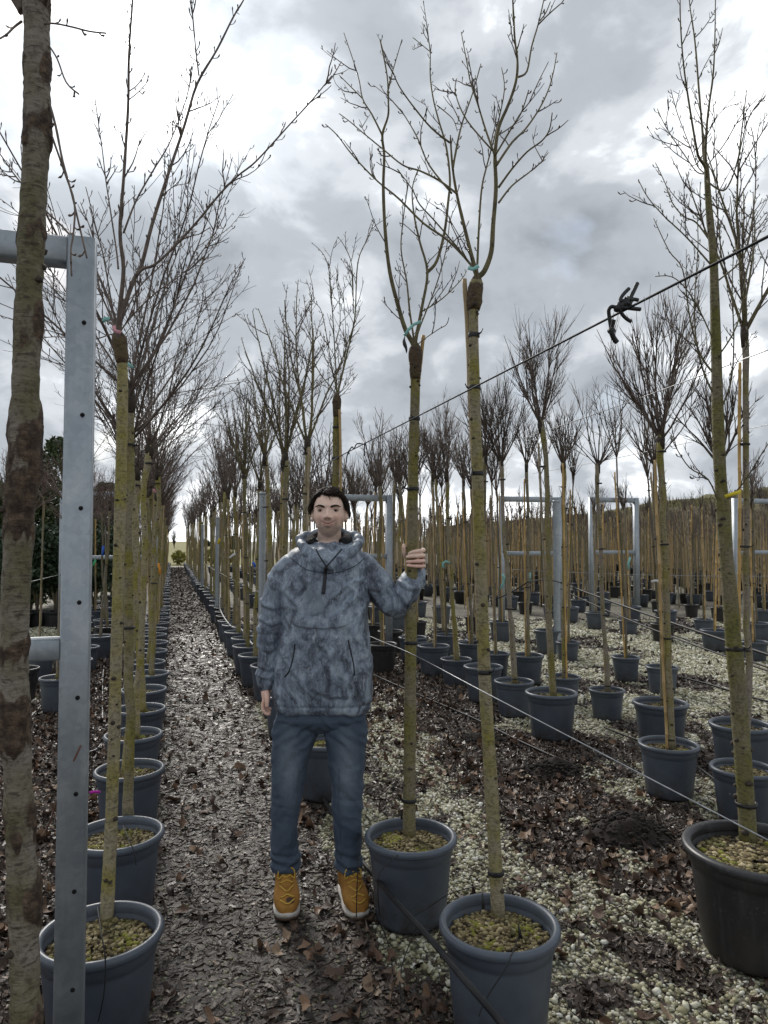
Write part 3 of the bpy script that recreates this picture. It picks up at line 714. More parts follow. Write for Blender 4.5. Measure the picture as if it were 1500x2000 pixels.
# ---- the traced trees near the camera
def traced(name, label, base, trunk_px, trunk_d, r0, r1, limbs, mats, bark_m, seed, depth=.4, side=5, gap=.05, spur=(.012, .035), knots=22, canes=(), ties=(), burls=(), limb_r=.0105, sub=1, group=None, swell=None, sidelen=(.12, .34), graft=0):
    rng = np.random.default_rng(seed); base = np.asarray(base, float)
    e = empty(name, base, label, 'tree', group)
    P = np.array([D(x, y, d) for (x, y), d in zip(trunk_px, trunk_d)]); P = smooth_poly(P, 26 if burls else 5) - base
    n = len(P); ns = 28; r = np.linspace(r0, r1, n) * (1 + (fbm(np.arange(n) * .6, np.zeros(n) + seed, None, 3, seed) - .5) * .18)
    ph = np.arange(ns) * 6.283 / ns
    pr = 1 + (vnoise(np.cos(ph)[None, :] * 1.5 + 3, np.sin(ph)[None, :] * 1.5 + 3, np.arange(n)[:, None] * .8, seed) - .5) * .16
    if swell:
        hh = np.linalg.norm(P - P[0], axis=1)
        for t, a, w in swell: r = r * (1 + a * np.exp(-((np.linspace(0, 1, n) - t) / w) ** 2))
    BU = np.zeros((n, ns))
    if burls:
        ns = 40; ph = np.arange(ns) * 6.283 / ns; hh = np.linspace(0, 1, n)[:, None] * along(P, 1)[2]; C1, S1 = np.cos(ph)[None, :] + 0 * hh, np.sin(ph)[None, :] + 0 * hh
        wob = (fbm(C1 * 1.3 + 5, S1 * 1.3 + 5, hh * 16, 4, seed) - .5); BU = np.zeros((n, ns)); add = np.zeros((n, ns))
        pr = 1 + (fbm(C1 * 1.2 + 3, S1 * 1.2 + 3, hh * 9, 3, seed + 1) - .5) * .14
        for (t, hgt, bulge, azw) in burls:
            z0 = t * along(P, 1)[2]; az = math.atan2(*(np.array([-azw[1], azw[0]]))) if False else 0
            q = np.exp(-(((hh - z0 + wob * .10) / (hgt * 1.25)) ** 2) ** 1.5); sd = np.clip(.70 + .6 * (C1 * azw[0] + S1 * azw[1]) + wob * 1.5, 0, 1); BU = np.maximum(BU, np.clip(q * (sd + .35), 0, 1)); add += q * sd * bulge
        pr = pr + add * (.8 + 1.2 * (fbm(C1 * 4, S1 * 4, hh * 40, 3, seed + 2) - .3)) + BU * (fbm(C1 * 5, S1 * 5, hh * 60, 3, seed + 4) - .5) * .16
    mb = MB(); mb.tube(P, r, ns, True, 0, pr)
    for i in range(knots):
        t = rng.uniform(.02, .97); p, d, _ = along(P, t); rr = np.interp(t, np.linspace(0, 1, n), r); a = tilt_dir(rng, d, math.pi / 2)
        s = rr * rng.uniform(.24, .52); mb.blob(p + a * rr * .97, (s, s, s * .8), rng, 1, 1, .2)
    if graft:
        tt = np.linspace(1 - graft, 1.0, 8); cen = np.array([along(P, min(t_, .9999))[0] for t_ in tt]); rr = np.interp(tt, np.linspace(0, 1, n), r)
        mb.tube(np.concatenate([cen, [cen[-1] + unit(cen[-1] - cen[-2]) * r1 * 1.3]]), np.concatenate([rr * np.array([.96, 1.06, 1.16, 1.12, 1.22, 1.34, 1.3, 1.12]), [rr[-1] * .45]]), ns, True, 2, 1 + rng.normal(size=(9, ns)) * .035)
    tme = mb.mesh('trunk', [bark_m, M['knot'], M['burl']]); nv = n * ns
    if burls:
        at = tme.attributes.new('burl', 'FLOAT', 'POINT'); arr = np.zeros(len(tme.vertices), np.float32); arr[:nv] = BU.ravel(); at.data.foreach_set('value', arr)
    link('trunk', tme, e)
    if limbs:
        cm = MB(); d0 = trunk_d[-1]
        for li, lb in enumerate(limbs):
            px = np.array(lb[0], float); tp = np.array(trunk_px[-1], float)
            if np.hypot(*(px[0] - tp)) < 75 and px[0][1] > tp[1] - 70 and len(lb) < 4:
                px = np.concatenate([[tp + (np.array(trunk_px[-2], float) - tp) * min(1, 26 / np.hypot(*(np.array(trunk_px[-2], float) - tp)))], [tp * .55 + px[0] * .45], px[1:]])
            k = len(px); off = (rng.uniform(-depth, depth) if len(lb) < 3 else lb[2]); rs = lb[1] * (.80 if lb[1] > .01 else .72)
            off0 = lb[3] if len(lb) > 3 else 0.0
            w = np.array([D(x, y, d0 + off0 + off * (i / (k - 1)) ** 1.2) for i, (x, y) in enumerate(px)]) - base
            w = smooth_poly(w, 4); L = along(w, 1)[2]
            cm.tube(w, rs + (max(.0017, rs * .2) - rs) * np.linspace(0, 1, len(w)) ** .8 * (1 + rng.normal(size=len(w)) * .03), 7, True, 0)
            spurs(cm, rng, w, 0, 0, gap, spur, 1, .12)
            for s in range(int(round(side * min(1.6, L / .7)))):
                t = rng.uniform(.12, .97); p, dd, _ = along(w, t); l = rng.uniform(*sidelen) * (1.15 - .5 * t)
                q = shoot(cm, rng, p, tilt_dir(rng, dd, rng.uniform(.35, .85)), l, .0027, .0012, 5, .10, .08, 4, 1)
                spurs(cm, rng, q, 0, 0, gap, spur)
                for u in range(sub):
                    p2, d2, _ = along(q, rng.uniform(.2, .9)); q2 = shoot(cm, rng, p2, tilt_dir(rng, d2, rng.uniform(.4, .8)), l * rng.uniform(.25, .5), .0018, .0010, 3, .1, .08, 3, 1)
                    spurs(cm, rng, q2, 0, 0, gap, spur)
        link('crown', cm.mesh('crown', TWIG[mats]), e)
    for i, (cpx, cd, cr) in enumerate(canes):
        w = np.array([D(x, y, d) for (x, y), d in zip(cpx, cd)]) - base; w = smooth_poly(w, 6); mb = MB(); kk = len(w)
        mb.tube(w, cr * (1 + .10 * (np.arange(kk) % 4 == 2)), 9); link('bamboo_cane', mb.mesh('bamboo_cane', M['cane']), e)
    for ty in ties:
        i = int(np.argmin([abs(t[1] - ty) for t in trunk_px])); ys = np.array([t[1] for t in trunk_px], float); dd = np.array(trunk_d)
        o = np.argsort(ys); xx = np.interp(ty, ys[o], np.array([t[0] for t in trunk_px])[o]); de = np.interp(ty, ys[o], dd[o])
        p = D(xx, ty, de) - base; tt = np.interp(ty, ys[o], np.linspace(0, 1, len(ys))[::-1] if ys[0] > ys[-1] else np.linspace(0, 1, len(ys)))
        rr = (r0 + (r1 - r0) * (1 - np.interp(ty, [ys.min(), ys.max()], [0, 1]))) * 1.12
        b = link('tie', TIE, e, p); b.scale = (rr / .0262, rr / .0262, 1.35); b.rotation_euler = (0, 0, rng.uniform(0, 6))
    return e
def zpx(ox, oy, sc, lst): return [(ox + x / sc, oy + y / sc) for x, y in lst]
PH = .353
def pot_at(px, py, w=None, h=PH):
    p = G(px, py, h * .97); d = dist_of(p); r = .1985 if w is None else w / 2 / FPX * d; return p, d, r
SOILZ = .300
def soil_at(px, py): return G(px, py, SOILZ)
HERO = {}
def hero_trees():
    za = lambda l: zpx(600, 0, 2.727, l)
    # tree held by the man
    p, d, r = pot_at(802, 1630); HERO['A'] = (p, d)
    plant_pot(p[0], p[1], .1985, PH, 'grey', 'slate grey pot right beside the tan boots', 'large pots in the near row')
    d = dist_of(soil_at(799, 1632)); b = soil_at(799, 1632)
    limbs = [(za([(560, 1830), (525, 1760), (490, 1650), (440, 1450), (415, 1230), (405, 1000), (410, 830), (400, 720), (430, 620), (432, 540), (425, 400), (388, 210)]), .0165, -.15),
             (za([(400, 720), (345, 610), (295, 525), (270, 400), (195, 175)]), .0065, .1, -.12), (za([(295, 525), (230, 460), (170, 400)]), .004, .1, -.05), (za([(430, 470), (455, 380), (505, 210)]), .004, .1, -.14),
             (za([(565, 1800), (545, 1650), (530, 1500), (500, 1330), (510, 1180), (535, 1000), (545, 970)]), .0085, .25),
             (za([(575, 1800), (610, 1640), (640, 1450), (600, 1290), (570, 1150), (560, 1000), (600, 880)]), .013, .1),
             (za([(640, 1450), (690, 1390), (730, 1240), (750, 1080), (760, 950), (740, 780), (700, 640), (670, 520), (655, 400), (655, 280), (640, 180), (620, 130)]), .0105, .25, .06),
             (za([(600, 1700), (680, 1540), (740, 1330), (760, 1150)]), .006, -.2), (za([(610, 1660), (720, 1590), (820, 1490), (850, 1440)]), .005, .2),
             (za([(590, 1830), (690, 1760), (740, 1730), (755, 1690)]), .0035, -.1), (za([(660, 280), (600, 230), (562, 200)]), .0032, .05, .3), (za([(690, 560), (740, 600), (780, 640), (800, 700)]), .004, .1, .25)]
    traced('potted_tree', 'bare olive barked tree held upright by the man', b,
           [(799, 1650), (801, 1400), (805, 1100), (807, 900), (811, 760), (811, 680)], [d, d, d + .01, d + .01, d, d], .0275, .0205, limbs, 'olive', M['bark_olive'], 5, depth=.3, side=3, gap=.052, sub=1,
           canes=[([(797, 1610), (795, 1300), (795, 1060), (806, 860), (818, 740), (827, 655)], [d + .03, d + .03, d + .035, d + .045, d + .03, d + .02], .0085)], ties=(1562, 1255, 955, 818, 722), swell=[(.985, .2, .035)], sidelen=(.10, .26), graft=.065)
    # tree in front of it
    p, d, r = pot_at(975, 1803); HERO['B'] = (p, d)
    plant_pot(p[0], p[1], .1985, PH, 'grey', 'nearest slate grey pot, cut by the bottom edge of the photo right of centre', 'large pots in the near row')
    b = soil_at(974, 1790); d = dist_of(b)
    limbs = [(za([(905, 1450), (880, 1380), (840, 1220), (800, 1050), (775, 900), (765, 770), (763, 720)]), .0135, -.1), (za([(775, 900), (800, 760), (830, 640), (880, 500), (925, 340)]), .006, .1, -.08),
             (za([(905, 1430), (915, 1200), (930, 1000), (960, 870), (1010, 680), (1050, 480), (1035, 360)]), .0075, .22),
             (za([(915, 1480), (945, 1440), (980, 1340), (990, 1200), (1005, 1000), (1000, 830), (1020, 680), (1070, 560), (1110, 440), (1120, 330), (1105, 200), (1095, 0), (1090, -130)]), .0150, -.1),
             (za([(1125, 410), (1170, 380), (1195, 250), (1230, 130), (1260, 0), (1275, -80)]), .0055, .08, -.1), (za([(1240, 110), (1270, 70), (1295, 10)]), .003, .02, -.04),
             (za([(1008, 880), (1090, 760), (1160, 690), (1230, 590), (1280, 490), (1310, 390), (1330, 280)]), .0065, .25, -.05),
             (za([(1018, 1000), (1090, 900), (1170, 810), (1250, 750), (1290, 690), (1305, 600)]), .006, -.2, -.05), (za([(1020, 1080), (1090, 990), (1180, 920), (1240, 870), (1268, 850)]), .0055, .2, -.04),
             (za([(1000, 830), (950, 690), (910, 560), (870, 440), (850, 330), (820, 170)]), .006, .2, -.06), (za([(1000, 830), (1090, 680), (1140, 600), (1180, 480)]), .005, -.2, -.06),
             (za([(885, 1395), (760, 1290), (620, 1190), (490, 1060), (380, 970), (290, 880), (220, 800), (160, 720), (97, 662)]), .0075, .15),
             (za([(795, 1030), (700, 960), (600, 910), (510, 880), (410, 800), (300, 710), (230, 650), (170, 605)]), .006, .3, -.06),
             (za([(770, 1030), (650, 880), (590, 740), (540, 650), (495, 580)]), .005, .2, -.05), (za([(760, 760), (660, 680), (560, 560), (490, 460), (455, 380)]), .0052, -.15, -.08),
             (za([(850, 1350), (700, 1200), (600, 1090), (560, 1010), (480, 900)]), .005, -.2), (za([(985, 800), (850, 640), (790, 500), (795, 420)]), .0045, .15, -.08)]
    traced('potted_tree', 'bare tree in the nearest pot, crossing the photo right of the held tree', b,
           [(974, 1806), (961, 1560), (946, 1310), (935, 1000), (927, 760), (925, 620), (931, 545)], [d, d, d, d, d, d, d], .0245, .0165, limbs, 'olive', M['bark_olive'], 6, depth=.3, side=3, gap=.05, sub=1, knots=30,
           canes=[([(907, 545), (914, 660), (919, 800), (930, 1000), (942, 1300)], [d + .01, d + .02, d + .035, d + .045, d + .045], .0085)], ties=(1703, 1312, 925, 757, 655), swell=[(.965, .5, .016)], sidelen=(.08, .24), graft=.05)
    # third of the near row, behind the man
    p, d, r = pot_at(634, 1447); HERO['M'] = (p, d)
    plant_pot(p[0], p[1], .1985, PH, 'grey', 'slate grey pot seen between the legs of the man', 'large pots in the near row')
    zm = lambda l: zpx(400, 380, 3.448, l); b = G(634, 1440, SOILZ); d = dist_of(b)
    limbs = [(zm([(890, 1380), (885, 1230), (870, 960), (850, 650), (830, 480), (790, 390), (720, 325)]), .009), (zm([(895, 1350), (960, 1060), (1010, 830), (1030, 460), (1100, 290), (1145, 165)]), .0115),
             (zm([(885, 1350), (780, 1210), (730, 1100), (700, 900), (680, 790)]), .0065), (zm([(890, 1330), (850, 1130), (790, 800), (730, 720), (700, 665)]), .0065), (zm([(1000, 800), (990, 480), (930, 330), (890, 285)]), .0055),
             (zm([(890, 1360), (960, 1290), (1030, 1210)]), .004), (zm([(880, 1000), (910, 870), (905, 700), (880, 560)]), .005), (zm([(890, 1340), (930, 1190), (950, 960), (930, 620)]), .006)]
    traced('potted_tree', 'bare tree with dark graft rising straight above the head of the man', b, [(634, 1450), (640, 1300), (650, 1100), (655, 950), (657, 850), (658, 775)], [d] * 6, .0265, .0215, limbs, 'olive', M['bark_olive'], 7, depth=.25, side=6, gap=.06, sub=2,
           canes=[([(640, 1440), (650, 1200), (664, 1000), (665, 880), (663, 800)], [d - .03] * 5, .009)], ties=(895, 835, 1000, 1200), swell=[(.97, .15, .04)], sidelen=(.12, .32), graft=.06)
    # first cherry of the row left of the path
    p, d, r = pot_at(196, 1815); HERO['T2'] = (p, d)
    plant_pot(p[0], p[1], .1985, PH, 'grey', 'slate grey pot behind the foot of the near steel post', 'pots in the row left of the path')
    zc = lambda l: zpx(0, 0, 2.858, l); b = soil_at(209, 1790); d = dist_of(b)
    limbs = [(zc([(655, 1900), (672, 1700), (690, 1500), (670, 1300), (690, 1000), (715, 600), (720, 300), (740, 0), (745, -200)]), .0135, -.25),
             (zc([(680, 1720), (740, 1580), (790, 1480), (850, 1250), (930, 1000), (1030, 700), (1100, 470), (1210, 280), (1300, 100), (1360, 0), (1420, -120)]), .0125, .1),
             (zc([(1110, 420), (1090, 250), (1070, 0)]), .004, .1, .03), (zc([(760, 1540), (800, 1500), (860, 1480), (950, 1400), (1090, 1250), (1230, 1080), (1330, 980), (1430, 900), (1600, 714), (1743, 557), (1852, 423)]), .0085, -.1, .0),
             (zc([(690, 1300), (760, 1120), (850, 960), (950, 790), (1040, 550), (1080, 350)]), .0055, .25), (zc([(660, 1500), (650, 1400), (620, 1200), (590, 1000), (570, 830), (530, 550)]), .005, .3),
             (zc([(640, 1720), (540, 1520), (380, 1300), (250, 1170), (100, 1000), (0, 860), (-100, 740)]), .0085, .1), (zc([(620, 1780), (540, 1600), (420, 1440), (300, 1330), (200, 1260)]), .006, .3),
             (zc([(700, 1800), (850, 1650), (1050, 1500), (1200, 1300), (1260, 1190)]), .005, .35), (zc([(680, 1760), (780, 1600), (900, 1480), (1000, 1330), (1100, 1290)]), .0045, .4),
             (zc([(610, 1760), (480, 1740), (300, 1650), (230, 1620)]), .004, .2), (zc([(640, 1850), (500, 1900), (330, 1880), (200, 1890)]), .004, .3), (zc([(560, 1640), (530, 1480), (520, 1330), (450, 1130)]), .0045, .3)]
    traced('cherry_tree', 'bare cherry tree just behind the near steel post with the widest spreading crown', b, [(208, 1808), (216, 1640), (224, 1400), (232, 1100), (238, 850), (239, 720), (231, 655)], [d] * 7, .0225, .0175, limbs, 'brown', M['bark_olive'], 8, depth=.4, side=5, gap=.05, spur=(.015, .05), knots=34, ties=(690,), swell=[(.97, .2, .03)], sub=1, group='cherry trees left of the path', sidelen=(.07, .22), graft=.05)
    # tall tree in the big black pot at the right edge
    p, d, r = pot_at(1482, 1658, 276, .40); HERO['R'] = (p, d)
    plant_pot(p[0], p[1], r, .41, 'black', 'wide black plastic tub at the right edge of the photo', None)
    zr = lambda l: zpx(1200, 0, 4.0, l); zq = lambda l: zpx(1000, 400, 3.0, l)
    b = G(1466, 1640, .345); d = dist_of(b)
    limbs = [(zr([(700, 1320), (660, 1230), (640, 1150), (590, 850), (540, 500), (515, 150), (515, -100)]), .0105), (zr([(710, 1320), (695, 1180), (690, 1050), (660, 700), (630, 330), (590, 50), (580, -90)]), .0118), (zr([(715, 1320), (712, 1180), (730, 900), (770, 600), (785, 300), (790, -60)]), .0112),
             (zr([(705, 1440), (640, 1340), (540, 1200), (450, 1070), (380, 950), (335, 850)]), .0045), (zr([(700, 1440), (650, 1300), (600, 1170), (550, 1040), (490, 880), (440, 700)]), .0042),
             (zr([(770, 1590), (850, 1490), (920, 1390), (970, 1220), (1030, 980), (1090, 850), (1180, 750)]), .0065), (zr([(735, 1300), (850, 1140), (950, 970), (1015, 860)]), .004),
             (zr([(760, 1900), (640, 1740), (540, 1690), (450, 1580), (400, 1440), (320, 1270)]), .006), (zr([(780, 2100), (660, 1960), (540, 1830), (380, 1680), (260, 1540), (190, 1410)]), .006), (zr([(800, 2080), (830, 1960), (800, 1600), (790, 1450), (760, 1300)]), .0045),
             (zr([(800, 2200), (980, 2050), (1040, 1900), (1090, 1620), (1105, 1350), (1090, 1100), (1065, 990)]), .0055), (zq([(1190, 1000), (1100, 870), (1040, 650), (1000, 380), (920, 270), (830, 80)]), .007),
             (zq([(1205, 1150), (1130, 1000), (1080, 800), (1070, 560), (1090, 250), (1085, 60)]), .007), (zq([(1200, 1250), (1280, 1050), (1300, 800), (1290, 500), (1300, 250)]), .006), (zq([(1200, 900), (1320, 700), (1380, 380), (1450, 150)]), .006),
             (zq([(1215, 1760), (1150, 1610), (1040, 1540), (960, 1420), (930, 1350)]), .005), (zq([(1235, 1740), (1340, 1650), (1450, 1480), (1520, 1370)]), .005), (zq([(1190, 820), (1100, 620), (1010, 480), (930, 420), (840, 420)]), .0045)]
    traced('potted_tree', 'tall bare tree with a green mossy trunk in the wide black tub', b, [(1464, 1660), (1445, 1400), (1428, 1200), (1412, 1000), (1403, 850), (1398, 650), (1393, 500), (1384, 400), (1380, 325)], [d] * 9, .0385, .0100, limbs, 'olive', M['bark_moss'], 12, depth=.35, side=4, gap=.045, spur=(.015, .04), knots=70, ties=(1570, 1267, 700), sub=1, sidelen=(.08, .26))
    # mottled cherry trunk very near the camera, at the left edge
    dn = 1.5
    bb = D(50, 2080, dn); base = np.array([bb[0], bb[1], SOILZ])
    traced('cherry_tree', 'thick mottled silver cherry trunk with dark burls at the left edge of the photo', base, [(52, 2350), (50, 2000), (44, 1750), (34, 1500), (28, 1250), (42, 950), (52, 700), (62, 450), (72, 250), (72, 80), (66, -60)], [dn] * 11, .0285, .0255,
           [(zc([(130, 60), (60, -40), (20, -160)]), .016), (zc([(240, 40), (270, -60), (300, -200)]), .012), (zc([(200, 150), (285, 130), (400, 150), (500, 175), (590, 185)]), .0028, -.1), (zc([(120, 120), (80, 150), (40, 190), (0, 215)]), .004, -.1),
            (zc([(270, 250), (320, 330), (370, 460), (440, 525)]), .0025, -.1), (zc([(270, 560), (310, 700), (350, 900), (400, 1080), (450, 1290), (485, 1440)]), .0042, -.05), (zc([(290, 760), (360, 960), (415, 1130), (410, 1300), (395, 1400), (400, 1540)]), .0034, -.1), (zc([(240, 20), (320, -40), (420, -90)]), .005)],
           'brown', M['bark_cherry'], 21, depth=.1, side=0, gap=.05, spur=(.008, .022), knots=8, sub=0,
           burls=[(.955, .05, .20, _Rv), (.865, .045, .12, _Rv), (.80, .05, .22, _Rv), (.70, .018, .12, _Rv), (.625, .045, .14, _Rv), (.535, .055, .42, _Rv), (.49, .05, .20, -_Rv), (.395, .02, .1, _Rv), (.335, .04, .25, -_Rv), (.26, .03, .15, _Rv), (.195, .04, .38, _Rv), (.10, .03, .15, _Rv)])
    plant_pot(base[0] - .02, base[1] + .02, .1985, PH, 'grey', 'slate grey pot under the mottled cherry trunk at the left edge', 'pots in the row left of the path')
hero_trees()
# ------------------------------------------------------------------ rows of trees in pots
def nth(i): return ORD[i] if i < len(ORD) else None
def row_label(kind, i, near, far, limit=12):
    return (near % nth(i)) if i < limit else far
def rows():
    rng = random.Random(21)
    # --- row left of the path: cherries
    x0 = HERO['T2'][0][0]; d0 = HERO['T2'][0][1]
    ys = [soil_y for soil_y in (G(247, 1632, .34)[1], G(258, 1505, .34)[1])]
    y = ys[-1]; 
    while y < 43: y += .74 if y < 14 else (.95 if y < 25 else 1.25); ys.append(y)
    for i, y in enumerate(ys):
        x = x0 + rng.uniform(-.03, .03) + (.02 if i == 0 else 0)
        lab = row_label('p', i + 1, 'slate grey pot, %s from the camera in the row left of the path', 'slate grey pot far down the row left of the path')
        plant_pot(x, y, .1985 * rng.uniform(.93, 1.0), PH, 'grey', lab, 'pots in the row left of the path')
        b = np.array([x + rng.uniform(-.02, .02), y, SOILZ]); H = rng.uniform(1.75, 2.0)
        t = b + (rng.uniform(-.10, .08), rng.uniform(-.05, .05), H)
        if i == 0: b = soil_at(249, 1612); dd = dist_of(b); t = D(253, 770, dd)
        near = y < 9
        lab = row_label('t', i + 1, 'bare cherry tree, %s from the camera in the row left of the path', 'bare cherry tree far down the row left of the path')
        place_tree(b, t, 'cherry', 'cherry' if near else 'cherry_far', lab, 'cherry trees left of the path', 'cherry_tree', cane=(i > 6), ties=(H - .12, .9) if y < 14 else (), cs=rng.uniform(.8, 1.0) if near else rng.uniform(.85, 1.1), tscale=rng.uniform(.95, 1.1))
    # --- two rows farther left
    for ri, (px, py, nm) in enumerate(((120, 1318, 'second'), (20, 1330, 'third'))):
        p = G(px, py, .34); x = p[0]; y = p[1] - (.0 if ri == 0 else .2); i = 0
        while y < 34:
            q = np.array([x + rng.uniform(-.08, .08), y, 0])
            if in_view(q) and not (ri == 1 and y < 5):
                lab = 'slate grey pot, %s in the %s row left of the path' % (nth(i), nm) if i < 5 else 'slate grey pot far back in the %s row left of the path' % nm
                plant_pot(q[0], q[1], .18 * rng.uniform(.9, 1.05), .32, 'grey' if rng.random() < .7 else 'black', lab if True else '', 'pots in the %s row left of the path' % nm)
                H = rng.uniform(1.55, 1.9); b = q + (0, 0, .28); t = b + (rng.uniform(-.12, .12), rng.uniform(-.05, .05), H)
                lab = 'thin bare tree, %s in the %s row left of the path' % (nth(i), nm) if i < 5 else 'thin bare tree far back in the %s row left of the path' % nm
                place_tree(b, t, 'thin' if rng.random() < .5 else 'grey', 'cherry_far', lab, 'thin trees in the %s row left of the path' % nm, 'young_tree', cane=rng.random() < .4, ties=(1.0,) if y < 12 else (), cs=rng.uniform(.45, .75), tscale=.9); i += 1
            y += 1.05 if y < 16 else 1.6
    # --- near row right of the path, beyond the man
    pa, pm = HERO['A'][0], HERO['M'][0]; y = pm[1]; xr = lambda yy: np.interp(yy, [pa[1], pm[1], 9, 45], [pa[0], pm[0], .93, .86]); i = 3
    while y < 43:
        y += .72 if y < 14 else (1.0 if y < 25 else 1.3)
        x = xr(y) + rng.uniform(-.04, .04); q = np.array([x, y, 0]); blk = 12 < y < 14
        lab = row_label('p', i, 'slate grey pot, %s from the camera in the row right of the path', 'pot far down the row right of the path')
        plant_pot(x, y, .1985 * rng.uniform(.88, 1.02), PH, 'black' if blk else 'grey', lab.replace('slate grey', 'black') if blk else lab, 'pots in the row right of the path')
        b = q + (0, 0, SOILZ); H = rng.uniform(1.95, 2.2); t = b + (rng.uniform(-.07, .07), rng.uniform(-.05, .05), H)
        lab = row_label('t', i, 'bare olive tree trunk with cane, %s in the row right of the path', 'bare staked tree far down the row right of the path').replace('olive tree trunk', 'olive barked tree')
        place_tree(b, t, 'olive', 'vase' if y < 10 else 'vase_far', lab, 'trees in the row right of the path', 'potted_tree', True, (.55, 1.1, 1.65, H - .1) if y < 10 else (.6, 1.4) if y < 16 else (), cs=rng.uniform(.85, 1.1), cane_h=rng.uniform(1.7, 2.1)); i += 1
    # --- traced pots and trees of the rows to the right: rim px, rim py, rim width, trunk top, trunk, crown, crown scale, pot, label
    spec = [
     (1452, 1497, 122, (1454, 640), 'grey', 'vase', 1.05, 'grey', 'behind the wide black tub, at the right edge'),
     (1306, 1452, 114, (1291, 850), 'olive', 'globe', 1.12, 'grey', 'in the middle of the bed, left of the wide black tub'),
     (1077, 1354, 101, (1056, 822), 'olive', 'globe', 1.05, 'grey', 'leaning left, right of the front tree'),
     (1004, 1331, 78, (979, 900), 'grey', 'globe', .95, 'grey', 'directly right of the front tree trunk'),
     (944, 1303, 77, (948, 890), 'grey', 'globe_far', .9, 'grey', 'half hidden by the front tree trunk'),
     (891, 1286, 62, (872, 925), 'olive', 'globe', .95, 'grey', 'right of the held tree'),
     (847, 1263, 64, (845, 925), 'grey', 'globe_far', .8, 'grey', 'close to the right of the held tree'),
     (745, 1259, 62, (742, 950), 'olive', 'vase_far', .9, 'black', 'right behind the raised elbow of the man'),
     (1447, 1414, 116, (1405, 900), 'grey', 'globe_far', .9, 'grey', 'behind the tall tree near the right edge'),
     (1290, 1371, 104, (1277, 900), 'thin', 'open', 1.0, 'grey', 'second from the right in the middle row'),
     (1185, 1346, 69, (1168, 905), 'grey', 'open', 1.05, 'grey', 'with an orange cane, between the two leaning trees'),
     (1101, 1319, 66, (1100, 905), 'olive', 'globe', .8, 'grey', 'right of the round steel post'),
     (1030, 1279, 64, (1028, 905), 'grey', 'globe_far', .75, 'grey', 'left of the round steel post'),
     (1222, 1285, 55, (1204, 890), 'thin', 'vase_far', .75, 'grey', 'standing alone on the pale gravel'),
     (1293, 1301, 62, (1262, 890), 'thin', 'young', 1.2, 'grey', 'without a crown on the pale gravel'),
     (1109, 1254, 46, (1120, 930), 'thin', 'young', 1.2, 'grey', 'small one behind the round steel post'),
     (967, 1275, 58, (960, 940), 'thin', 'globe_far', .7, 'grey', 'farther back behind the front tree trunk'),
     (920, 1257, 52, (905, 935), 'grey', 'globe_far', .75, 'grey', 'second row back between the held and front trees'),
     (806, 1245, 56, (780, 945), 'grey', 'globe_far', .85, 'grey', 'just behind the gripping hand'),
     (870, 1240, 50, (862, 950), 'thin', 'globe_far', .7, 'grey', 'third row back between the held and front trees'),
    ]
    for (px, py, w, top, tk, ck, cs, pm_, where) in spec:
        p, d, r = pot_at(px, py, w, .34); h = min(max(r * 1.75, .26), .37)
        p = G(px, py, h * .97); d = dist_of(p); r = w / 2 / FPX * d
        plant_pot(p[0], p[1], r, h, pm_, ('black' if pm_ == 'black' else 'slate grey') + ' pot ' + where.replace('leaning left', 'under a leaning tree').replace('without a crown ', '').replace('with an orange cane', 'under a tree with an orange cane'), 'pots in the rows on the right')
        b = np.array([p[0] + r * .08, p[1], h * .86]); dt = dist_of(b); t = D(top[0], top[1], dt)
        place_tree(b, t, tk, ck, 'bare potted tree ' + where, 'trees in the rows on the right', 'potted_tree', True, (.06, .7, 1.3, 1.9) if d < 8 else (.8, 1.6), cs=cs, tscale=1.0, cane_side=(3.4 if px in (1185, 1101) else None), cane_h=(np.linalg.norm(t - b) * (1.0 if px in (1185, 1101) else .92)))
    # --- the same rows receding
    for (xr0, y0, y1, step, tk, ck, H, cs, nm) in ((1.95, 9.6, 40, .9, 'olive', 'vase_far', 2.1, 1.0, 'innermost'), (3.05, 9.0, 40, .95, 'grey', 'globe_far', 2.15, 1.05, 'first'), (3.9, 8.8, 40, 1.15, 'olive', 'globe_far', 2.15, 1.0, 'second'), (5.1, 9.2, 40, 1.3, 'grey', 'vase_far', 2.15, .95, 'third')):
        y = y0
        while y < y1:
            x = xr0 + rng.uniform(-.07, .07); q = np.array([x, y, 0])
            if in_view(q, .02):
                rr = rng.uniform(.15, .20)
                plant_pot(x, y, rr, rr * 1.75, 'grey' if rng.random() < .85 else 'black', 'pot far down the %s row of the right hand block' % nm, 'far pots in the %s right hand row' % nm)
                b = q + (0, 0, rr * 1.75 * .86); t = b + (rng.uniform(-.1, .1), rng.uniform(-.06, .06), H * rng.uniform(.9, 1.06))
                place_tree(b, t, tk, ck, 'bare tree far down the %s row of the right hand block' % nm, 'far trees in the %s right hand row' % nm, 'potted_tree', True, (.9, 1.7) if y < 13 else (), cs=cs * rng.uniform(.85, 1.15), tscale=.9)
            y += step * (1 if y < 16 else 1.25)
    # --- block of young staked trees behind
    n = 0
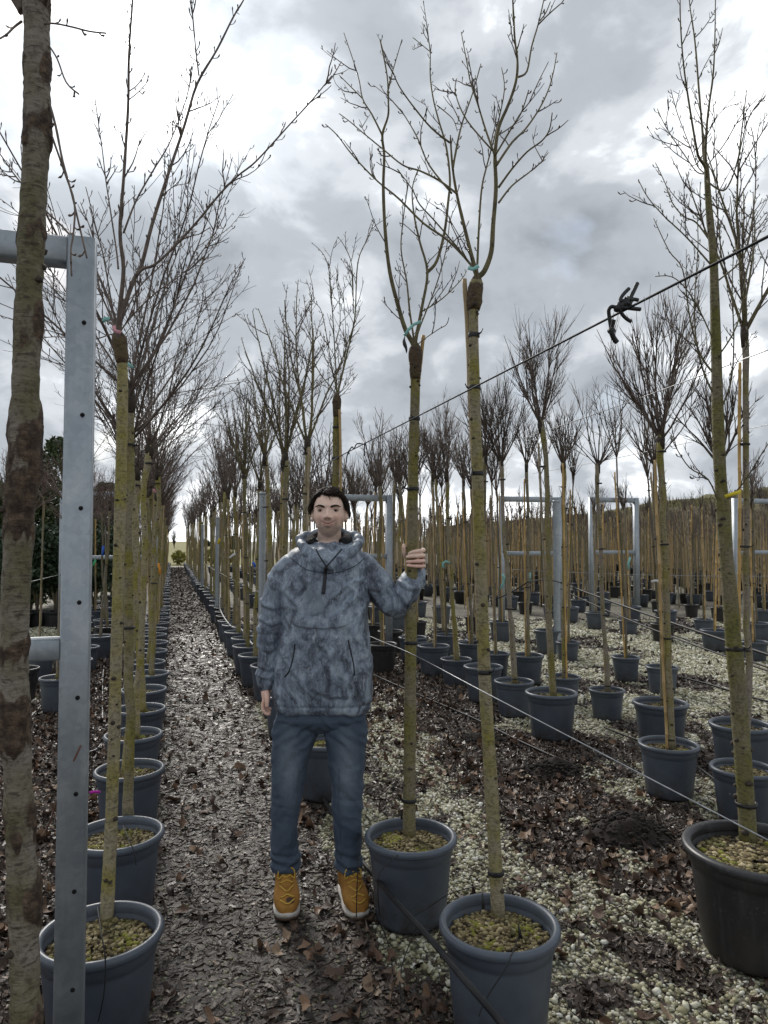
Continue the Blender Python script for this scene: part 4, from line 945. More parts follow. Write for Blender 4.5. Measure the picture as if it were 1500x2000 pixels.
    for ri, xr0 in enumerate((7.6, 8.9, 10.6, 12.2, 14.0, 16.0, 18.0, 20.5, 23.0)):
        y = max(xr0 * .80, 7.0) + rng.uniform(0, .5); k = 0
        while y < 34 + ri * 1.2:
            x = xr0 + rng.uniform(-.12, .12); q = np.array([x, y, 0]); d = dist_of(q)
            if in_view(q, .03) and n < 290:
                rr = rng.uniform(.165, .215) if ri < 2 else rng.uniform(.14, .18); h = rr * (1.5 if ri < 2 else 1.8)
                plant_pot(x, y, rr, h, 'grey' if rng.random() < .62 else 'black', 'pot in the %s row of the block of young staked trees' % ORD[ri], 'pots of young staked trees, %s row' % ORD[ri])
                b = q + (0, 0, h * .86); H = rng.uniform(1.75, 2.15) + .010 * d; t = b + (rng.uniform(-.14, .14), rng.uniform(-.08, .08), H)
                e = place_tree(b, t, 'thin', 'young', 'young staked tree in the %s row of the block behind' % ORD[ri], 'young staked trees, %s row' % ORD[ri], 'staked_tree', True, (.8, 1.5) if d < 11 else (), cs=rng.uniform(.7, 1.25), tscale=rng.uniform(.95, 1.25) * (1 + .012 * d), cane_h=H * rng.uniform(.86, 1.04)); n += 1
                for c in e.children:
                    if c.name.startswith('bamboo'): c.scale = (1.15 + .02 * d, 1.15 + .02 * d, c.scale[2])
            y += rng.uniform(.8, 1.15) * (1.0 if ri < 3 else 1.1); k += 1
def far_block():                             # canes and thin stems too far back to tell apart
    rng = np.random.default_rng(31); mb = MB(); pots = MB()
    for i in range(1000):
        d = rng.uniform(17, 44); px = rng.uniform(690, 1600); p = D(px, 1060, d); x, y = p[0], p[1]
        if x < 6.5 and d < 30: continue
        h = rng.uniform(1.9, 2.9) + .012 * d; lx, ly = rng.normal(size=2) * .05
        r = rng.uniform(.009, .016) * (1 + .02 * d)
        mb.tube([(x, y, 0), (x + lx * .5, y + ly * .5, h * .5), (x + lx, y + ly, h * .82)], [r, r * .95, r * .8], 4, False, 0 if rng.uniform() < .55 else 1)
        for k in range(6):
            a = rng.normal(size=2) * .16; z0 = h * rng.uniform(.66, .82); mb.tube([(x + lx * .8, y + ly * .8, z0), (x + lx + a[0], y + ly + a[1], z0 + rng.uniform(.2, .55))], [r * .45, r * .12], 3, False, 2)
        if i % 3 == 0:
            rr = rng.uniform(.13, .19); pr = np.array([(.01, .0), (.76, .0), (.95, .95), (1.0, 1.0), (.9, .9), (.01, .88)]) * (rr, rr * 1.7); pots.lathe(pr, 9, 1 if rng.uniform() < .5 else 0, (x, y, 0))
    link('stem_mass', mb.mesh('stem_mass', [M['cane'], M['bark_grey'], M['twig']]), kind='stuff', label='mass of thin staked stems far back in front of the bank', category='stems')
    link('pot_mass', pots.mesh('pot_mass', [M['pot'], M['pot_black']]), kind='stuff', label='mass of small pots under the far stems', category='pots')
rows()
far_block()
flush_pots()
# ------------------------------------------------------------------ steel frames, posts, wires
def bar_mesh(p0, p1, w, h, name, base, bev=.006):
    p0 = np.asarray(p0, float) - base; p1 = np.asarray(p1, float) - base; d = unit(p1 - p0); L = np.linalg.norm(p1 - p0)
    up = np.array([0, 0, 1.]) if abs(d[2]) < .9 else np.array([0, 1., 0])
    a = unit(np.cross(d, up)); b = np.cross(a, d)
    hw, hh = w / 2, h / 2; sec = [(-hw + bev, -hh), (hw - bev, -hh), (hw, -hh + bev), (hw, hh - bev), (hw - bev, hh), (-hw + bev, hh), (-hw, hh - bev), (-hw, -hh + bev)]
    v = [p + a * s[0] + b * s[1] for p in (p0, p1) for s in sec]
    q = [(i, (i + 1) % 8, 8 + (i + 1) % 8, 8 + i) for i in range(8)]
    t = [(0, i + 1, i) for i in range(1, 7)] + [(8, 8 + i, 9 + i) for i in range(1, 7)]
    mb = MB(); mb.add(v, q, t); return mb.mesh(name, M['steel'], False)
def frame(pl, pr, H, rail, w, label, holes=False, group=None):
    pl = np.array([pl[0], pl[1], 0.]); pr = np.array([pr[0], pr[1], 0.]); base = pr.copy(); base[2] = float(gz(pr[0], pr[1]))
    e = empty('steel_support', base, label, 'frame', group); d = unit(pr - pl)
    for p in (pl, pr): link('post', bar_mesh(p + (0, 0, -.05), p + (0, 0, H), w, w, 'post', base), e)
    for z, nm, tk in ((H - w / 2 - .002, 'rail', w), (rail, 'rail', w * .8)):
        link(nm, bar_mesh(pl + d * (w / 2 + .0005) + (0, 0, z), pr - d * (w / 2 + .0005) + (0, 0, z), w * .94, tk, nm, base), e)
    if holes:
        fd = np.array([0, -1., 0]); z = .12
        while z < H - .05:
            mb = MB(); c = pr + np.array(holes) * .012 + (0, 0, z) - base; o = c + fd * (w / 2 + .0012)
            mb.tube([o - fd * .004, o], [.0062, .0062], 14); link('bolt_hole', mb.mesh('bolt_hole', M['hole'], False), e); z += .262
    return e
def build_steel():
    # near frame on the left, its other post outside the picture
    pr = D(152, 1000, 2.03); pl = pr - np.array([.95, 0, 0])
    H = 1.6 + (1057 - 462) / 1400 * 2.03
    frame(pl, pr, H, 1.6 - (1256 - 1057) / 1400 * 2.03 - .01, .074, 'near galvanised steel frame at the left edge', holes=(1, 0, 0))
    a = D(118, 1240, 12.3); b = a + (1.55, 0, 0); frame(a, b, 1.6 + 98 / 1400 * 12.3, 1.6 - 32 / 1400 * 12.3, .085, 'far galvanised frame seen behind the cherry row on the left')
    a = D(980, 1250, 11.6); b = a + (1.05, 0, 0); frame(a, b, 1.6 + 88 / 1400 * 11.6, 1.6 - 24 / 1400 * 11.6, .085, 'galvanised frame left of the round steel post')
    a = D(1157, 1200, 14.5); b = a + (1.05, 0, 0); frame(a, b, 1.6 + 86 / 1400 * 14.5, 1.6 - 22 / 1400 * 14.5, .095, 'galvanised frame right of the round steel post')
    a = D(645, 1250, 9.4); b = a + (.80, 0, 0); frame(a, b, 1.6 + 92 / 1400 * 9.4, 1.6 - 30 / 1400 * 9.4, .08, 'galvanised frame behind the left shoulder of the jacket')
    a = D(1440, 1200, 13.0); b = a + (1.2, 0, 0); frame(a, b, 1.6 + 84 / 1400 * 13, 1.6 - 22 / 1400 * 13, .09, 'galvanised frame at the right edge behind the tall tree')
    def round_post(px, d, top, label, r=.036):
        p = D(px, 1100, d); H = 1.6 + (1057 - top) / 1400 * d; mb = MB(); z0 = float(gz(p[0], p[1]))
        e = empty('steel_post', (p[0], p[1], z0), label, 'post')
        mb.tube([(0, 0, -.05), (0, 0, H)], [r, r], 16, False); link('tube', mb.mesh('post_tube', M['steel']), e)
        mb = MB(); mb.lathe([(.001, H + .012), (r * .8, H + .010), (r * 1.06, H + .002), (r * 1.06, H - .02), (r * .9, H - .021)], 16); link('cap', mb.mesh('post_cap', M['steel']), e)
        return p, H
    P1, H1 = round_post(512, 7.45, 962, 'round steel post in the near row, left of the man')
    round_post(1087, 10.2, 978, 'round steel post on the gravel with wires tied to its top', .048)
    round_post(395, 20.0, 1025, 'round steel post far along the path')
    round_post(424, 14.0, 1010, 'round steel post beside the path, behind the first one')
    # wires along the rows
    pa, pb, pm = HERO['A'][0], HERO['B'][0], HERO['M'][0]
    def wire(p0, p1, r, mat, label, sag=.0, name='support_wire', ext0=0, cat='wire'):
        p0 = np.asarray(p0, float); p1 = np.asarray(p1, float); t = np.linspace(0, 1, 24)[:, None]
        p = p0 + (p1 - p0) * t; p[:, 2] -= (4 * t * (1 - t))[:, 0] * sag; mb = MB(); mb.tube(p - p0, r, 6); return link(name, mb.mesh(name, mat), None, p0, label=label, category=cat)
    dB, dM = HERO['B'][1], HERO['M'][1]
    u0 = D(925, 757, dB - .035); u1 = D(660, 893, dM - .035); dr = u1 - u0
    near = u0 - dr * (1.42 / np.linalg.norm(dr)); far = u0 + dr * 1.0
    top1 = np.array([P1[0] - .0, P1[1] - .045, H1 - .05])
    wire(near, u1, .0031, M['cable'], 'dark upper support wire crossing the sky at the right')
    wire(u1, top1, .003, M['wire'], 'upper support wire between the tree above the head and the round post', .01)
    l0 = D(946, 1312, dB - .035); l1 = D(730, 1247, dM + .35); dl = l1 - l0
    l0b = D(946, 1314, dB - .04); l1b = D(806, 1275, HERO['A'][1] + .035); dl = l1b - l0b
    wl = np.array([D(1500, 1641, 1.62), D(946, 1352, 2.42), D(806, 1278, 3.10), D(730, 1246, 3.75), D(640, 1205, 4.8), D(520, 1146, 7.4)])
    mb = MB(); mb.tube(smooth_poly(wl, 6) - wl[0], .0020, 6); link('support_wire', mb.mesh('support_wire', M['wire']), None, wl[0], label='pale lower support wire running down to the right edge', category='wire')
    wire(top1 + (0, 0, 0), (P1[0] - .08, P1[1] + 14, 2.0), .0026, M['wire'], 'thin upper wire along the row right of the path', .02)
    wire((P1[0], P1[1], 1.06), (P1[0] - .08, P1[1] + 14, 1.02), .0026, M['wire'], 'thin lower wire along the row right of the path', .03)
    wire(D(1540, 668, 3.2), D(1000, 862, 7.6), .0032, M['wire'], 'upper wire over the middle row on the right', .02)
    wire(D(1540, 820, 4.6), D(1040, 925, 9.8), .0026, M['wire'], 'thin wire above the third row on the right', .02)
    wire(D(1088, 985, 10.2), D(800, 1010, 17.0), .004, M['wire'], 'thin wire from the round steel post to the left', .05)
    wire(D(1000, 1112, 9.0), D(1560, 1125, 8.4), .003, M['wire'], 'low level wire across the rows on the right', .03)
    wire(D(1095, 1138, 10.1), D(1560, 1298, 5.2), .012, M['hose'], 'black irrigation hose hung slanting across the right hand rows', .02, 'irrigation_hose', cat='hose')
    wire(D(1095, 1150, 10.1), D(1560, 1330, 5.1), .008, M['hose'], 'thinner black hose hung below the slanting hose', .05, 'irrigation_hose', cat='hose')
    wire(D(1030, 1137, 8.0), D(1095, 1138, 10.1), .008, M['hose'], 'short black hose tied between two trees left of the round post', -.03, 'irrigation_hose', cat='hose')
    wire(D(935, 1178, 8.8), D(1030, 1137, 8.0), .008, M['hose'], 'short black hose rising behind the front tree trunk', .04, 'irrigation_hose', cat='hose')
    wire(D(56, 1137, 8.5), D(118, 1122, 12.2), .004, M['wire'], 'thin wire to the far frame on the left', .0)
    # rubber tie knotted on the upper wire
    def at_wire(px):
        best = None
        for t in np.linspace(0, 1, 400):
            q = near + (u1 - near) * t; c = q - _C0; x = 750 + FPX * c.dot(_Rv) / c.dot(_Fv)
            if best is None or abs(x - px) < best[0]: best = (abs(x - px), q)
        return best[1]
    kc = at_wire(1215); kd = dist_of(kc); e = empty('wire_tie', kc, 'black rubber ties knotted on the upper wire against the sky', 'tie')
    z = lambda l: np.array([D(1150 + x / 10, 530 + y / 10, kd - .01 + .004 * i) for i, (x, y) in enumerate(l)]) - kc
    for nm, pts, r in (('strand', [(640, 600), (620, 530), (690, 430), (785, 335)], .0042), ('strand', [(740, 640), (800, 540), (880, 380), (950, 230)], .0046), ('strand', [(800, 560), (880, 545), (960, 560)], .0042), ('strand', [(620, 720), (760, 715), (900, 730), (1005, 740)], .0046),
                       ('strand', [(600, 740), (660, 850), (740, 930), (825, 980)], .0042), ('strand', [(520, 700), (440, 690), (390, 760), (400, 900), (430, 1100)], .0042), ('strand', [(490, 940), (465, 1040), (440, 1160)], .0044), ('strand', [(440, 1180), (480, 1290), (550, 1390)], .0058)):
        mb = MB(); mb.tube(smooth_poly(z(pts), 4), r, 7); link(nm, mb.mesh('strand', M['rubber']), e)
    mb = MB(); c = z([(525, 760), (600, 690), (690, 640), (790, 580), (840, 530)]); mb.tube(smooth_poly(c, 5), np.interp(np.arange(21), [0, 6, 14, 20], [.006, .0105, .0105, .005]), 9, True, 0, 1 + .15 * np.random.default_rng(3).normal(size=(21, 9))); link('knot', mb.mesh('knot', M['rubber']), e)
    mb = MB(); c = z([(400, 1150), (440, 1165), (490, 1160)]); mb.tube(c, [.006, .0085, .006], 8); link('knot', mb.mesh('knot', M['rubber']), e)
    for px, lab in ((712, 'small rubber tie on the wire just left of the held tree'), (680, 'small rubber tie on the wire above the hair')):
        kc = D(px, {712: 868, 680: 884}[px], {712: 4.15, 680: 4.5}[px]); e = empty('wire_tie', kc, lab, 'tie'); rr = np.random.default_rng(px)
        for s in range(3):
            mb = MB(); d1 = rr.normal(size=3) * .025; mb.tube(smooth_poly([np.zeros(3), d1, d1 * 1.4 + (0, 0, -.03)], 4), .0038, 6); link('strand', mb.mesh('strand', M['rubber']), e)
    # hoses on the ground
    def hose(pxs, r, mat, label, lift=.030, name='irrigation_hose'):
        p = np.array([G(x, y, lift if not isinstance(lift, list) else lift[i]) for i, (x, y) in enumerate(pxs)]); p = smooth_poly(p, 8); b = p[0].copy()
        mb = MB(); mb.tube(p - b, r, 9); return link(name, mb.mesh(name, mat), None, b, label=label, category='hose')
    p = smooth_poly(np.array([D(555, 1420, 6.1), D(601, 1505, 4.95), D(650, 1590, 4.15), D(700, 1672, 3.5), D(760, 1745, 2.86), D(830, 1822, 2.5), D(900, 1905, 2.16), D(960, 1975, 2.05), D(1030, 2060, 1.98)]), 8); mb = MB(); mb.tube(p - p[0], .0105, 10); link('irrigation_hose', mb.mesh('irrigation_hose', M['hose']), None, p[0], label='black irrigation hose running along the near pots past the right boot', category='hose')
    hose([(730, 1318), (790, 1345), (860, 1375), (930, 1405), (1000, 1440), (1060, 1468), (1110, 1490)], .009, M['hose'], 'black hose on the mulch between the near row and the next')
    hose([(1180, 1420), (1230, 1440), (1290, 1462), (1350, 1490), (1400, 1525)], .008, M['hose'], 'short black hose beside the middle pots')
    hose([(1235, 1290), (1300, 1315), (1380, 1335), (1470, 1362), (1560, 1385)], .011, M['hose'], 'black hose lying on the pale gravel at the right')
    hose([(1240, 1210), (1330, 1245), (1420, 1275), (1520, 1310)], .012, M['hose'], 'farther black hose lying on the pale gravel')
    hose([(380, 1120), (405, 1145), (418, 1165), (432, 1172), (428, 1190), (440, 1212), (436, 1222)], .013, M['hose_pale'], 'pale hose looping along the pots right of the path', .25)
    hose([(395, 1143), (425, 1160), (430, 1190), (450, 1222), (470, 1228), (490, 1255), (505, 1268)], .012, M['hose_pale'], 'second pale hose hanging over the pots beside the left sleeve', .34)
    hose([(215, 1262), (203, 1300), (200, 1390), (207, 1412)], .006, M['hose_pale'], 'thin white tube between the left pots', .02)
    hose([(207, 1440), (190, 1462), (175, 1468)], .006, M['hose_pale'], 'thin white tube lying behind the near steel post', .02)
    hose([(60, 1400), (82, 1375), (92, 1358)], .006, M['hose_pale'], 'thin white tube behind the near cherry trunk', .02)
    # thin drip tubes
    def drip(pts, label):
        p = smooth_poly(np.array(pts), 7); b = p[0].copy(); mb = MB(); mb.tube(p - b, .0021, 5); link('drip_tube', mb.mesh('drip_tube', M['hose']), None, b, label=label, category='tube')
    dA, dBb = HERO['A'][1], HERO['B'][1]
    drip([D(788, 1662, dA - .17), D(745, 1700, dA - .24), D(738, 1740, dA - .24), D(742, 1790, dA - .2)], 'thin black drip tube hanging over the pot by the boots')
    drip([D(1012, 1830, dBb - .02), D(1000, 1862, dBb - .205), D(985, 1895, dBb - .24), D(950, 1950, dBb - .26), D(935, 1985, dBb - .27)], 'thin black drip tube from the nearest pot down to the hose')
    drip([D(935, 1730, dA - .3), D(880, 1745, dA - .3), D(840, 1770, dA - .32), D(808, 1790, dA - .33), D(790, 1815, dA - .34)], 'thin black drip tube arching between the two near pots')
    drip([D(700, 1672, dA - .3), D(697, 1740, dA - .32), D(696, 1792, dA - .3)], 'thin drip tube hanging before the right boot')
    drip([G(720, 1700, .1), G(705, 1750, .06), G(735, 1790, .02), G(760, 1850, .01), G(770, 1930, .008)], 'thin black drip tube curling on the leaves before the pots')
    drip([G(820, 1800, .03), G(790, 1870, .008), G(780, 1930, .01), G(800, 1975, .008)], 'thin drip tube lying on the brown leaves at the bottom')
    dT = HERO['T2'][1]
    drip([D(190, 1770, dT - .05), D(200, 1835, dT - .2), D(206, 1880, dT - .235), D(203, 1940, dT - .24), D(192, 1995, dT - .24)], 'thin drip tube over the first pot left of the path')
    drip([D(240, 1612, 3.1), D(252, 1640, 2.97), D(262, 1665, 2.93), D(266, 1690, 2.92)], 'thin drip tube over the second pot left of the path')
    mb = MB(); p = np.array([D(158, 1456, 2.0), D(140, 1495, 2.0), D(118, 1545, 2.05), D(100, 1600, 2.2), D(85, 1632, 2.4)]); mb.tube(smooth_poly(p - p[0], 4), .0026, 5)
    link('fallen_twig', mb.mesh('fallen_twig', M['rust']), None, p[0], label='reddish twig caught on the near steel post', category='twig')
    mb = MB(); p = np.array([G(212, 1330, .05), G(222, 1300, .05), G(240, 1262, .25), G(262, 1225, .4)]); mb.tube(smooth_poly(p - p[0], 4), .004, 5)
    link('fallen_twig', mb.mesh('fallen_twig', M['rust']), None, p[0], label='reddish cane leaning between the pots on the left', category='twig')
    # spikes standing in the near pots
    for k, (px, py, px2, py2, d_, lab) in enumerate(((1019, 1838, 1012, 1806, HERO['B'][1] - .03, 'black dripper spike at the front of the nearest pot'), (944, 1775, 942, 1745, HERO['B'][1] + .10, 'black dripper spike at the back of the nearest pot'), (785, 1600, 781, 1582, HERO['A'][1] + .14, 'black dripper spike at the back of the pot by the boots'))):
        a, b = D(px, py, d_), D(px2, py2, d_ + .01); mb = MB(); mb.tube([a - a, (b - a) * .6, b - a], [.006, .0045, .0025], 7); link('dripper_spike', mb.mesh('dripper_spike', M['rubber']), None, a, label=lab, category='spike')
    # tags
    def tag(px, d, mat, label, name='plant_tag'):
        w = np.array([D(x, y, d - .002 * i) for i, (x, y) in enumerate(px)]); b = w[0].copy(); w = w - b; s = .0065; nrm = -_Fh
        V = []; Q = []
        for i, p in enumerate(w):
            t = unit(w[min(i + 1, len(w) - 1)] - w[max(i - 1, 0)]); a = unit(np.cross(t, nrm)); k = s * (1 + .0 * i) * max(1, d / 4)
            V += [p - a * k, p + a * k, p + a * k + nrm * .0012, p - a * k + nrm * .0012]
        for i in range(len(w) - 1):
            for j in range(4): Q.append((i * 4 + j, i * 4 + (j + 1) % 4, i * 4 + 4 + (j + 1) % 4, i * 4 + 4 + j))
        n4 = (len(w) - 1) * 4; Q += [(3, 2, 1, 0), (n4, n4 + 1, n4 + 2, n4 + 3)]
        mb = MB(); mb.add(V, Q); link(name, mb.mesh(name, mat, False), None, b, label=label, category='tag')
    dA, dB, dT = HERO['A'][1], HERO['B'][1], HERO['T2'][1]
    tag([(790, 656), (797, 645), (808, 634), (822, 628)], dA - .035, M['tag_teal'], 'teal tag around the crown base of the held tree')
    tag([(914, 523), (924, 526), (935, 519)], dB - .03, M['tag_teal'], 'teal tag below the crown of the front tree')
    tag([(201, 628), (206, 622), (214, 624)], dT - .03, M['tag_teal'], 'pale tag on the first cherry crown')
    tag([(222, 636), (224, 646), (236, 650)], dT - .035, M['tag_pink'], 'pink tag below the crown of the first cherry')
    tag([(245, 706), (252, 712), (260, 718)], 3.0, M['tag_teal'], 'teal tag on the second cherry crown')
    tag([(1416, 970), (1430, 965), (1447, 960)], 2.72, M['tag_yellow'], 'bright yellow tag on the tall tree trunk')
    tag([(978, 1150), (983, 1138), (985, 1126), (980, 1122)], 6.2, M['tag_teal'], 'teal loop tag right of the front tree trunk')
    tag([(866, 1110), (865, 1100), (871, 1096), (878, 1100)], 7.4, M['tag_teal'], 'teal loop tag right of the gripping hand')
    tag([(1033, 1138), (1034, 1128), (1035, 1118)], 8.2, M['tag_teal'], 'teal tag on a thin trunk left of the round post')
    tag([(1228, 1112), (1227, 1100), (1231, 1088)], 7.5, M['tag_teal'], 'teal tag on the tree alone on pale gravel')
    tag([(1272, 1136), (1280, 1134), (1287, 1135)], 5.2, M['tag_white'], 'small white tag on the twin trunks at the right')
    tag([(448, 1090), (454, 1085), (460, 1081)], 8.9, M['tag_white'], 'white tag on the row right of the path')
    tag([(493, 1098), (497, 1102), (498, 1108)], 7.2, M['tag_blue'], 'blue tag beside the round post left of the man')
    tag([(426, 1062), (428, 1056), (430, 1052)], 11.5, M['tag_yellow'], 'yellow tag far along the row right of the path')
    tag([(309, 1100), (312, 1112), (313, 1122)], 9.5, M['tag_orange'], 'orange tag on the cherry row left of the path')
    tag([(200, 1085), (201, 1075), (202, 1066)], 9.8, M['tag_blue'], 'blue tag behind the first cherry trunk')
    tag([(182, 1105), (185, 1097), (187, 1093)], 9.6, M['tag_green'], 'green tag close to the near steel post')
    tag([(246, 1125), (247, 1117), (245, 1112)], 9.9, M['tag_green'], 'green tag between the first two cherry trunks')
    tag([(304, 962), (301, 958), (300, 955)], 7.2, M['tag_pink'], 'pale pink tag high in the cherry row')
    tag([(175, 1548), (185, 1546), (196, 1547)], 3.6, M['magenta'], 'magenta ribbon end behind the near steel post', 'ribbon')
    # a withered leaf hanging from the held tree
    a = D(791, 655, dA - .03); mb = MB(); mb.tube(smooth_poly([np.zeros(3), D(789, 668, dA - .03) - a, D(793, 680, dA - .035) - a, D(794, 690, dA - .03) - a], 3), [.001, .002, .005, .008, .009, .008, .006, .005, .003, .001], 5); link('withered_leaf', mb.mesh('withered_leaf', M['rubber']), None, a, label='dark withered leaf hanging at the crown of the held tree', category='leaf')
    # blue valves
    for (px, py, lab) in ((437, 1236, 'blue valve on the hose beside the path'), (862, 1182, 'blue valve on the ground right of the held tree'), (213, 1228, 'blue valve between the left pots')):
        p = G(px, py, .03); mb = MB(); mb.tube([(-.05, 0, .0), (-.02, 0, .005), (.02, 0, .005), (.05, 0, 0)], [.012, .02, .02, .012], 8); mb.tube([(0, 0, .01), (0, 0, .045)], [.01, .01], 8); mb.box((-.03, -.008, .045), (.03, .008, .058))
        link('valve', mb.mesh('valve', M['tag_blue']), None, p, label=lab, category='valve')
build_steel()
# ------------------------------------------------------------------ the man
from mathutils.bvhtree import BVHTree
MD = 3.245
MROOT = D(625, 1057, MD); MROOT = np.array([MROOT[0], MROOT[1], float(gz(MROOT[0], MROOT[1])) + .004])
def Lc(px, py, dy=0.0):                      # photo pixel and depth offset -> the man's own axes (x to the right, y away, z up)
    p = D(px, py, MD + dy) - MROOT; return np.array([p.dot(_Rv), p.dot(_Fh), p[2]])
def ring_loft(mb, secs, ns=40, m=0, cap=True, p=2.35):      # secs: centre(3), a(3), b(3): superellipse sections
    ang = np.arange(ns) * 2 * math.pi / ns; c, s = np.cos(ang), np.sin(ang)
    cc = np.sign(c) * np.abs(c) ** (2 / p); ss = np.sign(s) * np.abs(s) ** (2 / p)
    V = np.array([np.asarray(o) + cc[:, None] * np.asarray(a) + ss[:, None] * np.asarray(b) for o, a, b in secs]); k = len(secs)
    i = np.arange(k - 1)[:, None] * ns; j = np.arange(ns)[None, :]; j2 = (j + 1) % ns
    q = np.stack([i + j, i + j2, i + ns + j2, i + ns + j], -1).reshape(-1, 4); V = V.reshape(-1, 3); t = None
    if cap:
        V = np.concatenate([V, [secs[0][0], secs[-1][0]]]); n0 = k * ns; e = (k - 1) * ns
        t = [(n0, (x + 1) % ns, x) for x in range(ns)] + [(n0 + 1, e + x, e + (x + 1) % ns) for x in range(ns)]
    mb.add(V, q, t, m)
def closed_tube(mb, pts, radii, ns=14):
    p = np.asarray(pts, float); r = np.asarray(radii, float); mb.tube(p, r, ns, True)
    for c, rr in ((p[0], r[0]), (p[-1], r[-1])): mb.blob(c, (rr * .995,) * 3, None, 0, 2)
def remesh(mb, voxel, name, smooth=4, fac=.5):
    me = mb.mesh('tmp', []); bm = bmesh.new(); bm.from_mesh(me); bmesh.ops.recalc_face_normals(bm, faces=bm.faces); bm.to_mesh(me); bm.free()
    o = bpy.data.objects.new('tmp', me); COL.objects.link(o)
    md = o.modifiers.new('r', 'REMESH'); md.mode = 'VOXEL'; md.voxel_size = voxel; md.use_smooth_shade = True
    if smooth:
        sm = o.modifiers.new('s', 'SMOOTH'); sm.iterations = smooth; sm.factor = fac
    dg = bpy.context.evaluated_depsgraph_get(); out = bpy.data.meshes.new_from_object(o.evaluated_get(dg)); out.name = name
    bpy.data.objects.remove(o); return out
def get_v(me):
    a = np.empty(len(me.vertices) * 3, np.float32); me.vertices.foreach_get('co', a); return a.reshape(-1, 3).astype(float)
def get_n(me):
    a = np.empty(len(me.vertices) * 3, np.float32); me.vertices.foreach_get('normal', a); return a.reshape(-1, 3).astype(float)
def set_v(me, v): me.vertices.foreach_set('co', v.astype(np.float32).ravel()); me.update()
def gauss(x, z, cx, cz, sx, sz): return np.exp(-((x - cx) / sx) ** 2 - ((z - cz) / sz) ** 2)
HC = Lc(643, 1003, .0)                         # centre of the head
def head_pts(nu=130, nv=100):
    u = np.linspace(0, 2 * math.pi, nu, endpoint=False); w = np.linspace(.02, math.pi - .02, nv)
    U, Wv = np.meshgrid(u, w); sx, sy, sz = np.sin(Wv) * np.sin(U), -np.sin(Wv) * np.cos(U), np.cos(Wv)
    z = sz * np.where(sz > 0, .112, .112); lower = sstep(0.15, 1.0, -sz)
    x = sx * .0735 * .955 * (1 - .22 * lower) * (1 + .05 * sstep(.0, .6, sz)); x = np.sign(x) * np.abs(x / .0735) ** .9 * .0735
    y = sy * np.where(sy < 0, .090, .105); y = y + .018 * lower * (sy > 0) * -1
    y = np.where(sy < 0, y * (1 - .05 * sstep(.3, 1, sz)), y * (1 - .25 * lower))
    fr = sstep(.0, .55, -sy); d = np.zeros_like(x)
    z2 = z - .0 
    d += .0045 * gauss(x, z, 0, .033, .048, .012) - .0035 * gauss(x, z, 0, .018, .010, .010)
    for s in (-1, 1):
        d -= .0105 * gauss(x, z, s * .034, .013, .017, .0105); d += .0065 * gauss(x, z, s * .043, -.018, .020, .017)
        d += .0105 * gauss(x, z, s * .0140, -.0205, .0065, .0060); d -= .0045 * gauss(x, z, s * .036, -.046, .007, .014)
        d -= .004 * gauss(x, z, s * .030, -.030, .005, .012)
    ridge = np.interp(z, [-.030, -.0275, -.020, -.012, .010, .026], [0, .007, .0265, .0240, .0095, .0]); d += ridge * np.exp(-(x / (.0085 + .003 * (z < -.010))) ** 2)
    mz = z - .0125 * (x / .03) ** 2
    lip = np.exp(-(x / .030) ** 4)
    d += lip * (.0055 * np.exp(-((mz + .0425) / .0042) ** 2) + .0068 * np.exp(-((mz + .0545) / .0052) ** 2) - .0052 * np.exp(-((mz + .0478) / .0019) ** 2))
    d -= .0035 * gauss(x, z, 0, -.066, .022, .006); d += .0085 * gauss(x, z, 0, -.092, .020, .016)
    d += .010 * np.exp(-(x / .05) ** 2) * np.exp(-((z + .05) / .03) ** 2) * .5
    y = y - d * fr
    v = np.stack([x, y, z], -1).reshape(-1, 3)
    i = np.arange(nv - 1)[:, None] * nu; j = np.arange(nu)[None, :]; j2 = (j + 1) % nu
    q = np.stack([i + j, i + nu + j, i + nu + j2, i + j2], -1).reshape(-1, 4); k = len(v)
    v = np.concatenate([v, [v[:nu].mean(0), v[-nu:].mean(0)]]); t = [(k, x_, (x_ + 1) % nu) for x_ in range(nu)] + [(k + 1, (nv - 1) * nu + (x_ + 1) % nu, (nv - 1) * nu + x_) for x_ in range(nu)]
    return v, q, t
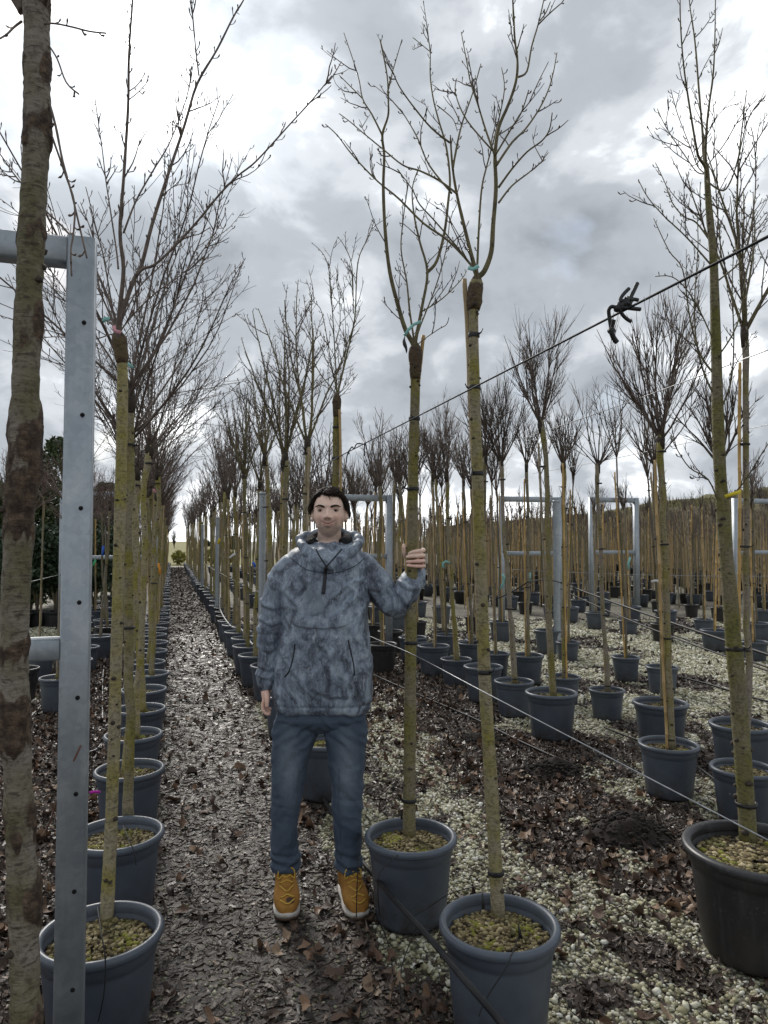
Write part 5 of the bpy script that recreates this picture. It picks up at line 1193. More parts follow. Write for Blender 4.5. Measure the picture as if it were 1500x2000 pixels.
def build_person():
    P = empty('person', MROOT, 'smiling man in a grey patterned anorak and blue jeans gripping a young tree', 'person'); P.rotation_euler = (0, 0, -YAW)
    # ---------------- body: one continuous surface
    mb = MB(); v, q, t = head_pts(); mb.add(v + HC, q, t)
    closed_tube(mb, [HC + (0, .018, -.055), HC + (0, .020, -.10), HC + (0, .03, -.155), HC + (0, .04, -.21)], [.052, .054, .057, .07])
    for s in (-1, 1):                        # ears
        e = HC + np.array([s * .0745, .012, -.008]); mb.blob(e, (.007, .016, .029), None, 0, 3); mb.blob(e + (s * .006, .006, .008), (.005, .015, .020), None, 0, 3); mb.blob(e + (s * .003, -.003, -.024), (.006, .008, .009), None, 0, 2)
    ch = Lc(636, 1150, .0); closed_tube(mb, [Lc(640, 1085, .03), ch, Lc(630, 1250, .0), Lc(628, 1365, .02)], [.085, .11, .105, .08], 20)
    shl, shr = Lc(570, 1105, .02), Lc(702, 1102, .02)
    closed_tube(mb, [Lc(640, 1100, .03), shl], [.07, .05]); closed_tube(mb, [Lc(640, 1100, .03), shr], [.07, .05])
    closed_tube(mb, [shl, Lc(531, 1215, .02), Lc(519, 1300, -.01), Lc(519, 1342, -.02)], [.042, .036, .027, .024])
    # right arm up to the trunk
    tc = D(807, 1092, 0.0 + dist_of(HERO['A'][0])); tb = dist_of(soil_at(799, 1632)) + .01
    T0 = Lc(806.5, 1092, tb - MD)            # centre of the held trunk at the hand
    zf = lambda py: Lc(806, py, tb - MD)[2]
    W0 = T0 + np.array([.022, .072, zf(1121) - T0[2]])
    closed_tube(mb, [shr, Lc(762, 1178, .02), Lc(780, 1172, .015), W0], [.042, .036, .033, .026])
    # gripping hand: palm behind the trunk, fingers round its right side to the front
    closed_tube(mb, [W0, T0 + (.028, .062, zf(1108) - T0[2]), T0 + (.030, .055, zf(1092) - T0[2]), T0 + (.028, .050, zf(1080) - T0[2])], [.024, .023, .022, .016])
    closed_tube(mb, [W0 + (-.012, -.002, .01), T0 + (.004, .056, zf(1104) - T0[2]), T0 + (.002, .052, zf(1090) - T0[2]), T0 + (.006, .048, zf(1080) - T0[2])], [.02, .019, .018, .013])
    fing = [((1074, 1075, 1077.5, 1081), .0091, .60), ((1085.5, 1085, 1086, 1087.5), .0090, 1.0), ((1095.5, 1095.5, 1096, 1097), .0087, 1.0), ((1105.5, 1105.5, 1105, 1104), .0078, .9)]
    for (a, b, c, d_), r, ext in fing:
        pts = [T0 + (.040, .046, zf(a + 3) - T0[2]), T0 + (.0475, .012, zf(a) - T0[2]), T0 + (.0440, -.018, zf(b) - T0[2]), T0 + (.020, -.0385, zf((b + c) / 2) - T0[2]), T0 + (.002 , -.0400, zf(c) - T0[2]), T0 + (-.004 - .024 * ext, -.0330 + .006 * ext, zf(d_) - T0[2])]
        closed_tube(mb, smooth_poly(pts, 4), np.interp(np.linspace(0, 1, 21), [0, .28, .45, .62, .78, .92, 1], [r * 1.05, r * 1.1, r * .98, r * 1.02, r * .93, r * .9, r * .72]), 12)
    closed_tube(mb, smooth_poly([T0 + (-.004, .052, zf(1098) - T0[2]), T0 + (-.026, .036, zf(1089) - T0[2]), T0 + (-.0365, .014, zf(1080) - T0[2]), T0 + (-.0395, .004, zf(1071) - T0[2]), T0 + (-.0405, .002, zf(1065) - T0[2])], 4), np.interp(np.linspace(0, 1, 17), [0, .4, .65, .85, 1], [.016, .0118, .0098, .0112, .0082]), 12)
    # hanging hand, seen from its thumb side
    H0 = Lc(519, 1345, -.02); zz = lambda py: Lc(519, py, -.02)[2] - H0[2]
    closed_tube(mb, [H0 + (0, 0, .02), H0 + (.0, .0, zz(1350)), H0 + (.001, .002, zz(1358)), H0 + (.003, .004, zz(1366))], [.021, .022, .021, .017])
    closed_tube(mb, [H0 + (0, -.018, zz(1351)), H0 + (.0, -.022, zz(1364))], [.014, .013]); closed_tube(mb, [H0 + (0, .018, zz(1351)), H0 + (.0, .022, zz(1362))], [.014, .012])
    for k, (yy, r, l) in enumerate(((-.027, .0088, 1.0), (-.008, .0090, 1.08), (.011, .0087, 1.0), (.029, .0078, .85))):
        l = l * 1.25
        p0 = H0 + (-.002, yy, zz(1364)); closed_tube(mb, smooth_poly([p0, p0 + (-.006, -.002, -.026 * l), p0 + (.006, -.003, -.046 * l), p0 + (.020, -.002, -.050 * l)], 4), np.linspace(r * 1.05, r * .8, 13), 10)
    closed_tube(mb, smooth_poly([H0 + (.008, -.024, zz(1350)), H0 + (.013, -.042, zz(1358)), H0 + (.014, -.048, zz(1367)), H0 + (.013, -.048, zz(1374))], 4), np.linspace(.0125, .0085, 13), 10)
    for px0, px1, px2 in ((590, 561, 557), (664, 679, 680)):
        closed_tube(mb, [Lc(px0, 1390, .03), Lc(px1, 1545, .03), Lc(px2, 1690, .05), Lc(px2, 1735, .05)], [.050, .048, .042, .036], 16)
    body = remesh(mb, .0030, 'person_body', 2, .4)
    vv = get_v(body); hv = vv - HC; hx, hy, hz = hv.T
    base = np.array([.84, .61, .50]); col = np.tile(base, (len(vv), 1)); headm = (hz > -.20) & (np.abs(hx) < .1)
    def mixc(mask, c, a): 
        w = np.clip(mask * a, 0, 1)[:, None]; col[:] = col * (1 - w) + np.array(c) * w
    front = sstep(.0, -.03, hy) * headm
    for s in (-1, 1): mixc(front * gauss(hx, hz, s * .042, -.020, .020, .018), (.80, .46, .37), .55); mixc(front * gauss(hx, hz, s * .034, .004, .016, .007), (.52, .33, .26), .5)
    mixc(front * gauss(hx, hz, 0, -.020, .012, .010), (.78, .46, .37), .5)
    for s in (-1, 1): mixc(front * gauss(hx, hz, s * .0085, -.0272, .0045, .0022), (.06, .03, .025), .9); mixc(front * gauss(hx, hz, s * (.0265 + .35 * 0), -.034, .0028, .010), (.34, .19, .15), .5)  # shade under the nose and in the smile folds, painted into the skin colour
    st = headm * sstep(.055, .02, hy) * (sstep(-.048, -.070, hz + .25 * (np.abs(hx) - .045).clip(0)) * sstep(-.135, -.112, hz) + .8 * sstep(.050, .062, np.abs(hx)) * sstep(-.005, -.04, hz) * sstep(-.13, -.10, hz))
    mous = front * np.exp(-(hx / .030) ** 4) * np.exp(-((hz + .035) / .0055) ** 2); side = front * sum(gauss(hx, hz, s * .034, -.050, .008, .014) for s in (-1, 1))
    nz = .75 + .5 * vnoise(vv[:, 0] * 260, vv[:, 1] * 260, vv[:, 2] * 260, 4)
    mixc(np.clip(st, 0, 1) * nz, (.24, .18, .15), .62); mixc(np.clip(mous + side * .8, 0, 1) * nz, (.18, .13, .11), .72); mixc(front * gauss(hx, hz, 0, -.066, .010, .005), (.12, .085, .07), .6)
    mzz = hz - .0125 * (hx / .03) ** 2; lipm = front * np.exp(-(hx / .0275) ** 6) * np.exp(-((mzz + .0487) / .0095) ** 4); mixc(lipm, (.60, .31, .27), .75)
    mixc(front * np.exp(-(hx / .0305) ** 6) * np.exp(-((mzz + .0478) / .0017) ** 2), (.10, .035, .03), .9)
    hand = (hz < -.2) ; kn = fbm(vv[:, 0] * 60, vv[:, 1] * 60, vv[:, 2] * 60, 3, 3); mixc(hand * kn, (.74, .39, .31), .75)
    a = body.color_attributes.new('skin', 'FLOAT_COLOR', 'POINT'); a.data.foreach_set('color', np.concatenate([col, np.ones((len(col), 1))], 1).astype(np.float32).ravel())
    k = NT('skin'); cv = k.attr('skin', 'Color'); w3 = k.coord('Object'); cv = k.mix(k.ramp(k.noise(w3, 55, 5), [(.35, .14), (.7, 0.0)]), cv, (.42, .22, .16))
    sk = k.set(cv, k.ramp(k.noise(w3, 40, 3), [(.3, .42), (.7, .58)]), 0, .4, k.noise(w3, 420, 3), .12, .001); k.b.inputs['Subsurface Weight'].default_value = .12; k.b.inputs['Subsurface Radius'].default_value = (.012, .005, .003); k.b.inputs['Subsurface Scale'].default_value = .6
    body.materials.append(sk); link('body', body, P)
    M['skin'] = sk
    # ---------------- eyes, brows
    for s in (-1, 1):
        c = HC + np.array([s * .0335, -.0648, .0105]); mb = MB(); mb.blob(c, (.0125,) * 3, None, 0, 3); eb = link('eye', mb.mesh('eye', simple('eye white', [(0, (.34, .30, .28)), (1, (.42, .38, .36))], 10, .25)), P)
        mb = MB(); mb.blob(c + (0, -.0087, -.0002), (.0072, .0050, .0068), None, 0, 2); link('iris', mb.mesh('iris', simple('dark iris', [(0, (.012, .008, .006)), (1, (.03, .018, .012))], 40, .15)), eb)
        for up in (1, -1):
            mb = MB(); V = []; nu, nv = 18, 8
            for i in range(nu):
                th = (i / (nu - 1) - .5) * 2.35
                for j in range(nv):
                    ph = (.30 if up > 0 else .26) * (1 - .75 * (abs(th) / 1.18) ** 2) + j / (nv - 1) * (1.2 if up > 0 else .7); r = .0135 if up > 0 else .0129
                    V.append(c + r * np.array([math.sin(th) * math.cos(ph), -math.cos(th) * math.cos(ph), up * math.sin(ph)]))
            mb.add(V, [(i * nv + j, i * nv + j + 1, i * nv + nv + j + 1, i * nv + nv + j) for i in range(nu - 1) for j in range(nv - 1)])
            lm = mb.mesh('eyelid', flat('eyelid skin', (.58, .385, .305))); link('eyelid', lm, P)
        mb = MB(); lash = [c + .0142 * np.array([math.sin(t) * math.cos(.3), -math.cos(t) * math.cos(.3), math.sin(.3 * (1 - .75 * (t / 1.18) ** 2))]) for t in np.linspace(-1.1, 1.1, 9)]
        mb.tube(lash, .0015, 5); link('eyelash', mb.mesh('eyelash', M['rubber']), P)
        rng = np.random.default_rng(5 + s); mb = MB()
        bp = lambda t: HC + np.array([s * (.0125 + .040 * t), -.0955 + .0035 * t + .020 * t ** 2.2, .0245 + .0080 * math.sin(min(t, .75) / .75 * 1.45) - .010 * max(0, t - .62)])
        for i in range(260):
            t = rng.uniform(0, 1) ** .85; p0 = bp(t) + (0, 0, rng.uniform(-.0044, .0040) * (1 - .55 * t)); d1 = unit(bp(min(t + .1, 1)) - bp(max(t - .1, 0))); p1 = p0 + d1 * rng.uniform(.006, .010) + (0, -.0008, rng.uniform(.0, .0022) * (1 - t))
            mb.tube([p0, (p0 + p1) / 2 + (0, -.0012, 0), p1], [.0009, .0011, .0003], 3, False)
        link('eyebrow', mb.mesh('eyebrow', simple('dark brown brow hair', [(0, (.012, .008, .006)), (1, (.028, .018, .013))], 40, .6)), P)
    # ---------------- hair
    hm = simple('dark brown hair', [(.3, (.010, .0075, .006)), (.7, (.036, .025, .019))], 60, .62, .3, .002, (1, 1, .3), spec=.18); rng = np.random.default_rng(15); mb = MB()
    def scalp(th, ph):                         # th azimuth from the face (x to the right), ph from the top
        sx, sy, sz = math.sin(ph) * math.sin(th), -math.sin(ph) * math.cos(th), math.cos(ph)
        return HC + np.array([sx * .0765, sy * (.092 if sy < 0 else .107), sz * .106 + .0])
    def limit(th):                             # how far down the hair reaches at this azimuth
        a = abs((th + math.pi) % (2 * math.pi) - math.pi)
        return float(np.interp(a, [0, .45, .8, 1.05, 1.25, 1.6, 2.0, 3.15], [.74, .74, .80, .95, 1.30, 1.55, 1.68, 1.74]))
    for i in range(4200):
        th = rng.uniform(-math.pi, math.pi); lm = limit(th); ph0 = rng.uniform(.02, .9) * lm; ln = rng.uniform(.35, .75); pts = []; sgn = 1 if th > -.55 or th < -2.6 else -1
        lm2 = lm + rng.normal() * .07; sw = rng.normal() * .15; lift = (rng.uniform(.002, .017) + (rng.uniform(.004, .014) if rng.uniform() < .03 else 0)) * (.75 + .35 * ph0)
        for j in range(6):
            u = j / 5; ph = min(ph0 + ln * u, lm2); t2 = th + sgn * u * (.55 * math.exp(-(ph0 / .8) ** 2) + .14) * (1.0 if abs(th) < 1.3 else .3) + sw * u
            n = unit(scalp(t2, ph) - HC); pts.append(scalp(t2, ph) + n * (lift * math.sin(.35 + 2.2 * u) + .003))
        mb.tube(pts, np.array([.0013, .0017, .0017, .0014, .0010, .0002]) * rng.uniform(.5, 1.1), 4, False)
    link('hair', mb.mesh('hair', hm), P)
    mb = MB(); V = []; nu, nv = 60, 22
    for i in range(nu):
        th = -math.pi + i * 2 * math.pi / nu
        for j in range(nv):
            ph = .01 + (limit(th) - .02) * j / (nv - 1); p = scalp(th, ph); V.append(p + unit(p - HC) * (.0065 * (1 - (j / (nv - 1)) ** 4) + .0005))
    mb.add(V, [(i * nv + j, i * nv + j + 1, ((i + 1) % nu) * nv + j + 1, ((i + 1) % nu) * nv + j) for i in range(nu) for j in range(nv - 1)]); link('hair', mb.mesh('hair_cap', hm), P)
    # ---------------- anorak
    mb = MB()
    secs = []
    for py, l, r, dp, dy in ((1388, 541, 720, .112, .015), (1383, 537, 724, .126, .012), (1370, 533, 727, .134, .010), (1340, 532, 728, .140, .005), (1300, 537, 727, .143, -.002), (1260, 543, 724, .143, -.004), (1220, 549, 722, .140, -.004), (1180, 550, 721, .136, -.002), (1140, 548, 722, .130, .004), (1110, 548, 720, .120, .012), (1092, 552, 714, .106, .020), (1080, 564, 704, .095, .026), (1070, 584, 694, .085, .03), (1060, 602, 682, .075, .035)):
        c = Lc((l + r) / 2, py, dy); hw = (r - l) / 2 / FPX * MD - .009; dp = dp - .010; secs.append((c, (hw, 0, 0), (0, dp, 0)))
    ring_loft(mb, secs, 56, 0, True, 2.5)
    def sleeve(path, rad): closed_tube(mb, smooth_poly(np.array(path), 5), np.interp(np.linspace(0, 1, (len(path) - 1) * 5 + 1), np.linspace(0, 1, len(rad)), rad), 26)
    sleeve([Lc(576, 1106, .015), Lc(556, 1124, .015), Lc(541, 1165, .018), Lc(534, 1210, .016), Lc(529, 1255, .004), Lc(524, 1295, -.010), Lc(520, 1322, -.018), Lc(519, 1336, -.02)], [.066, .065, .060, .057, .051, .043, .037, .031])
    sleeve([Lc(700, 1106, .015), Lc(718, 1122, .02), Lc(740, 1148, .02), Lc(758, 1170, .02), Lc(774, 1178, .015), Lc(788, 1166, .01), Lc(799, 1146, .006), W0 + (-.004, .004, -.004)], [.068, .066, .062, .060, .061, .057, .052, .042])
    # thick collapsed hood round the neck
    ring_loft(mb, [(Lc(642, 1116, .012), (.150, 0, 0), (0, .118, 0)), (Lc(642, 1100, .012), (.158, 0, 0), (0, .126, 0)), (Lc(642, 1084, .014), (.150, 0, 0), (0, .128, .02)), (Lc(643, 1068, .018), (.133, 0, 0), (0, .120, .035)), (Lc(644, 1056, .024), (.112, 0, 0), (0, .105, .042))], 48, 0, True, 2.2)
    hood = [(640, 1108, -.112, .011), (612, 1092, -.100, .013), (594, 1070, -.062, .015), (586, 1055, .02, .017), (600, 1046, .085, .018), (643, 1041, .112, .019), (688, 1046, .085, .019), (702, 1056, .02, .018), (692, 1072, -.062, .016), (668, 1092, -.100, .013), (640, 1108, -.112, .011)]
    hp = smooth_poly(np.array([Lc(a, b, c) for a, b, c, _ in hood]), 5); mb.tube(hp, np.interp(np.linspace(0, 1, len(hp)), np.linspace(0, 1, len(hood)), [h[3] for h in hood]) * (1 + .22 * np.sin(np.arange(len(hp)) * 1.7)), 20, True)
    # collar front
    cs = []
    for py, rx, ry, dy in ((1114, .066, .060, -.035), (1098, .060, .062, -.022), (1086, .057, .060, -.012), (1078, .055, .058, -.008)): cs.append((Lc(643, py, dy), (rx, 0, 0), (0, ry, 0)))
    ring_loft(mb, cs, 36, 0, True, 2.1)
    jk = remesh(mb, .0052, 'anorak', 6, .5)
    v = get_v(jk); n = get_n(jk); x, y, z = v.T
    zt = Lc(625, 1200)[2]; w1 = fbm(x * 5, y * 5, z * 5, 3, 2) * 3.0
    f = (np.abs(fbm(x * 9 + w1, y * 7, z * 5.5 + w1 * .6 + x * 4, 3, 7) - .5) * 2) ** .75
    fine = np.abs(fbm(x * 24 + w1 * 2, y * 20, z * 15 + x * 9, 3, 9) - .5) * 2
    elbow = np.exp(-(((x - Lc(768, 1180)[0]) / .09) ** 2 + ((z - Lc(768, 1180)[2]) / .08) ** 2)) + np.exp(-(((x - Lc(528, 1230)[0]) / .06) ** 2 + ((z - Lc(528, 1240)[2]) / .14) ** 2)) + .8 * np.exp(-(((x - Lc(640, 1085)[0]) / .16) ** 2 + ((z - Lc(640, 1080)[2]) / .06) ** 2))
    arm = np.abs(np.sin((z * 1.0 + .5 * np.sign(x) * x) * 62 + w1 * 3.0)) ** 1.5
    crs = np.abs(fbm(x * 6 + z * 7 + w1 * .5, y * 5, z * 3.5 - x * 5, 2, 41) - .5) * 2
    dsp = (.5 - f) * .013 + (.45 - fine) * .0028 + np.clip(.22 - crs, 0, 1) * .050 * (.3 + fbm(x * 4, y * 4, z * 4, 2, 3)) + elbow * (arm - .5) * .007 * (.4 + 1.2 * fine)
    hz_ = Lc(625, 1372)[2]; dsp += -.0045 * np.exp(-((z - hz_) / .006) ** 2) + .003 * np.sin(np.arctan2(y, x) * 46 + w1 * 2) * np.exp(-((z - hz_ + .0) / .022) ** 2)
    dsp -= .005 * np.exp(-((z - Lc(512, 1238)[2]) / .004) ** 2) * (x < Lc(556, 1238)[0])
    wq = v - np.array([(_C0 - MROOT).dot(_Rv), (_C0 - MROOT).dot(_Fh), (_C0 - MROOT)[2]]); ff = wq[:, 1] * math.cos(PITCH) + wq[:, 2] * math.sin(PITCH)
    PX = 750 + FPX * wq[:, 0] / ff; PY = 1000 - FPX * (-wq[:, 1] * math.sin(PITCH) + wq[:, 2] * math.cos(PITCH)) / ff; frt = sstep(.12, -.08, n[:, 1])
    def fold_line(pts, amp, wid):
        nonlocal dsp
        best = np.full(len(PX), 1e9); sg = np.zeros(len(PX)); tt = np.zeros(len(PX)); m_ = len(pts) - 1
        for i_ in range(m_):
            (ax_, ay_), (bx_, by_) = pts[i_], pts[i_ + 1]; dx_, dy_ = bx_ - ax_, by_ - ay_; L2 = dx_ * dx_ + dy_ * dy_
            u_ = np.clip(((PX - ax_) * dx_ + (PY - ay_) * dy_) / L2, 0, 1); ex, ey = PX - ax_ - u_ * dx_, PY - ay_ - u_ * dy_; d_ = np.hypot(ex, ey); b_ = d_ < best
            best = np.where(b_, d_, best); sg = np.where(b_, (dx_ * ey - dy_ * ex) / math.sqrt(L2), sg); tt = np.where(b_, (i_ + u_) / m_, tt)
        env = np.sin(np.pi * np.clip(tt * .86 + .10, 0, 1)) * frt * (best < wid * 4); dsp = dsp + amp * env * (np.exp(-(sg / wid) ** 2) - .75 * np.exp(-((sg - wid * 1.5) / wid) ** 2))
    for pts, amp, wid in (([(722, 1138), (690, 1168), (655, 1205), (630, 1235)], .011, 5), ([(720, 1158), (700, 1200), (688, 1250)], .010, 5), ([(716, 1128), (680, 1140), (650, 1165)], .008, 4), ([(556, 1150), (582, 1180), (600, 1225)], .010, 5), ([(554, 1180), (570, 1230), (574, 1270)], .009, 4.5),
                          ([(508, 1178), (532, 1188), (556, 1184)], .009, 4), ([(506, 1205), (530, 1220), (552, 1212)], .010, 4), ([(506, 1262), (526, 1272), (544, 1262)], .007, 4), ([(507, 1300), (522, 1308), (538, 1300)], .007, 3.5), ([(508, 1318), (522, 1324), (534, 1318)], .006, 3),
                          ([(728, 1120), (748, 1160), (752, 1200)], .010, 5), ([(745, 1135), (768, 1165), (775, 1205)], .010, 4.5), ([(722, 1150), (742, 1178), (764, 1206)], .010, 4.5), ([(770, 1150), (785, 1165), (800, 1190)], .008, 4), ([(780, 1135), (795, 1148), (815, 1150)], .007, 4),
                          ([(600, 1240), (640, 1270), (690, 1350)], .007, 6), ([(668, 1240), (640, 1290), (580, 1350)], .007, 6), ([(560, 1290), (590, 1330), (600, 1375)], .007, 5), ([(700, 1290), (675, 1335), (665, 1375)], .007, 5), ([(580, 1110), (600, 1140), (610, 1180)], .007, 5), ([(620, 1350), (650, 1362), (690, 1358)], .006, 4)):
        fold_line(pts, amp, wid)
    keep = 1 - .85 * np.exp(-(np.linalg.norm(v - T0, axis=1) / .07) ** 2)
    set_v(jk, v + n * (dsp * keep)[:, None])
    def mat_jacket():
        k = NT('grey blue camouflage fabric'); v = k.coord('Object'); vs = k.coord('Object', (1.0, 1.0, .55), (0, .5, 0))
        wn = k.n('ShaderNodeTexNoise'); k.L(v, wn.inputs['Vector']); wn.inputs['Scale'].default_value = 7; wn.inputs['Detail'].default_value = 4
        ad = k.n('ShaderNodeVectorMath', operation='MULTIPLY_ADD'); k.L(wn.outputs['Color'], ad.inputs[0]); ad.inputs[1].default_value = (.16, .16, .16); k.L(vs, ad.inputs[2]); wv = ad.outputs[0]
        f = k.noise(wv, 13, 8, .66, .8); g = k.noise(wv, 46, 6, .7, 1.4); h = k.noise(wv, 4.2, 3)
        c = k.ramp(k.math('ADD', k.math('MULTIPLY', f, .78), k.math('MULTIPLY', g, .22)), [(.37, (.034, .042, .064)), (.45, (.115, .135, .172)), (.50, (.185, .228, .290)), (.57, (.275, .330, .395)), (.66, (.375, .43, .49))])
        c = k.mix(k.ramp(h, [(.36, .60), (.50, 0.0)]), c, (.070, .084, .118))
        st = k.n('ShaderNodeTexNoise'); mp = k.coord('Object', (1.0, 1.0, .16), (0, .75, 0)); ad2 = k.n('ShaderNodeVectorMath', operation='MULTIPLY_ADD'); k.L(wn.outputs['Color'], ad2.inputs[0]); ad2.inputs[1].default_value = (.10, .10, .10); k.L(mp, ad2.inputs[2])
        s1 = k.noise(ad2.outputs[0], 105, 5, .62, .8); c = k.mix(k.ramp(s1, [(.575, 0.0), (.63, .38)]), c, (.46, .50, .54)); c = k.mix(k.ramp(s1, [(.34, .6), (.42, 0.0)]), c, (.045, .055, .085))
        weave = k.noise(v, 900, 2)
        return k.set(c, .52, 0, .4, weave, .10, .001)
    jm = mat_jacket(); jk.materials.append(jm); J = link('anorak', jk, P)
    bvh = BVHTree.FromPolygons([tuple(p) for p in get_v(jk)], [tuple(p.vertices) for p in jk.polygons])
    def on_front(px, py, off):
        o = Lc(px, py, 0); cam = np.array([(_C0 - MROOT).dot(_Rv), (_C0 - MROOT).dot(_Fh), (_C0 - MROOT)[2]]); d = unit(o - cam); hit = bvh.ray_cast(Vector(cam), Vector(d), 6.0)
        p = np.array(hit[0]) if hit[0] is not None else o; return p - d * off
    def strip(name, pts, w, off, mat, dense=16, parent=J):
        sp = smooth_poly(np.array([(a, b, 0) for a, b in pts]), max(2, dense // max(1, len(pts) - 1))); mb = MB(); P3 = np.array([on_front(a, b, off) for a, b, _ in sp]); mb.tube(P3, w, 7); return link(name, mb.mesh(name, mat), parent)
    blk = simple('black zip tape', [(0, (.008, .008, .010)), (1, (.018, .018, .022))], 60, .45)
    strip('zip', [(637, 1106), (635, 1125), (633, 1145), (631, 1160)], .0080, .001, blk); strip('zip_tape', [(617, 1072), (624, 1086), (637, 1106)], .0030, .001, blk); strip('zip_tape', [(668, 1072), (656, 1086), (638, 1106)], .0030, .001, blk)
    strip('pocket_zip', [(576, 1258), (573, 1280), (566, 1308), (556, 1322)], .0030, .0005, blk); strip('pocket_zip', [(680, 1250), (686, 1276), (691, 1300), (692, 1320)], .0030, .0005, blk)
    seam = simple('dark seam', [(0, (.018, .022, .035)), (1, (.05, .06, .08))], 40, .7)
    strip('seam', [(566, 1088), (580, 1100), (600, 1113), (634, 1119)], .0022, -.0005, seam); strip('seam', [(712, 1090), (695, 1104), (668, 1116), (640, 1120)], .0022, -.0005, seam)
    # pouch flap across the chest front
    nu, nv = 30, 7; V = []
    for i in range(nu):
        for j in range(nv):
            a, b = i / (nu - 1), j / (nv - 1); px = 572 + 108 * a; py = 1200 + 25 * b + 3 * math.sin(a * 3.1) + (6 * (abs(a - .5) * 2) ** 6) * (-b); V.append(on_front(px, py, .0015 + .0055 * b))
    q = [(i * nv + j, i * nv + j + 1, i * nv + nv + j + 1, i * nv + nv + j) for i in range(nu - 1) for j in range(nv - 1)]
    mb = MB(); V = np.array(V); mb.add(V, q); me = mb.mesh('pocket_flap', jm); fo = link('pocket_flap', me, J); sd = fo.modifiers.new('t', 'SOLIDIFY'); sd.thickness = .003
    # dark lining between the neck and the hood
    mb = MB(); cc = Lc(643, 1062, .03); pts = []
    for a in np.linspace(.35 - math.pi / 2 + .55, 2 * math.pi - .35 - math.pi / 2 - .55, 26): pts.append(cc + (.083 * math.cos(a), .078 * math.sin(a), .012 + .020 * math.sin(a)))
    mb.tube(pts, .026, 12, True, 0, 1 + .10 * np.random.default_rng(2).normal(size=(26, 12))); link('hood_lining', mb.mesh('hood_lining', simple('black fleece', [(.3, (.006, .006, .007)), (.7, (.022, .021, .022))], 50, .9, .6)), J)
    mb = MB(); w = smooth_poly([W0 + (-.01, .004, -.012), W0 + (0, 0, -.004), W0 + (.006, -.002, .006)], 3); mb.tube(w, .036, 18); link('cuff', mb.mesh('cuff', blk), J)
    # ---------------- jeans
    mb = MB(); secs = []
    for py, l, r, dp in ((1362, 546, 714, .105), (1385, 538, 719, .115), (1400, 534, 721, .116), (1412, 545, 709, .100), (1423, 596, 660, .070)):
        k_ = .022 if py < 1395 else .012; c = Lc((l + r) / 2, py, .012); secs.append((c, ((r - l) / 2 / FPX * MD - k_, 0, 0), (0, dp - k_, 0)))
    ring_loft(mb, secs, 48, 0, True, 2.5)
    for leg in (((1398, 582, 44, .085, .012), (1425, 579, 46.5, .098, .014), (1460, 573, 41, .094, .016), (1500, 566.5, 35.5, .085, .018), (1530, 562, 32.5, .078, .018), (1560, 559, 31.5, .075, .020), (1595, 557, 28.5, .076, .030), (1630, 556, 27.5, .076, .040), (1660, 556.5, 27.5, .074, .046), (1685, 557.5, 28.0, .075, .048), (1694, 558, 28.5, .080, .046)),
                ((1398, 672, 44, .085, .012), (1425, 675, 44.5, .098, .014), (1460, 676, 40.5, .094, .016), (1500, 677, 36.0, .085, .018), (1530, 677.5, 32.5, .078, .018), (1560, 678, 30.5, .075, .020), (1595, 678.5, 28.0, .076, .030), (1630, 679, 27.0, .076, .040), (1660, 679.5, 26.0, .074, .046), (1685, 680, 26.5, .075, .048), (1694, 680.5, 27.5, .080, .046))):
        ring_loft(mb, [(Lc(cx, py, dy), (hw / FPX * MD - .0065, 0, 0), (0, dp - .006, 0)) for py, cx, hw, dp, dy in leg], 36, 0, True, 2.2)
    jn = remesh(mb, .0052, 'jeans', 5, .5); v = get_v(jn); n = get_n(jn); x, y, z = v.T; w1 = fbm(x * 6, y * 6, z * 6, 3, 22) * 3
    kz = Lc(625, 1560)[2]; az = Lc(625, 1685)[2]; cz = Lc(625, 1425)[2]
    fold = np.abs(fbm(x * 8 + w1, y * 6, z * 9 + w1 * .5 + np.abs(x) * 6, 3, 27) - .5) * 2
    bunch = np.exp(-((z - az) / .055) ** 2); knee = np.exp(-((z - kz) / .07) ** 2); crot = np.exp(-((z - cz) / .06) ** 2)
    hor = np.sin(z * 150 + w1 * 4 + x * 18) * .5 + .5; whisk = np.sin((z + np.abs(x - Lc(627, 1425)[0]) * .8) * 130 + w1 * 2)
    set_v(jn, v + n * ((.45 - fold) * .015 + np.clip(.20 - np.abs(fbm(x * 5 + w1 * .4, y * 5, z * 7 + np.abs(x) * 9, 2, 61) - .5) * 2, 0, 1) * .035 + bunch * (hor - .5) * .010 + knee * (hor - .5) * .0035 * (fold * 2) + crot * whisk * .0028)[:, None])
    k = NT('blue denim'); cv = k.coord('Object'); vs = k.coord('Object', (1, 1, .3)); f = k.noise(cv, 5, 5); g = k.noise(vs, 70, 4); tw = k.noise(k.coord('Object', (1, 1, .35)), 520, 2)
    fade = None
    for cx in (566, 677):
        p = Lc(cx, 1500, -.06); dv = k.n('ShaderNodeVectorMath', operation='SUBTRACT'); k.L(k.coord('Object'), dv.inputs[0]); dv.inputs[1].default_value = tuple(p)
        sc = k.n('ShaderNodeVectorMath', operation='MULTIPLY'); k.L(dv.outputs[0], sc.inputs[0]); sc.inputs[1].default_value = (16, 9, 4.6); ln = k.n('ShaderNodeVectorMath', operation='LENGTH'); k.L(sc.outputs[0], ln.inputs[0])
        r_ = k.ramp(ln.outputs['Value'], [(.0, 1.0), (1.0, 0.0)]); fade = r_ if fade is None else k.mix(1.0, fade, r_, 'ADD')
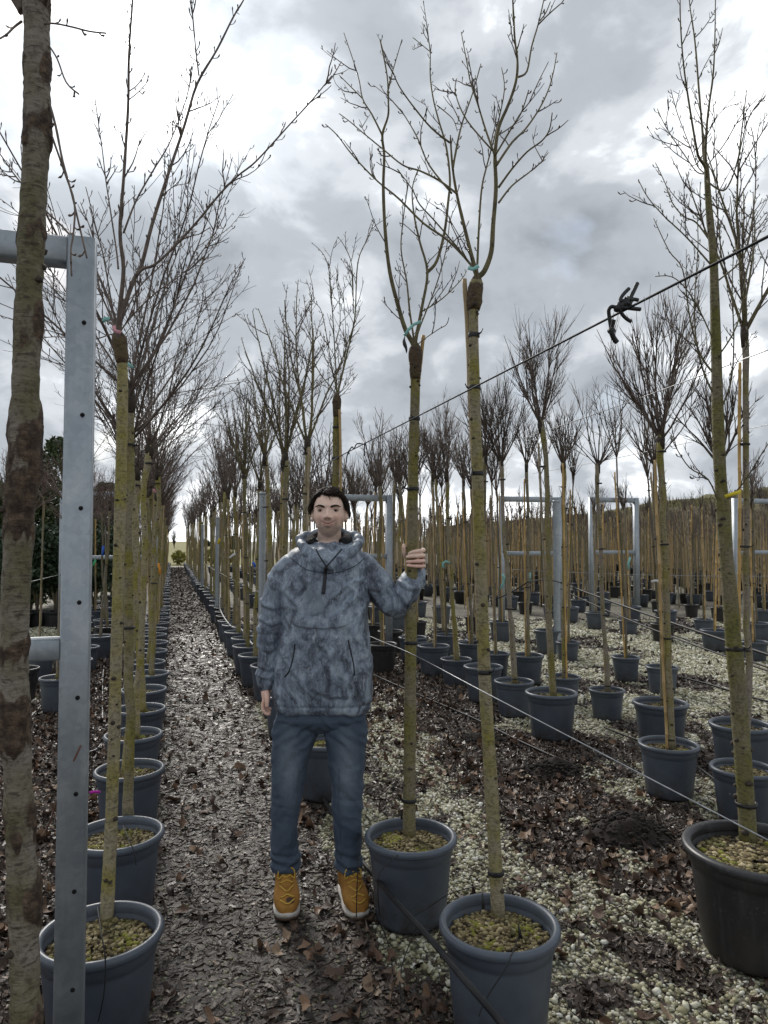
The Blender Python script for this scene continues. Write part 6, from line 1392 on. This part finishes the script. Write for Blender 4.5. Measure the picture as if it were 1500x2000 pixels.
    c = k.ramp(f, [(.3, (.056, .078, .112)), (.7, (.090, .118, .158))]); c = k.mix(k.math('MULTIPLY', k.math('ADD', fade, 0.0), .62), c, (.29, .335, .385)); c = k.mix(k.ramp(g, [(.5, 0.0), (.75, .35)]), c, (.075, .10, .145)); c = k.mix(k.ramp(tw, [(.4, .3), (.65, 0.0)]), c, (.012, .020, .042))
    jn.materials.append(k.set(c, .82, 0, .25, k.math('ADD', tw, g), .35, .002)); JE = link('jeans', jn, P)
    bv2 = BVHTree.FromPolygons([tuple(p) for p in get_v(jn)], [tuple(p.vertices) for p in jn.polygons])
    def on_j(px, py, off):
        o = Lc(px, py, 0); cam = np.array([(_C0 - MROOT).dot(_Rv), (_C0 - MROOT).dot(_Fh), (_C0 - MROOT)[2]]); d = unit(o - cam); h = bv2.ray_cast(Vector(cam), Vector(d), 6.0); p = np.array(h[0]) if h[0] is not None else o; return p - d * off
    thr = simple('denim seam', [(0, (.05, .065, .09)), (1, (.09, .11, .14))], 60, .8)
    for pts in ([(628, 1390), (628, 1400), (628, 1410)], [(584, 1500), (580, 1560), (573, 1620), (571, 1680)], [(662, 1500), (662, 1560), (664, 1620), (666, 1680)]):
        sp = smooth_poly(np.array([(a, b, 0) for a, b in pts]), 6); mb = MB(); mb.tube([on_j(a, b, .0003) for a, b, _ in sp], .0021, 5); link('seam', mb.mesh('seam', thr), JE)
    # ---------------- boots
    def mat_nubuck():
        k = NT('tan nubuck'); v = k.coord('Object'); f = k.noise(v, 22, 5); c = k.ramp(f, [(.3, (.27, .125, .028)), (.6, (.37, .185, .045)), (.8, (.42, .225, .062))]); z = k.n('ShaderNodeSeparateXYZ'); k.L(v, z.inputs[0])
        wet = k.math('MULTIPLY', k.ramp(z.outputs[1], [(.0, 0.0), (.01, 0.0)]), 0.0); g = k.noise(v, 9, 3); c = k.mix(k.ramp(g, [(.62, 0.0), (.74, .45)]), c, (.13, .055, .02)); return k.set(c, .85, 0, .25, k.noise(v, 160, 4), .35, .001)
    tan = mat_nubuck(); white = simple('dirty white rubber', [(.3, (.40, .37, .32)), (.7, (.62, .59, .54))], 40, .6); gum = simple('brown outsole', [(0, (.05, .028, .018)), (1, (.10, .06, .038))], 30, .6); lace_m = simple('mustard lace', [(0, (.48, .29, .04)), (1, (.62, .41, .09))], 90, .8); stain = simple('dark wet stain', [(0, (.035, .017, .010)), (1, (.06, .03, .018))], 30, .6)
    gl = float(gz(*MROOT[:2])) + .004
    for (ax, tx, adx) in ((558, 561, .0), (681, 702, .0)):
        A = Lc(ax, 1690, .060); A[2] = 0; Tt = Lc(tx, 1778, -.13); Tt[2] = 0; d = unit(Tt - A); L = .305; heel = A - d * .088; sdv = np.array([-d[1], d[0], 0]); sdv = -sdv if sdv[0] < 0 else sdv; up = np.array([0, 0, 1.])
        wx = [0, .06, .2, .45, .68, .85, .95, 1.0]; ww = [.013, .033, .040, .043, .0545, .0505, .037, .012]
        def outline(mb, z0, z1, k, toe=0.0, m=0):
            t = np.concatenate([np.linspace(0, .1, 6), np.linspace(.14, .86, 18), np.linspace(.9, 1, 6)]); w = np.interp(t, wx, ww) * k
            ring = [heel + d * (L * tt * 1.0) + sdv * s for tt, s in zip(t, w)] + [heel + d * (L * tt) - sdv * s for tt, s in zip(t[::-1], w[::-1])]
            ring = np.array(ring); n = len(ring); f = ((ring - heel) @ d) / L; tl = toe * np.clip((f - .78) / .22, 0, 1) ** 2
            V = np.concatenate([ring + up * (z0 + tl[:, None]), ring + up * (z1 + tl[:, None]), [ring.mean(0) + up * z0], [ring.mean(0) + up * z1]])
            mb.add(V, [(i, (i + 1) % n, n + (i + 1) % n, n + i) for i in range(n)], [(2 * n, (i + 1) % n, i) for i in range(n)] + [(2 * n + 1, n + i, n + (i + 1) % n) for i in range(n)], m)
        BO = link('boot', None, P); BO.empty_display_size = .05
        mb = MB(); outline(mb, .000, .012, 1.04, .008); link('outsole', mb.mesh('outsole', gum, False), BO)
        mb = MB(); outline(mb, .012, .031, 1.07, .008); link('sole', mb.mesh('sole', white, False), BO)
        mb = MB(); secs = []
        for f, hgt, wd in ((.02, .085, .026), (.10, .105, .0335), (.22, .118, .0375), (.36, .122, .0385), (.48, .112, .0435), (.60, .090, .049), (.72, .076, .0525), (.84, .066, .0485), (.93, .053, .038), (.985, .036, .020)):
            wd = wd * 1.10; hgt = hgt * 1.08; c = heel + d * (L * f) + up * (.026 + hgt * .5); secs.append((c, sdv * wd, up * (hgt * .5)))
        ring_loft(mb, secs, 30, 0, True, 2.5)
        sh = []
        for zz_, wd, dp, off in ((.06, .040, .064, .085), (.10, .0415, .062, .082), (.135, .042, .060, .080), (.165, .0435, .060, .078), (.178, .0445, .060, .078)): sh.append((heel + d * off + up * zz_ * 1.04, sdv * wd * 1.14, d * dp * 1.10))
        ring_loft(mb, sh, 30, 0, True, 2.2)
        up_m = remesh(mb, .0048, 'boot_upper', 3, .5); up_m.materials.append(tan); link('upper', up_m, BO)
        bb = BVHTree.FromPolygons([tuple(p) for p in get_v(up_m)], [tuple(p.vertices) for p in up_m.polygons])
        def top(f, s, off):
            o = heel + d * (L * f) + sdv * s + up * .4; h = bb.ray_cast(Vector(o), Vector((0, 0, -1)), 1.0); p = np.array(h[0]) if h[0] is not None else o - up * .28; return p + up * off
        def frontp(zh, s, off):
            o = heel + d * .6 + sdv * s + up * zh; h = bb.ray_cast(Vector(o), Vector(-d), 1.0); p = np.array(h[0]) if h[0] is not None else heel + d * .15 + sdv * s + up * zh; return p + d * off
        # tongue
        V = []; 
        for i in range(7):
            zt_ = .105 + .095 * i / 6
            for s in np.linspace(-.026, .026, 7): V.append(frontp(min(zt_, .172), s, .007 + .010 * i / 6 - 6 * s * s) + up * max(0, zt_ - .172))
        mb = MB(); mb.add(V, [(i * 7 + j, i * 7 + j + 1, i * 7 + 8 + j, i * 7 + 7 + j) for i in range(6) for j in range(6)]); tm = link('tongue', mb.mesh('tongue', tan), BO); sd = tm.modifiers.new('t', 'SOLIDIFY'); sd.thickness = .005
        for i, zh in enumerate((.080, .094, .108, .122, .138)):       # laces across the instep
            mb = MB(); pts = [frontp(zh + .004 * math.cos(3 * u) * (1 if i % 2 else -1), u * .030, .0045 + .003 * (1 - u * u) + (.006 if zh > .1 else 0)) for u in np.linspace(-1, 1, 9)]; mb.tube(pts, .0031, 6); link('lace', mb.mesh('lace', lace_m), BO)
        cpt = frontp(.150, 0, .014)
        for s in (-1, 1):                                             # bow loops and ends
            mb = MB(); mb.tube(smooth_poly([cpt, cpt + sdv * s * .018 + up * .016 + d * .006, cpt + sdv * s * .034 + up * .006 + d * .010, cpt + sdv * s * .036 - up * .024 + d * .016, cpt + sdv * s * .020 - up * .014 + d * .012, cpt], 5), .0030, 6); link('lace', mb.mesh('lace', lace_m), BO)
            mb = MB(); mb.tube(smooth_poly([cpt, cpt + sdv * s * .010 - up * .018 + d * .012, cpt + sdv * s * .024 - up * .050 + d * .034], 5), .0028, 6); link('lace', mb.mesh('lace', lace_m), BO)
        mb = MB(); mb.blob(cpt + d * .003, (.007, .007, .006), None, 0, 2); link('lace', mb.mesh('lace', lace_m), BO)
        V = []; 
        for i in range(9):
            for j in range(9):
                a = (i / 8 - .5) * 2; b = (j / 8 - .5) * 2; q = max(1e-6, math.hypot(a, b)); mxx = max(abs(a), abs(b)); a, b = a * mxx / q, b * mxx / q; V.append(top(.925 + .035 * b, .012 + .017 * a, .0016))
        if ax == 558:
            mb = MB(); mb.add(V, [(i * 9 + j, i * 9 + j + 1, i * 9 + 10 + j, i * 9 + 9 + j) for i in range(8) for j in range(8)]); link('toe_stain', mb.mesh('toe_stain', stain), BO)
build_person()
# ------------------------------------------------------------------ loose litter: gravel, leaves, bark (nobody could count it)
def mat_inst(name, stops, rough, spec=.5, bscale=90, bstr=.3, rr=None):
    k = NT(name); r = k.rnd(); v = k.coord('Object'); c = k.ramp(r, stops)
    c = k.mix(k.ramp(k.noise(v, bscale, 4), [(.4, 0.0), (.75, .55)]), c, tuple(x * .45 for x in stops[0][1]))
    ro = rough if rr is None else k.ramp(k.math('FRACT', k.math('MULTIPLY', r, 17.3)), [(0, rr[0]), (1, rr[1])])
    return k.set(c, ro, 0, spec, k.noise(v, bscale, 3), bstr, .002)
M['pebble'] = mat_inst('cream gravel stone', [(0, (.18, .16, .085)), (.25, (.36, .335, .20)), (.55, (.53, .505, .345)), (.8, (.65, .635, .50)), (1, (.74, .73, .66))], .6)
M['pebble_dirty'] = mat_inst('mossy gravel stone', [(0, (.06, .058, .03)), (.4, (.145, .14, .065)), (.75, (.24, .235, .14)), (1, (.36, .35, .26))], .5)
M['chip'] = mat_inst('wet dark leaf fragment', [(0, (.024, .017, .013)), (.4, (.055, .039, .030)), (.75, (.100, .071, .053)), (1, (.19, .135, .098))], .3, .45, 70, .3, (.30, .6))
M['leaf'] = mat_inst('brown fallen leaf', [(0, (.040, .025, .018)), (.4, (.085, .050, .034)), (.75, (.150, .084, .050)), (.92, (.25, .15, .085)), (1, (.38, .29, .20))], .5, .4, 60, .5, (.3, .75))
M['bark_bit'] = mat_inst('brown bark mulch', [(0, (.022, .016, .013)), (.5, (.055, .038, .029)), (1, (.115, .078, .057))], .7, .35, 60, .6)
M['flat_leaf'] = mat_inst('wet trodden leaf', [(0, (.030, .025, .022)), (.4, (.064, .053, .046)), (.75, (.095, .077, .066)), (1, (.135, .107, .088))], .3, .38, 50, .5, (.34, .68))
M['heap'] = simple('dark crumbly soil', [(.3, (.008, .006, .005)), (.7, (.030, .022, .017))], 60, .95, .6, .004)
M['far_litter'] = mat_inst('brown path litter', [(0, (.035, .027, .023)), (.5, (.075, .056, .045)), (1, (.15, .11, .085))], .6, .35, 60, .3)
def inst_col(name, meshes):
    c = bpy.data.collections.new(name)
    for i, me in enumerate(meshes): c.objects.link(bpy.data.objects.new(name, me))
    return c
def pebble_meshes(mat, n, seed):
    rng = np.random.default_rng(seed); out = []
    for i in range(n):
        mb = MB(); mb.blob((0, 0, 0), (rng.uniform(.8, 1.35), rng.uniform(.75, 1.1), rng.uniform(.45, .75)), rng, 0, 1, .27); out.append(mb.mesh('pebble', mat, False))
    return out
def leaf_meshes(mat, n, seed, lobes, asp, curl):
    rng = np.random.default_rng(seed); out = []
    for i in range(n):
        k = 12; a = np.arange(k) * 6.283 / k; r = 1 + lobes * np.cos(a * rng.integers(3, 6) + rng.uniform(0, 6)) + rng.normal(size=k) * lobes * .5
        x, y = np.cos(a) * r * asp, np.sin(a) * r
        cx, cy = rng.normal(size=2) * curl; f = lambda x, y: cx * x * x + cy * y * y + curl * .5 * np.sin(x * 2.5 + i) * y
        v = [(0, 0, float(f(0, 0)))] + [(x[j] * .55, y[j] * .55, float(f(x[j] * .55, y[j] * .55) - .06 * (j % 2))) for j in range(k)] + [(x[j], y[j], float(f(x[j], y[j]) + rng.normal() * curl * .25)) for j in range(k)]
        t = [(0, 1 + j, 1 + (j + 1) % k) for j in range(k)]; q = [(1 + j, 1 + k + j, 1 + k + (j + 1) % k, 1 + (j + 1) % k) for j in range(k)]
        mb = MB(); mb.add(v, q, t); out.append(mb.mesh('leaf', mat))
    return out
def stick_meshes(mat, n, seed):
    rng = np.random.default_rng(seed); out = []
    for i in range(n):
        mb = MB(); mb.tube([(-1, 0, 0), (-.3, rng.normal() * .12, .02), (.4, rng.normal() * .12, .0), (1, rng.normal() * .1, 0)], [.09, .12, .11, .05], 5, True, 0, 1 + rng.normal(size=(4, 5)) * .2); out.append(mb.mesh('stick', mat))
    return out
def scatter(name, pts, rot, scl, coll, label, cat):
    me = bpy.data.meshes.new(name); me.vertices.add(len(pts)); me.vertices.foreach_set('co', np.asarray(pts, np.float32).ravel())
    a = me.attributes.new('rot', 'FLOAT_VECTOR', 'POINT'); a.data.foreach_set('vector', np.asarray(rot, np.float32).ravel())
    a = me.attributes.new('scl', 'FLOAT_VECTOR', 'POINT'); a.data.foreach_set('vector', np.asarray(scl, np.float32).ravel())
    me.update(); o = link(name, me, None, None, kind='stuff', label=label, category=cat)
    ng = bpy.data.node_groups.new(name, 'GeometryNodeTree'); ng.interface.new_socket('Geometry', in_out='INPUT', socket_type='NodeSocketGeometry'); ng.interface.new_socket('Geometry', in_out='OUTPUT', socket_type='NodeSocketGeometry')
    n = ng.nodes.new; L = ng.links.new; gi = n('NodeGroupInput'); go = n('NodeGroupOutput'); ip = n('GeometryNodeInstanceOnPoints'); ci = n('GeometryNodeCollectionInfo')
    ci.inputs[0].default_value = coll; ci.inputs[1].default_value = True; ci.inputs[2].default_value = True
    na = n('GeometryNodeInputNamedAttribute'); na.data_type = 'FLOAT_VECTOR'; na.inputs[0].default_value = 'rot'
    ns = n('GeometryNodeInputNamedAttribute'); ns.data_type = 'FLOAT_VECTOR'; ns.inputs[0].default_value = 'scl'
    L(gi.outputs[0], ip.inputs['Points']); L(ci.outputs[0], ip.inputs['Instance']); ip.inputs['Pick Instance'].default_value = True
    e2r = n('FunctionNodeEulerToRotation'); L(na.outputs[0], e2r.inputs[0]); L(e2r.outputs[0], ip.inputs['Rotation']); L(ns.outputs[0], ip.inputs['Scale']); L(ip.outputs[0], go.inputs[0])
    md = o.modifiers.new('scatter', 'NODES'); md.node_group = ng
    return o
def sample(rng, N, ymax, dens):                # points in view on the ground, thinned by dens(x, y, d)
    x = rng.uniform(-4.5, ymax * .95, N); y = rng.uniform(.3, ymax, N)
    d = x * _Fh[0] + y * _Fh[1]; s = x * _Rv[0] + y * _Rv[1]
    ok = (d > 1.0) & (np.abs(s) < d * .57 + .55) & (d < ymax)
    x, y, d = x[ok], y[ok], d[ok]; area = (ymax * .95 + 4.5) * (ymax - .3); per = N / area
    keep = rng.uniform(size=len(x)) < dens(x, y, d) / per; x, y, d = x[keep], y[keep], d[keep]
    for (px, py, pr) in POTS:
        if abs(px) < 14 and py < 15:
            m = (x - px) ** 2 + (y - py) ** 2 > (pr * .80) ** 2; x, y, d = x[m], y[m], d[m]
    return x, y, d
def build_scatter():
    rng = np.random.default_rng(77)
    # cream gravel
    x, y, d = sample(rng, 900000, 15, lambda x, y, d: 3500 * sstep(.25, .75, gravel(x, y)) * np.clip(4.2 / d, .14, 1) ** 1.25 * (~((x > -.1) & (x < .78))))
    n = len(x); big = np.clip(d / 5.0, 1, 1.9); s = rng.uniform(.0042, .0132, n) * big * np.where(rng.uniform(size=n) < .06, 1.6, 1)
    print('pebbles', n)
    scatter('gravel', np.stack([x, y, gz(x, y) + s * .30 + .002], -1), np.stack([rng.normal(size=n) * .35, rng.normal(size=n) * .35, rng.uniform(0, 6.28, n)], -1), np.stack([s] * 3, -1), inst_col('pebble', pebble_meshes(M['pebble'], 8, 1)), 'cream and white gravel stones lying on the mulch', 'gravel')
    # mossy stones trodden into the path and at the foot of the pots
    def dp(x, y, d):
        edge = np.exp(-((x - .02) / .14) ** 2) + .8 * np.exp(-((x - .72) / .16) ** 2)
        return (240 + 2000 * gravel(x, y) + 420 * edge * (fbm(x * 3, y * 3, None, 3, 8) > .5)) * ((x > -.25) & (x < .95)) * np.clip(4 / d, .2, 1)
    x, y, d = sample(rng, 420000, 9, dp); n = len(x); s = rng.uniform(.005, .0105, n)
    scatter('path_gravel', np.stack([x, y, gz(x, y) + s * .15], -1), np.stack([rng.normal(size=n) * .3, rng.normal(size=n) * .3, rng.uniform(0, 6.28, n)], -1), np.stack([s] * 3, -1), inst_col('pebble', pebble_meshes(M['pebble_dirty'], 6, 2)), 'mossy dirty gravel trodden into the muddy path', 'gravel')
    # wet dark leaf fragments everywhere there is mulch
    def dc(x, y, d): return np.where((x > -.05) & (x < .72), 500, 4000) * (1 - .88 * sstep(.2, .7, gravel(x, y))) * np.clip(3.6 / d, .10, 1) ** 1.3 * np.where(x > 3.3, .55, 1)
    x, y, d = sample(rng, 1700000, 15, dc); n = len(x); s = rng.uniform(.0055, .0165, n) * np.clip(d / 4.5, 1, 2.2); print('chips', n)
    tl = np.where((x > -.1) & (x < .8), .13, .34)
    scatter('leaf_fragments', np.stack([x, y, gz(x, y) + .004 + rng.uniform(0, .008, n)], -1), np.stack([rng.normal(size=n) * tl, rng.normal(size=n) * tl, rng.uniform(0, 6.28, n)], -1), np.stack([s * 1.15, s * .62, s], -1), inst_col('fragment', leaf_meshes(M['chip'], 10, 3, .30, 1.5, .20)), 'wet dark leaf fragments covering the muddy ground', 'leaf litter')
    # the same, trodden flat on the path
    x, y, d = sample(rng, 900000, 14, lambda x, y, d: 3600 * ((x > -.12) & (x < .80)) * np.clip(3.8 / d, .12, 1) ** 1.2 * (.45 + .75 * fbm(x * 2.5, y * 2.5, None, 3, 91)))
    n = len(x); s = rng.uniform(.006, .021, n) * np.clip(d / 4.5, 1, 2.2)
    scatter('trodden_leaves', np.stack([x, y, gz(x, y) + .0015 + rng.uniform(0, .0035, n)], -1), np.stack([rng.normal(size=n) * .10, rng.normal(size=n) * .10, rng.uniform(0, 6.28, n)], -1), np.stack([s * 1.1, s * .7, s * .5], -1), inst_col('fragment', leaf_meshes(M['flat_leaf'], 10, 8, .28, 1.4, .16)), 'flat wet leaves trodden into the muddy path', 'leaf litter')
    yy = rng.uniform(13, 44, 15000); xx = rng.uniform(-.15, .85, 15000); s = rng.uniform(.02, .05, 15000) * (yy / 18)
    scatter('path_litter', np.stack([xx, yy, gz(xx, yy) + .01], -1), np.stack([rng.normal(size=15000) * .2, rng.normal(size=15000) * .2, rng.uniform(0, 6.28, 15000)], -1), np.stack([s, s * .7, s], -1), inst_col('fragment', leaf_meshes(M['far_litter'], 6, 13, .30, 1.5, .2)), 'dark brown leaf litter covering the far end of the path', 'leaf litter')
    # larger brown leaves, drifted along the rows
    def dl(x, y, d):
        drift = .10 + 1.0 * np.exp(-((x - .80) / .20) ** 2) * np.clip((2.9 - y) * 1.2, .15, 1) + .9 * np.exp(-((x - 2.3 + .06 * y) / .7) ** 2) * (fbm(x * 1.7, y * 1.7, None, 3, 55) > .47) + .8 * np.exp(-((x + .75) / .45) ** 2)
        return 430 * drift * (1 - .55 * gravel(x, y)) * np.clip(5 / d, .25, 1) * (x < 3.6)
    x, y, d = sample(rng, 500000, 12, dl); n = len(x); s = rng.uniform(.010, .027, n) * np.where(rng.uniform(size=n) < .12, 1.4, 1); print('leaves', n)
    scatter('brown_leaves', np.stack([x, y, gz(x, y) + .010 + rng.uniform(0, .012, n)], -1), np.stack([rng.normal(size=n) * .45, rng.normal(size=n) * .45, rng.uniform(0, 6.28, n)], -1), np.stack([s * 1.1, s * .8, s], -1), inst_col('leaf', leaf_meshes(M['leaf'], 12, 4, .22, 1.3, .42)), 'curled brown fallen leaves drifted between the pots', 'leaf litter')
    # twigs and bark
    x, y, d = sample(rng, 300000, 10, lambda x, y, d: 260 * (1 - .6 * gravel(x, y)) * np.clip(4 / d, .3, 1)); n = len(x); s = rng.uniform(.012, .045, n)
    scatter('bark_litter', np.stack([x, y, gz(x, y) + .012], -1), np.stack([rng.normal(size=n) * .1, rng.normal(size=n) * .25, rng.uniform(0, 6.28, n)], -1), np.stack([s, s * .55, s * .55], -1), inst_col('stick', stick_meshes(M['bark_bit'], 6, 5)), 'brown twig and bark bits strewn over the mulch', 'bark')
    # soil heaps in the bed
    for (px, py, rx, ry, h, lab) in ((1082, 1512, .27, .19, .095, 'dark crumbly soil heap behind the front tree'), (1225, 1628, .30, .23, .13, 'dark crumbly soil heap beside the wide black tub'), (945, 1450, .22, .2, .05, 'low dark brown heap of mulch left of the middle pots')):
        p = G(px, py); mb = MB(); r2 = np.random.default_rng(px); k = 34; u = np.linspace(-1.25, 1.25, k); X, Y = np.meshgrid(u, u)
        rr = np.hypot(X, Y); Z = h * np.exp(-rr ** 2 * 2.2) * (.55 + .9 * fbm(X * 3 + px, Y * 3, None, 4, 6)) - .022 * rr ** 2
        mb.add(np.stack([X * rx, Y * ry, Z], -1).reshape(-1, 3), [(r * k + c, r * k + c + 1, r * k + k + c + 1, r * k + k + c) for r in range(k - 1) for c in range(k - 1)])
        for i in range(380):
            a, b = r2.normal(size=2) * .42; q = math.hypot(a, b); s = r2.uniform(.004, .014); mb.blob((a * rx, b * ry, h * math.exp(-q * q * 2.2) * .95 + s * .2), (s * 1.3, s, s * .8), r2, 0, 1, .35)
        link('soil_heap', mb.mesh('soil_heap', M['heap'], False), None, (p[0], p[1], float(gz(p[0], p[1]))), label=lab, category='soil')
build_scatter()
